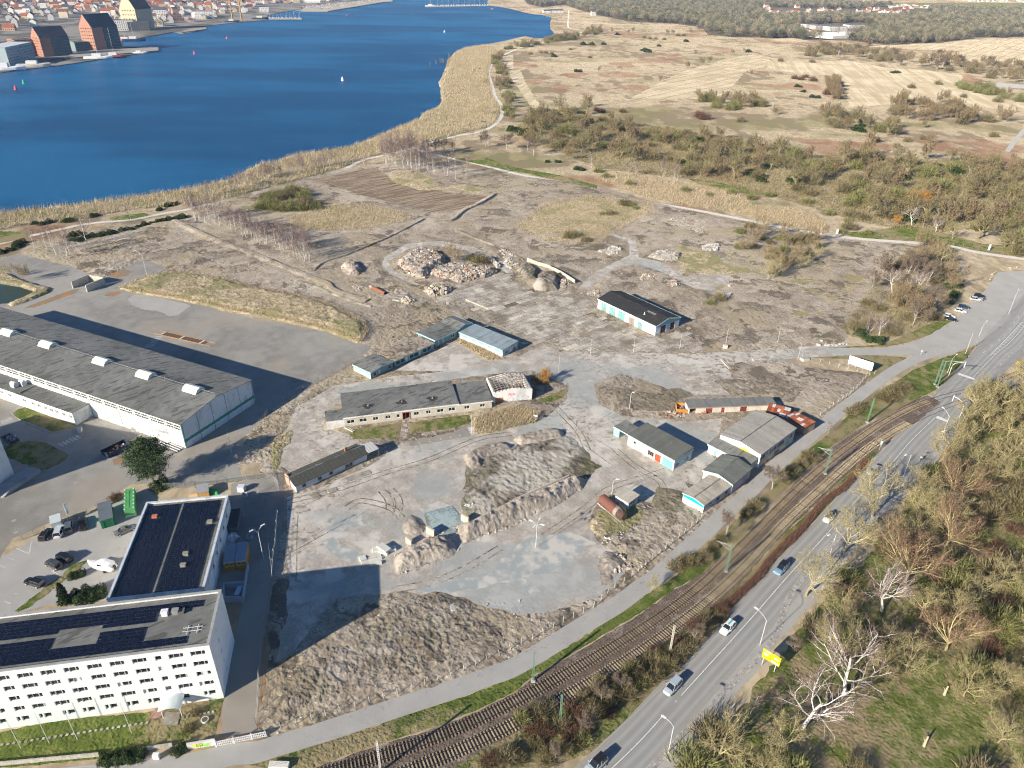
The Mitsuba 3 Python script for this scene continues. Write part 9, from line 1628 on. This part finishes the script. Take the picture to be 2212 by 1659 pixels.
stuff('street_trees','bare street trees among the houses of the town',mb,'trees')
BR,GL = (.42,.21,.145),(.05,.10,.12)
def silo(q0,q1,D,h,rdg,lab,glass=None,c=BR,rc=(.07,.075,.085),rows=7,step=1):
    d=q1-q0;ang=math.atan2(d[1],d[0]);L=float(np.linalg.norm(d));k=thing('warehouse',lab,'building');F=Frame(q0,ang);wl=MB().add(F.w(boxv(0,L,0,D,0,h)),BOXF,c);wl.add(F.w([[0,0,h],[0,D,h],[0,D/2,h+rdg],[L,0,h],[L,D,h],[L,D/2,h+rdg]]),[[0,2,1],[3,4,5]],c);part(k,'wall',wl,'m_clean');mb=MB()
    slabq(F.w([[0,-.5,h-.3],[L,-.5,h-.3],[L,D/2,h+rdg-.3],[0,D/2,h+rdg-.3]]),.4,rc,mb);slabq(F.w([[L,D+.5,h-.3],[0,D+.5,h-.3],[0,D/2,h+rdg-.3],[L,D/2,h+rdg-.3]]),.4,rc,mb);part(k,'roof',mb,'m_clean')
    if glass:
        a,b=glass;mb=MB();pbox(F,(0,0),(L,0),L*a,L*b,1,h-.5,-.5,-.02,GL,mb);g=part(k,'glass_front',mb,'m_clean');mb=MB()
        for z in np.arange(3.4,h,3.4):pbox(F,(0,0),(L,0),L*a,L*b,z-.25,z+.25,-.62,-.51,(.10,.16,.18),mb)
        put(g + '__spandrel',mb,'m_clean'); labels[g + '__spandrel'] = {'kind': 'stuff'}
    for r in range(rows):
        for s in np.arange(D*.14,D*.9,D*.18):mb=MB();pbox(F,(0,D),(0,0),s,s+D*.08,h*(r+.45)/rows,h*(r+.75)/rows,-.15,-.01,(.10,.09,.1),mb);part(k,'window',mb,'m_glass')
    return k,F,L
g1=A("-620,1028 -600,1060");silo(g1[0],g1[1],20,23,12,'brick gabled warehouse with glass front, left of the two riverside towers',(.38,1.0));g2=A("-591,1107 -577,1151");silo(g2[0],g2[1],22,30,16,'tall brick and glass warehouse, right of the pair at the pier root',(.42,1.0));g3=A("-613,1080 -592,1107");k,F,L=silo(g3[0]+[0,14],g3[1]+[0,14],20,12,.8,'low glass hall between the two warehouse towers',(0.02,.98),c=(.2,.25,.27),rows=0)
silo(A("-626,1101")[0]+[10,40],A("-606,1121")[0]+[10,40],18,30,6,'dark red brick block behind the low glass hall',(.7,.95),c=(.30,.11,.08),rc=(.16,.07,.06));silo(A("-641,1011")[0]+[-8,10],A("-622,1028")[0]+[-14,10],24,20,1,'long flat brown brick block beside the left warehouse',c=(.34,.20,.14),rows=5);ch=A("-720,1355 -703,1395");k,F,L=silo(ch[0]+[25,110],ch[1]+[20,110],34,34,28,'huge cream gabled brick barn with steep brown roof behind the warehouses',c=(.62,.50,.33),rc=(.15,.10,.08),rows=5)
q=A("-611,906 -622,988");k,F=house((q[0]+q[1])/2+[-6,16],math.atan2(*(q[1]-q[0])[::-1]),70,26,20,0,(.36,.44,.48),(.5,.55,.58),'grey blue office block with banded storeys at the left edge','office_block','building',rows=6)
for i,(px,L,D,h,c,rc,lab)in enumerate(((A("-715,1444"),34,18,17,(.62,.62,.6),GREY,'white banded building with a pink banner on the old town quay'),(A("-690,1450"),36,16,14,(.10,.11,.12),(.08,.08,.09),'black flat quay building'),(A("-765,1718"),26,18,20,(.76,.76,.75),GREY,'tall white house on the old town quay'),(A("-766,1663"),26,18,11,(.75,.72,.68),(.20,.10,.07),'white house with brown roof on the quay'),(A("-734,1708"),30,18,12,(.20,.12,.10),(.14,.10,.10),'dark brick block on the quay'),(A("-702,1794"),40,20,14,(.76,.77,.78),(.2,.25,.32),'white quay building with grey blue roof'),(A("-689,1683"),22,14,8,(.7,.5,.45),(.6,.6,.6),'pinkish low quay building'),(A("-650,2064"),24,16,10,(.6,.62,.64),(.72,.74,.76),'white round roofed boat hall beside the marina'),(A("-656,2589"),46,14,6,(.7,.7,.7),(.75,.76,.78),'long white shed with an orange end on the far quay'),(A("-764,2605"),30,16,6,(.7,.7,.68),(.7,.7,.7),'low white shed behind the marina'))):house(px[0]+[0,D/2],.35 if i<7 else .2,L,D,h,0 if i not in(2,3,8)else 5,c,rc,lab,'quay_building','building',rows=int(h//3.2))
# quay, pier and boats
q = A("-582,1007 -509,1118 -528,1160 -572,1143 -589,1175 -601,1060"); 
def deck(name,q,z,c,lab):v,f=tri(Polygon(q).buffer(0));n=len(v);r=np.array(Polygon(q).buffer(0).exterior.coords)[:-1];m=len(r);V=np.vstack([np.column_stack([v,np.full(n,z)]),np.column_stack([r,np.full(m,z)]),np.column_stack([r,np.full(m,-1.2)])]);i=np.arange(m);j=(i+1)%m;Fc=np.vstack([f,np.column_stack([n+i,n+j,n+m+j]),np.column_stack([n+i,n+m+j,n+m+i])]);put(name,(V,Fc,np.broadcast_to(np.array(c),(len(V),3))),'m_paint');labels[name]={'kind':'structure','label':lab}
deck('quay',q,1.2,(.30,.28,.25),'long grey pier before the brick warehouses');deck('quay_001',A("-576,2142 -504,2137 -452,2694 -427,2766 -483,3097 -573,2580 -615,2344"),1.2,(.34,.32,.28),'far quay crowded with vehicles');deck('quay_002',A("-597,1418 -585,1501 -601,1541 -611,1468"),1.2,(.30,.27,.22),'short wooden jetty of the old town');deck('quay_003',A("-565,1811 -492,1831 -499,1858 -576,1849"),.8,(.35,.33,.3),'floating pontoon of the small marina');deck('quay_004',A("-265,2453 -95,2586 -97,2624 -270,2501"),.8,(.36,.34,.3),'floating pontoon of the far marina')
def boat(p,ang,L,c,lab,mast=0.,cab=True,group=None):
    k=thing('boat',lab,'boat',group);F=Frame(p,ang,-.9);v,f=superbox(np.array([-.5,-.42,0,.3,.5])*L,np.array([.11,.14,.15,.1,.01])*L,np.array([.1,0,0,.1,.5]),np.array([.10,.10,.10,.12,.14])*L+.4,8,2.4);part(k,'hull',MB().add(F.w(v),f,c),'m_clean')
    if cab:part(k,'cabin',MB().add(F.w(boxv(-.2*L,.12*L,-.09*L,.09*L,.1*L+.3,.19*L+.4)),BOXF,(.75,.75,.76)),'m_clean')
    if mast:part(k,'mast',MB().add(*tubev(F.w([[0,0,.5],[0,0,mast]]),.25,4),(.6,.55,.5)),'m_clean')
for px,L,c,m_,lab in((A("-545,1020"),34,(.7,.75,.8),14,'white ferry moored at the pier'),(A("-535,1042"),30,(.30,.10,.09),36,'red hulled two masted ship moored at the pier'),(A("-524,1090"),20,(.75,.75,.76),0,'small white boat near the pier head'),(A("-577,931"),36,(.5,.48,.45),0,'brown passenger boat at the left end of the quay'),(A("-589,893"),44,(.6,.65,.72),12,'pale blue ship cut off at the left edge'),(A("-612,1266"),34,(.03,.05,.12),26,'dark blue tug beside the coloured moorings'),(A("-625,1264"),30,(.6,.15,.08),12,'orange and white working boat at the old town quay'),(A("-607,1704"),30,(.05,.06,.08),0,'dark barge under the orange cranes'),(A("-579,1807"),36,(.04,.05,.06),0,'dark pontoon with a yellow digger'),(A("-270,2501"),34,(.78,.78,.78),20,'large white yacht at the end of the far marina'),(A("-78,2408"),10,(.7,.2,.15),0,'red motor boat before the far marina')):boat(px[0],.3,L,c,lab,m_)
for i,t in enumerate(np.linspace(0,1,16)):a=A("-574,1850 -501,1857");boat(a[0]+(a[1]-a[0])*t+[0,-6*(i%2)],1.7,11,(.74,.75,.77),'white sailing boat berthed at the small marina pontoon',16 if i%3==0 else 9,group='boats of the small marina')
for i,t in enumerate(np.linspace(0,1,20)):a=A("-253,2544 -101,2630");boat(a[0]+(a[1]-a[0])*t+[0,14*(i%2)],1.7,15,(.76,.77,.78),'white sailing boat berthed at the far marina',22 if i%2==0 else 0,group='boats of the far marina')
for px,h,lab in((A("-743,1569"),45,'orange tower crane behind the black quay building'),(A("-605,1705"),56,'left orange crane with red top at the dockside'),(A("-599,1743"),50,'right orange crane at the dockside')):
    b=px[0];k=thing('crane',lab,'crane');part(k,'tower',MB().add(*tubev([V3(b),V3(b,h)],[1.6,1.1],4),(.62,.36,.12)),'m_clean');part(k,'jib',MB().add(*tubev([V3(b,h*.55),V3(b+[-8,0],h*1.08)],.9,4),(.62,.30,.14)),'m_clean')
R=np.random.default_rng(66);cq=scatter(Polygon(A("-610,2249 -526,2246 -471,2739 -473,2869 -581,2618 -632,2407")),130,6.5,R,60)
for p in cq:c=((.75,.75,.76),(.04,.05,.07),(.35,.38,.42),(.5,.1,.08))[R.choice(4,p=(.5,.25,.15,.1))];F=Frame(p,.4+R.normal(0,.2));L=R.uniform(2.2,3.6);k=thing('parked_vehicle',f"{ {.75: 'white', .04: 'dark', .35: 'grey', .5: 'red'}[c[0]] } vehicle parked on the far quay",'vehicle','vehicles on the far quay');part(k,'body',MB().add(F.w(boxv(-L,L,-1.1,1.1,.3,1.2)),BOXF,c),'m_clean');part(k,'cabin',MB().add(F.w(boxv(-L*.7,L*.5,-1,1,1.2,2.0+.5*R.random())),BOXF,np.array(c)*.9),'m_clean')
# villas and the low clinic at the right
R = np.random.default_rng(67)
for q,n,lab,grp in((A("847,2778 1156,2965 911,2288 751,2144 667,2169"),26,'villa among trees left of the far hamlet','villas of the hamlet'),(A("1134,2724 1436,2978 1171,2416 970,2304"),22,'house with red roof in the right part of the far hamlet','houses of the hamlet'),(A("1423,3244 1647,3277 1455,2904 1291,2889"),28,'white roofed garden cabin above the far hamlet','garden cabins'),(A("2119,3955 2570,4143 2359,3797 2017,3710"),24,'house on the skyline at the top right','skyline houses'),(A("641,2564 664,2442 566,2095 549,2186"),3,'yellow villa in the far woodland','yellow villas')):
    for p in scatter(Polygon(q).buffer(0),n,12,R,200):cab='cabin' in lab;house(p,R.choice((.2,1.77)),9 if cab else R.uniform(11,16),7 if cab else 10,2.6 if cab else 6.5,1.2 if cab else 4.5,jit((.62,.52,.26)if 'yellow' in lab else(.74,.72,.68),.04),(.7,.7,.7)if cab else jit(RED if R.random()<.7 else GREY,.1),lab,rows=0 if cab else 2,group=grp)
for px,L,D,h,lab in((A("666,1837"),30,22,7,'left wing of the low clinic with dark flat roof'),(A("674,1787"),40,24,8,'middle wing of the low clinic with pinkish wall'),(A("697,1759"),46,24,8,'right wing of the low clinic with dark roof'),(A("771,1844"),40,24,7,'rear wing of the low clinic behind poplars'),(A("787,2480"),40,16,6,'long white flat roofed hall left of the hamlet'),(A("200,2163"),12,10,9,'white tower house at the edge of the far wood'),(A("818,2693"),16,12,12,'white house with red roof rising from the far wood'),(A("105,2270"),40,18,6,'boat club house with dark roof at the bay head'),(A("79,2262"),22,12,5,'small white boat house at the bay head')):house(px[0]+[0,D/2],.25,L,D,h,0 if 'clinic' in lab or 'hall' in lab else 3,(.55,.45,.45)if 'pinkish' in lab else(.72,.71,.69),RED if 'red roof' in lab else(.13,.15,.18),lab,'low_building','building',rows=2)
q=A("570,1654 575,1559 604,1539 643,1560 696,1682 653,1658 610,1643 618,1751");deck('terrace',q,4.5,(.70,.69,.66),'white walled terrace before the low clinic')
for px in A("617,1554 620,1555 631,1544 636,1545 642,1546 648,1548"):plant('poplar','birch',px,2.2,'bare slender poplar before the clinic terrace','tree','poplars before the clinic')
plant('round_tree','golden',A("569,1747")[0],2.0,'rust brown round tree at the edge of the far woodland','tree')

# ---------------------------------------------------------------- the thin winter haze over the far side
scene['air']={'type':'homogeneous','albedo':{'type':'rgb','value':[.94,.95,.97]},'sigma_t':{'type':'rgb','value':[.00003,.000042,.000065]}}
scene['haze']={'type':'cube','to_world':T().translate([0.,3300.,57.]).scale([7000.,4000.,62.]),'bsdf':{'type':'null'},'interior':{'type':'ref','id':'air'}}
scene['camera']['medium']={'type':'ref','id':'air'};labels['haze']={'kind':'stuff','label':'thin pale winter haze'}

# ---------------------------------------------------------------- labels of look-alikes: told apart by rank and place
_ORD='leftmost second third fourth fifth sixth seventh eighth ninth tenth eleventh twelfth thirteenth fourteenth fifteenth sixteenth'.split()
_RANK = 'front second third fourth fifth sixth seventh eighth ninth tenth'.split()
def _where(k):
    d = scene.get(k) or next(v for q,v in scene.items() if q.startswith(k + '__'))
    if 'to_world' in d: return np.array(T(d['to_world']).matrix,float)[:2,3]
    return meshkit.WRITTEN[d['filename']][0][:,:2].mean(0)
_same = {}
for k,d in labels.items():
    if 'category' in d: _same.setdefault(d['label'],[]).append(k)
for lab,ks in _same.items():
    if len(ks) < 2: continue
    P_=np.array([_where(k)for k in ks]);ranks=max(1,math.ceil(len(ks)/12));order=np.argsort(P_[:,1])
    base = lab.split(' ')[:10]; base = ' '.join(base)
    for r,idx in enumerate(np.array_split(order,ranks)):
        idx = idx[np.argsort(P_[idx,0] / np.maximum(P_[idx,1],1))]
        for j,i in enumerate(idx):
            o = _ORD[j] if j < 16 else 'last'
            labels[ks[i]]['label']=base+(f', {o}'+(' from left' if j else '')+(f' in {_RANK[min(r, 9)]} rank' if ranks>1 else ''))
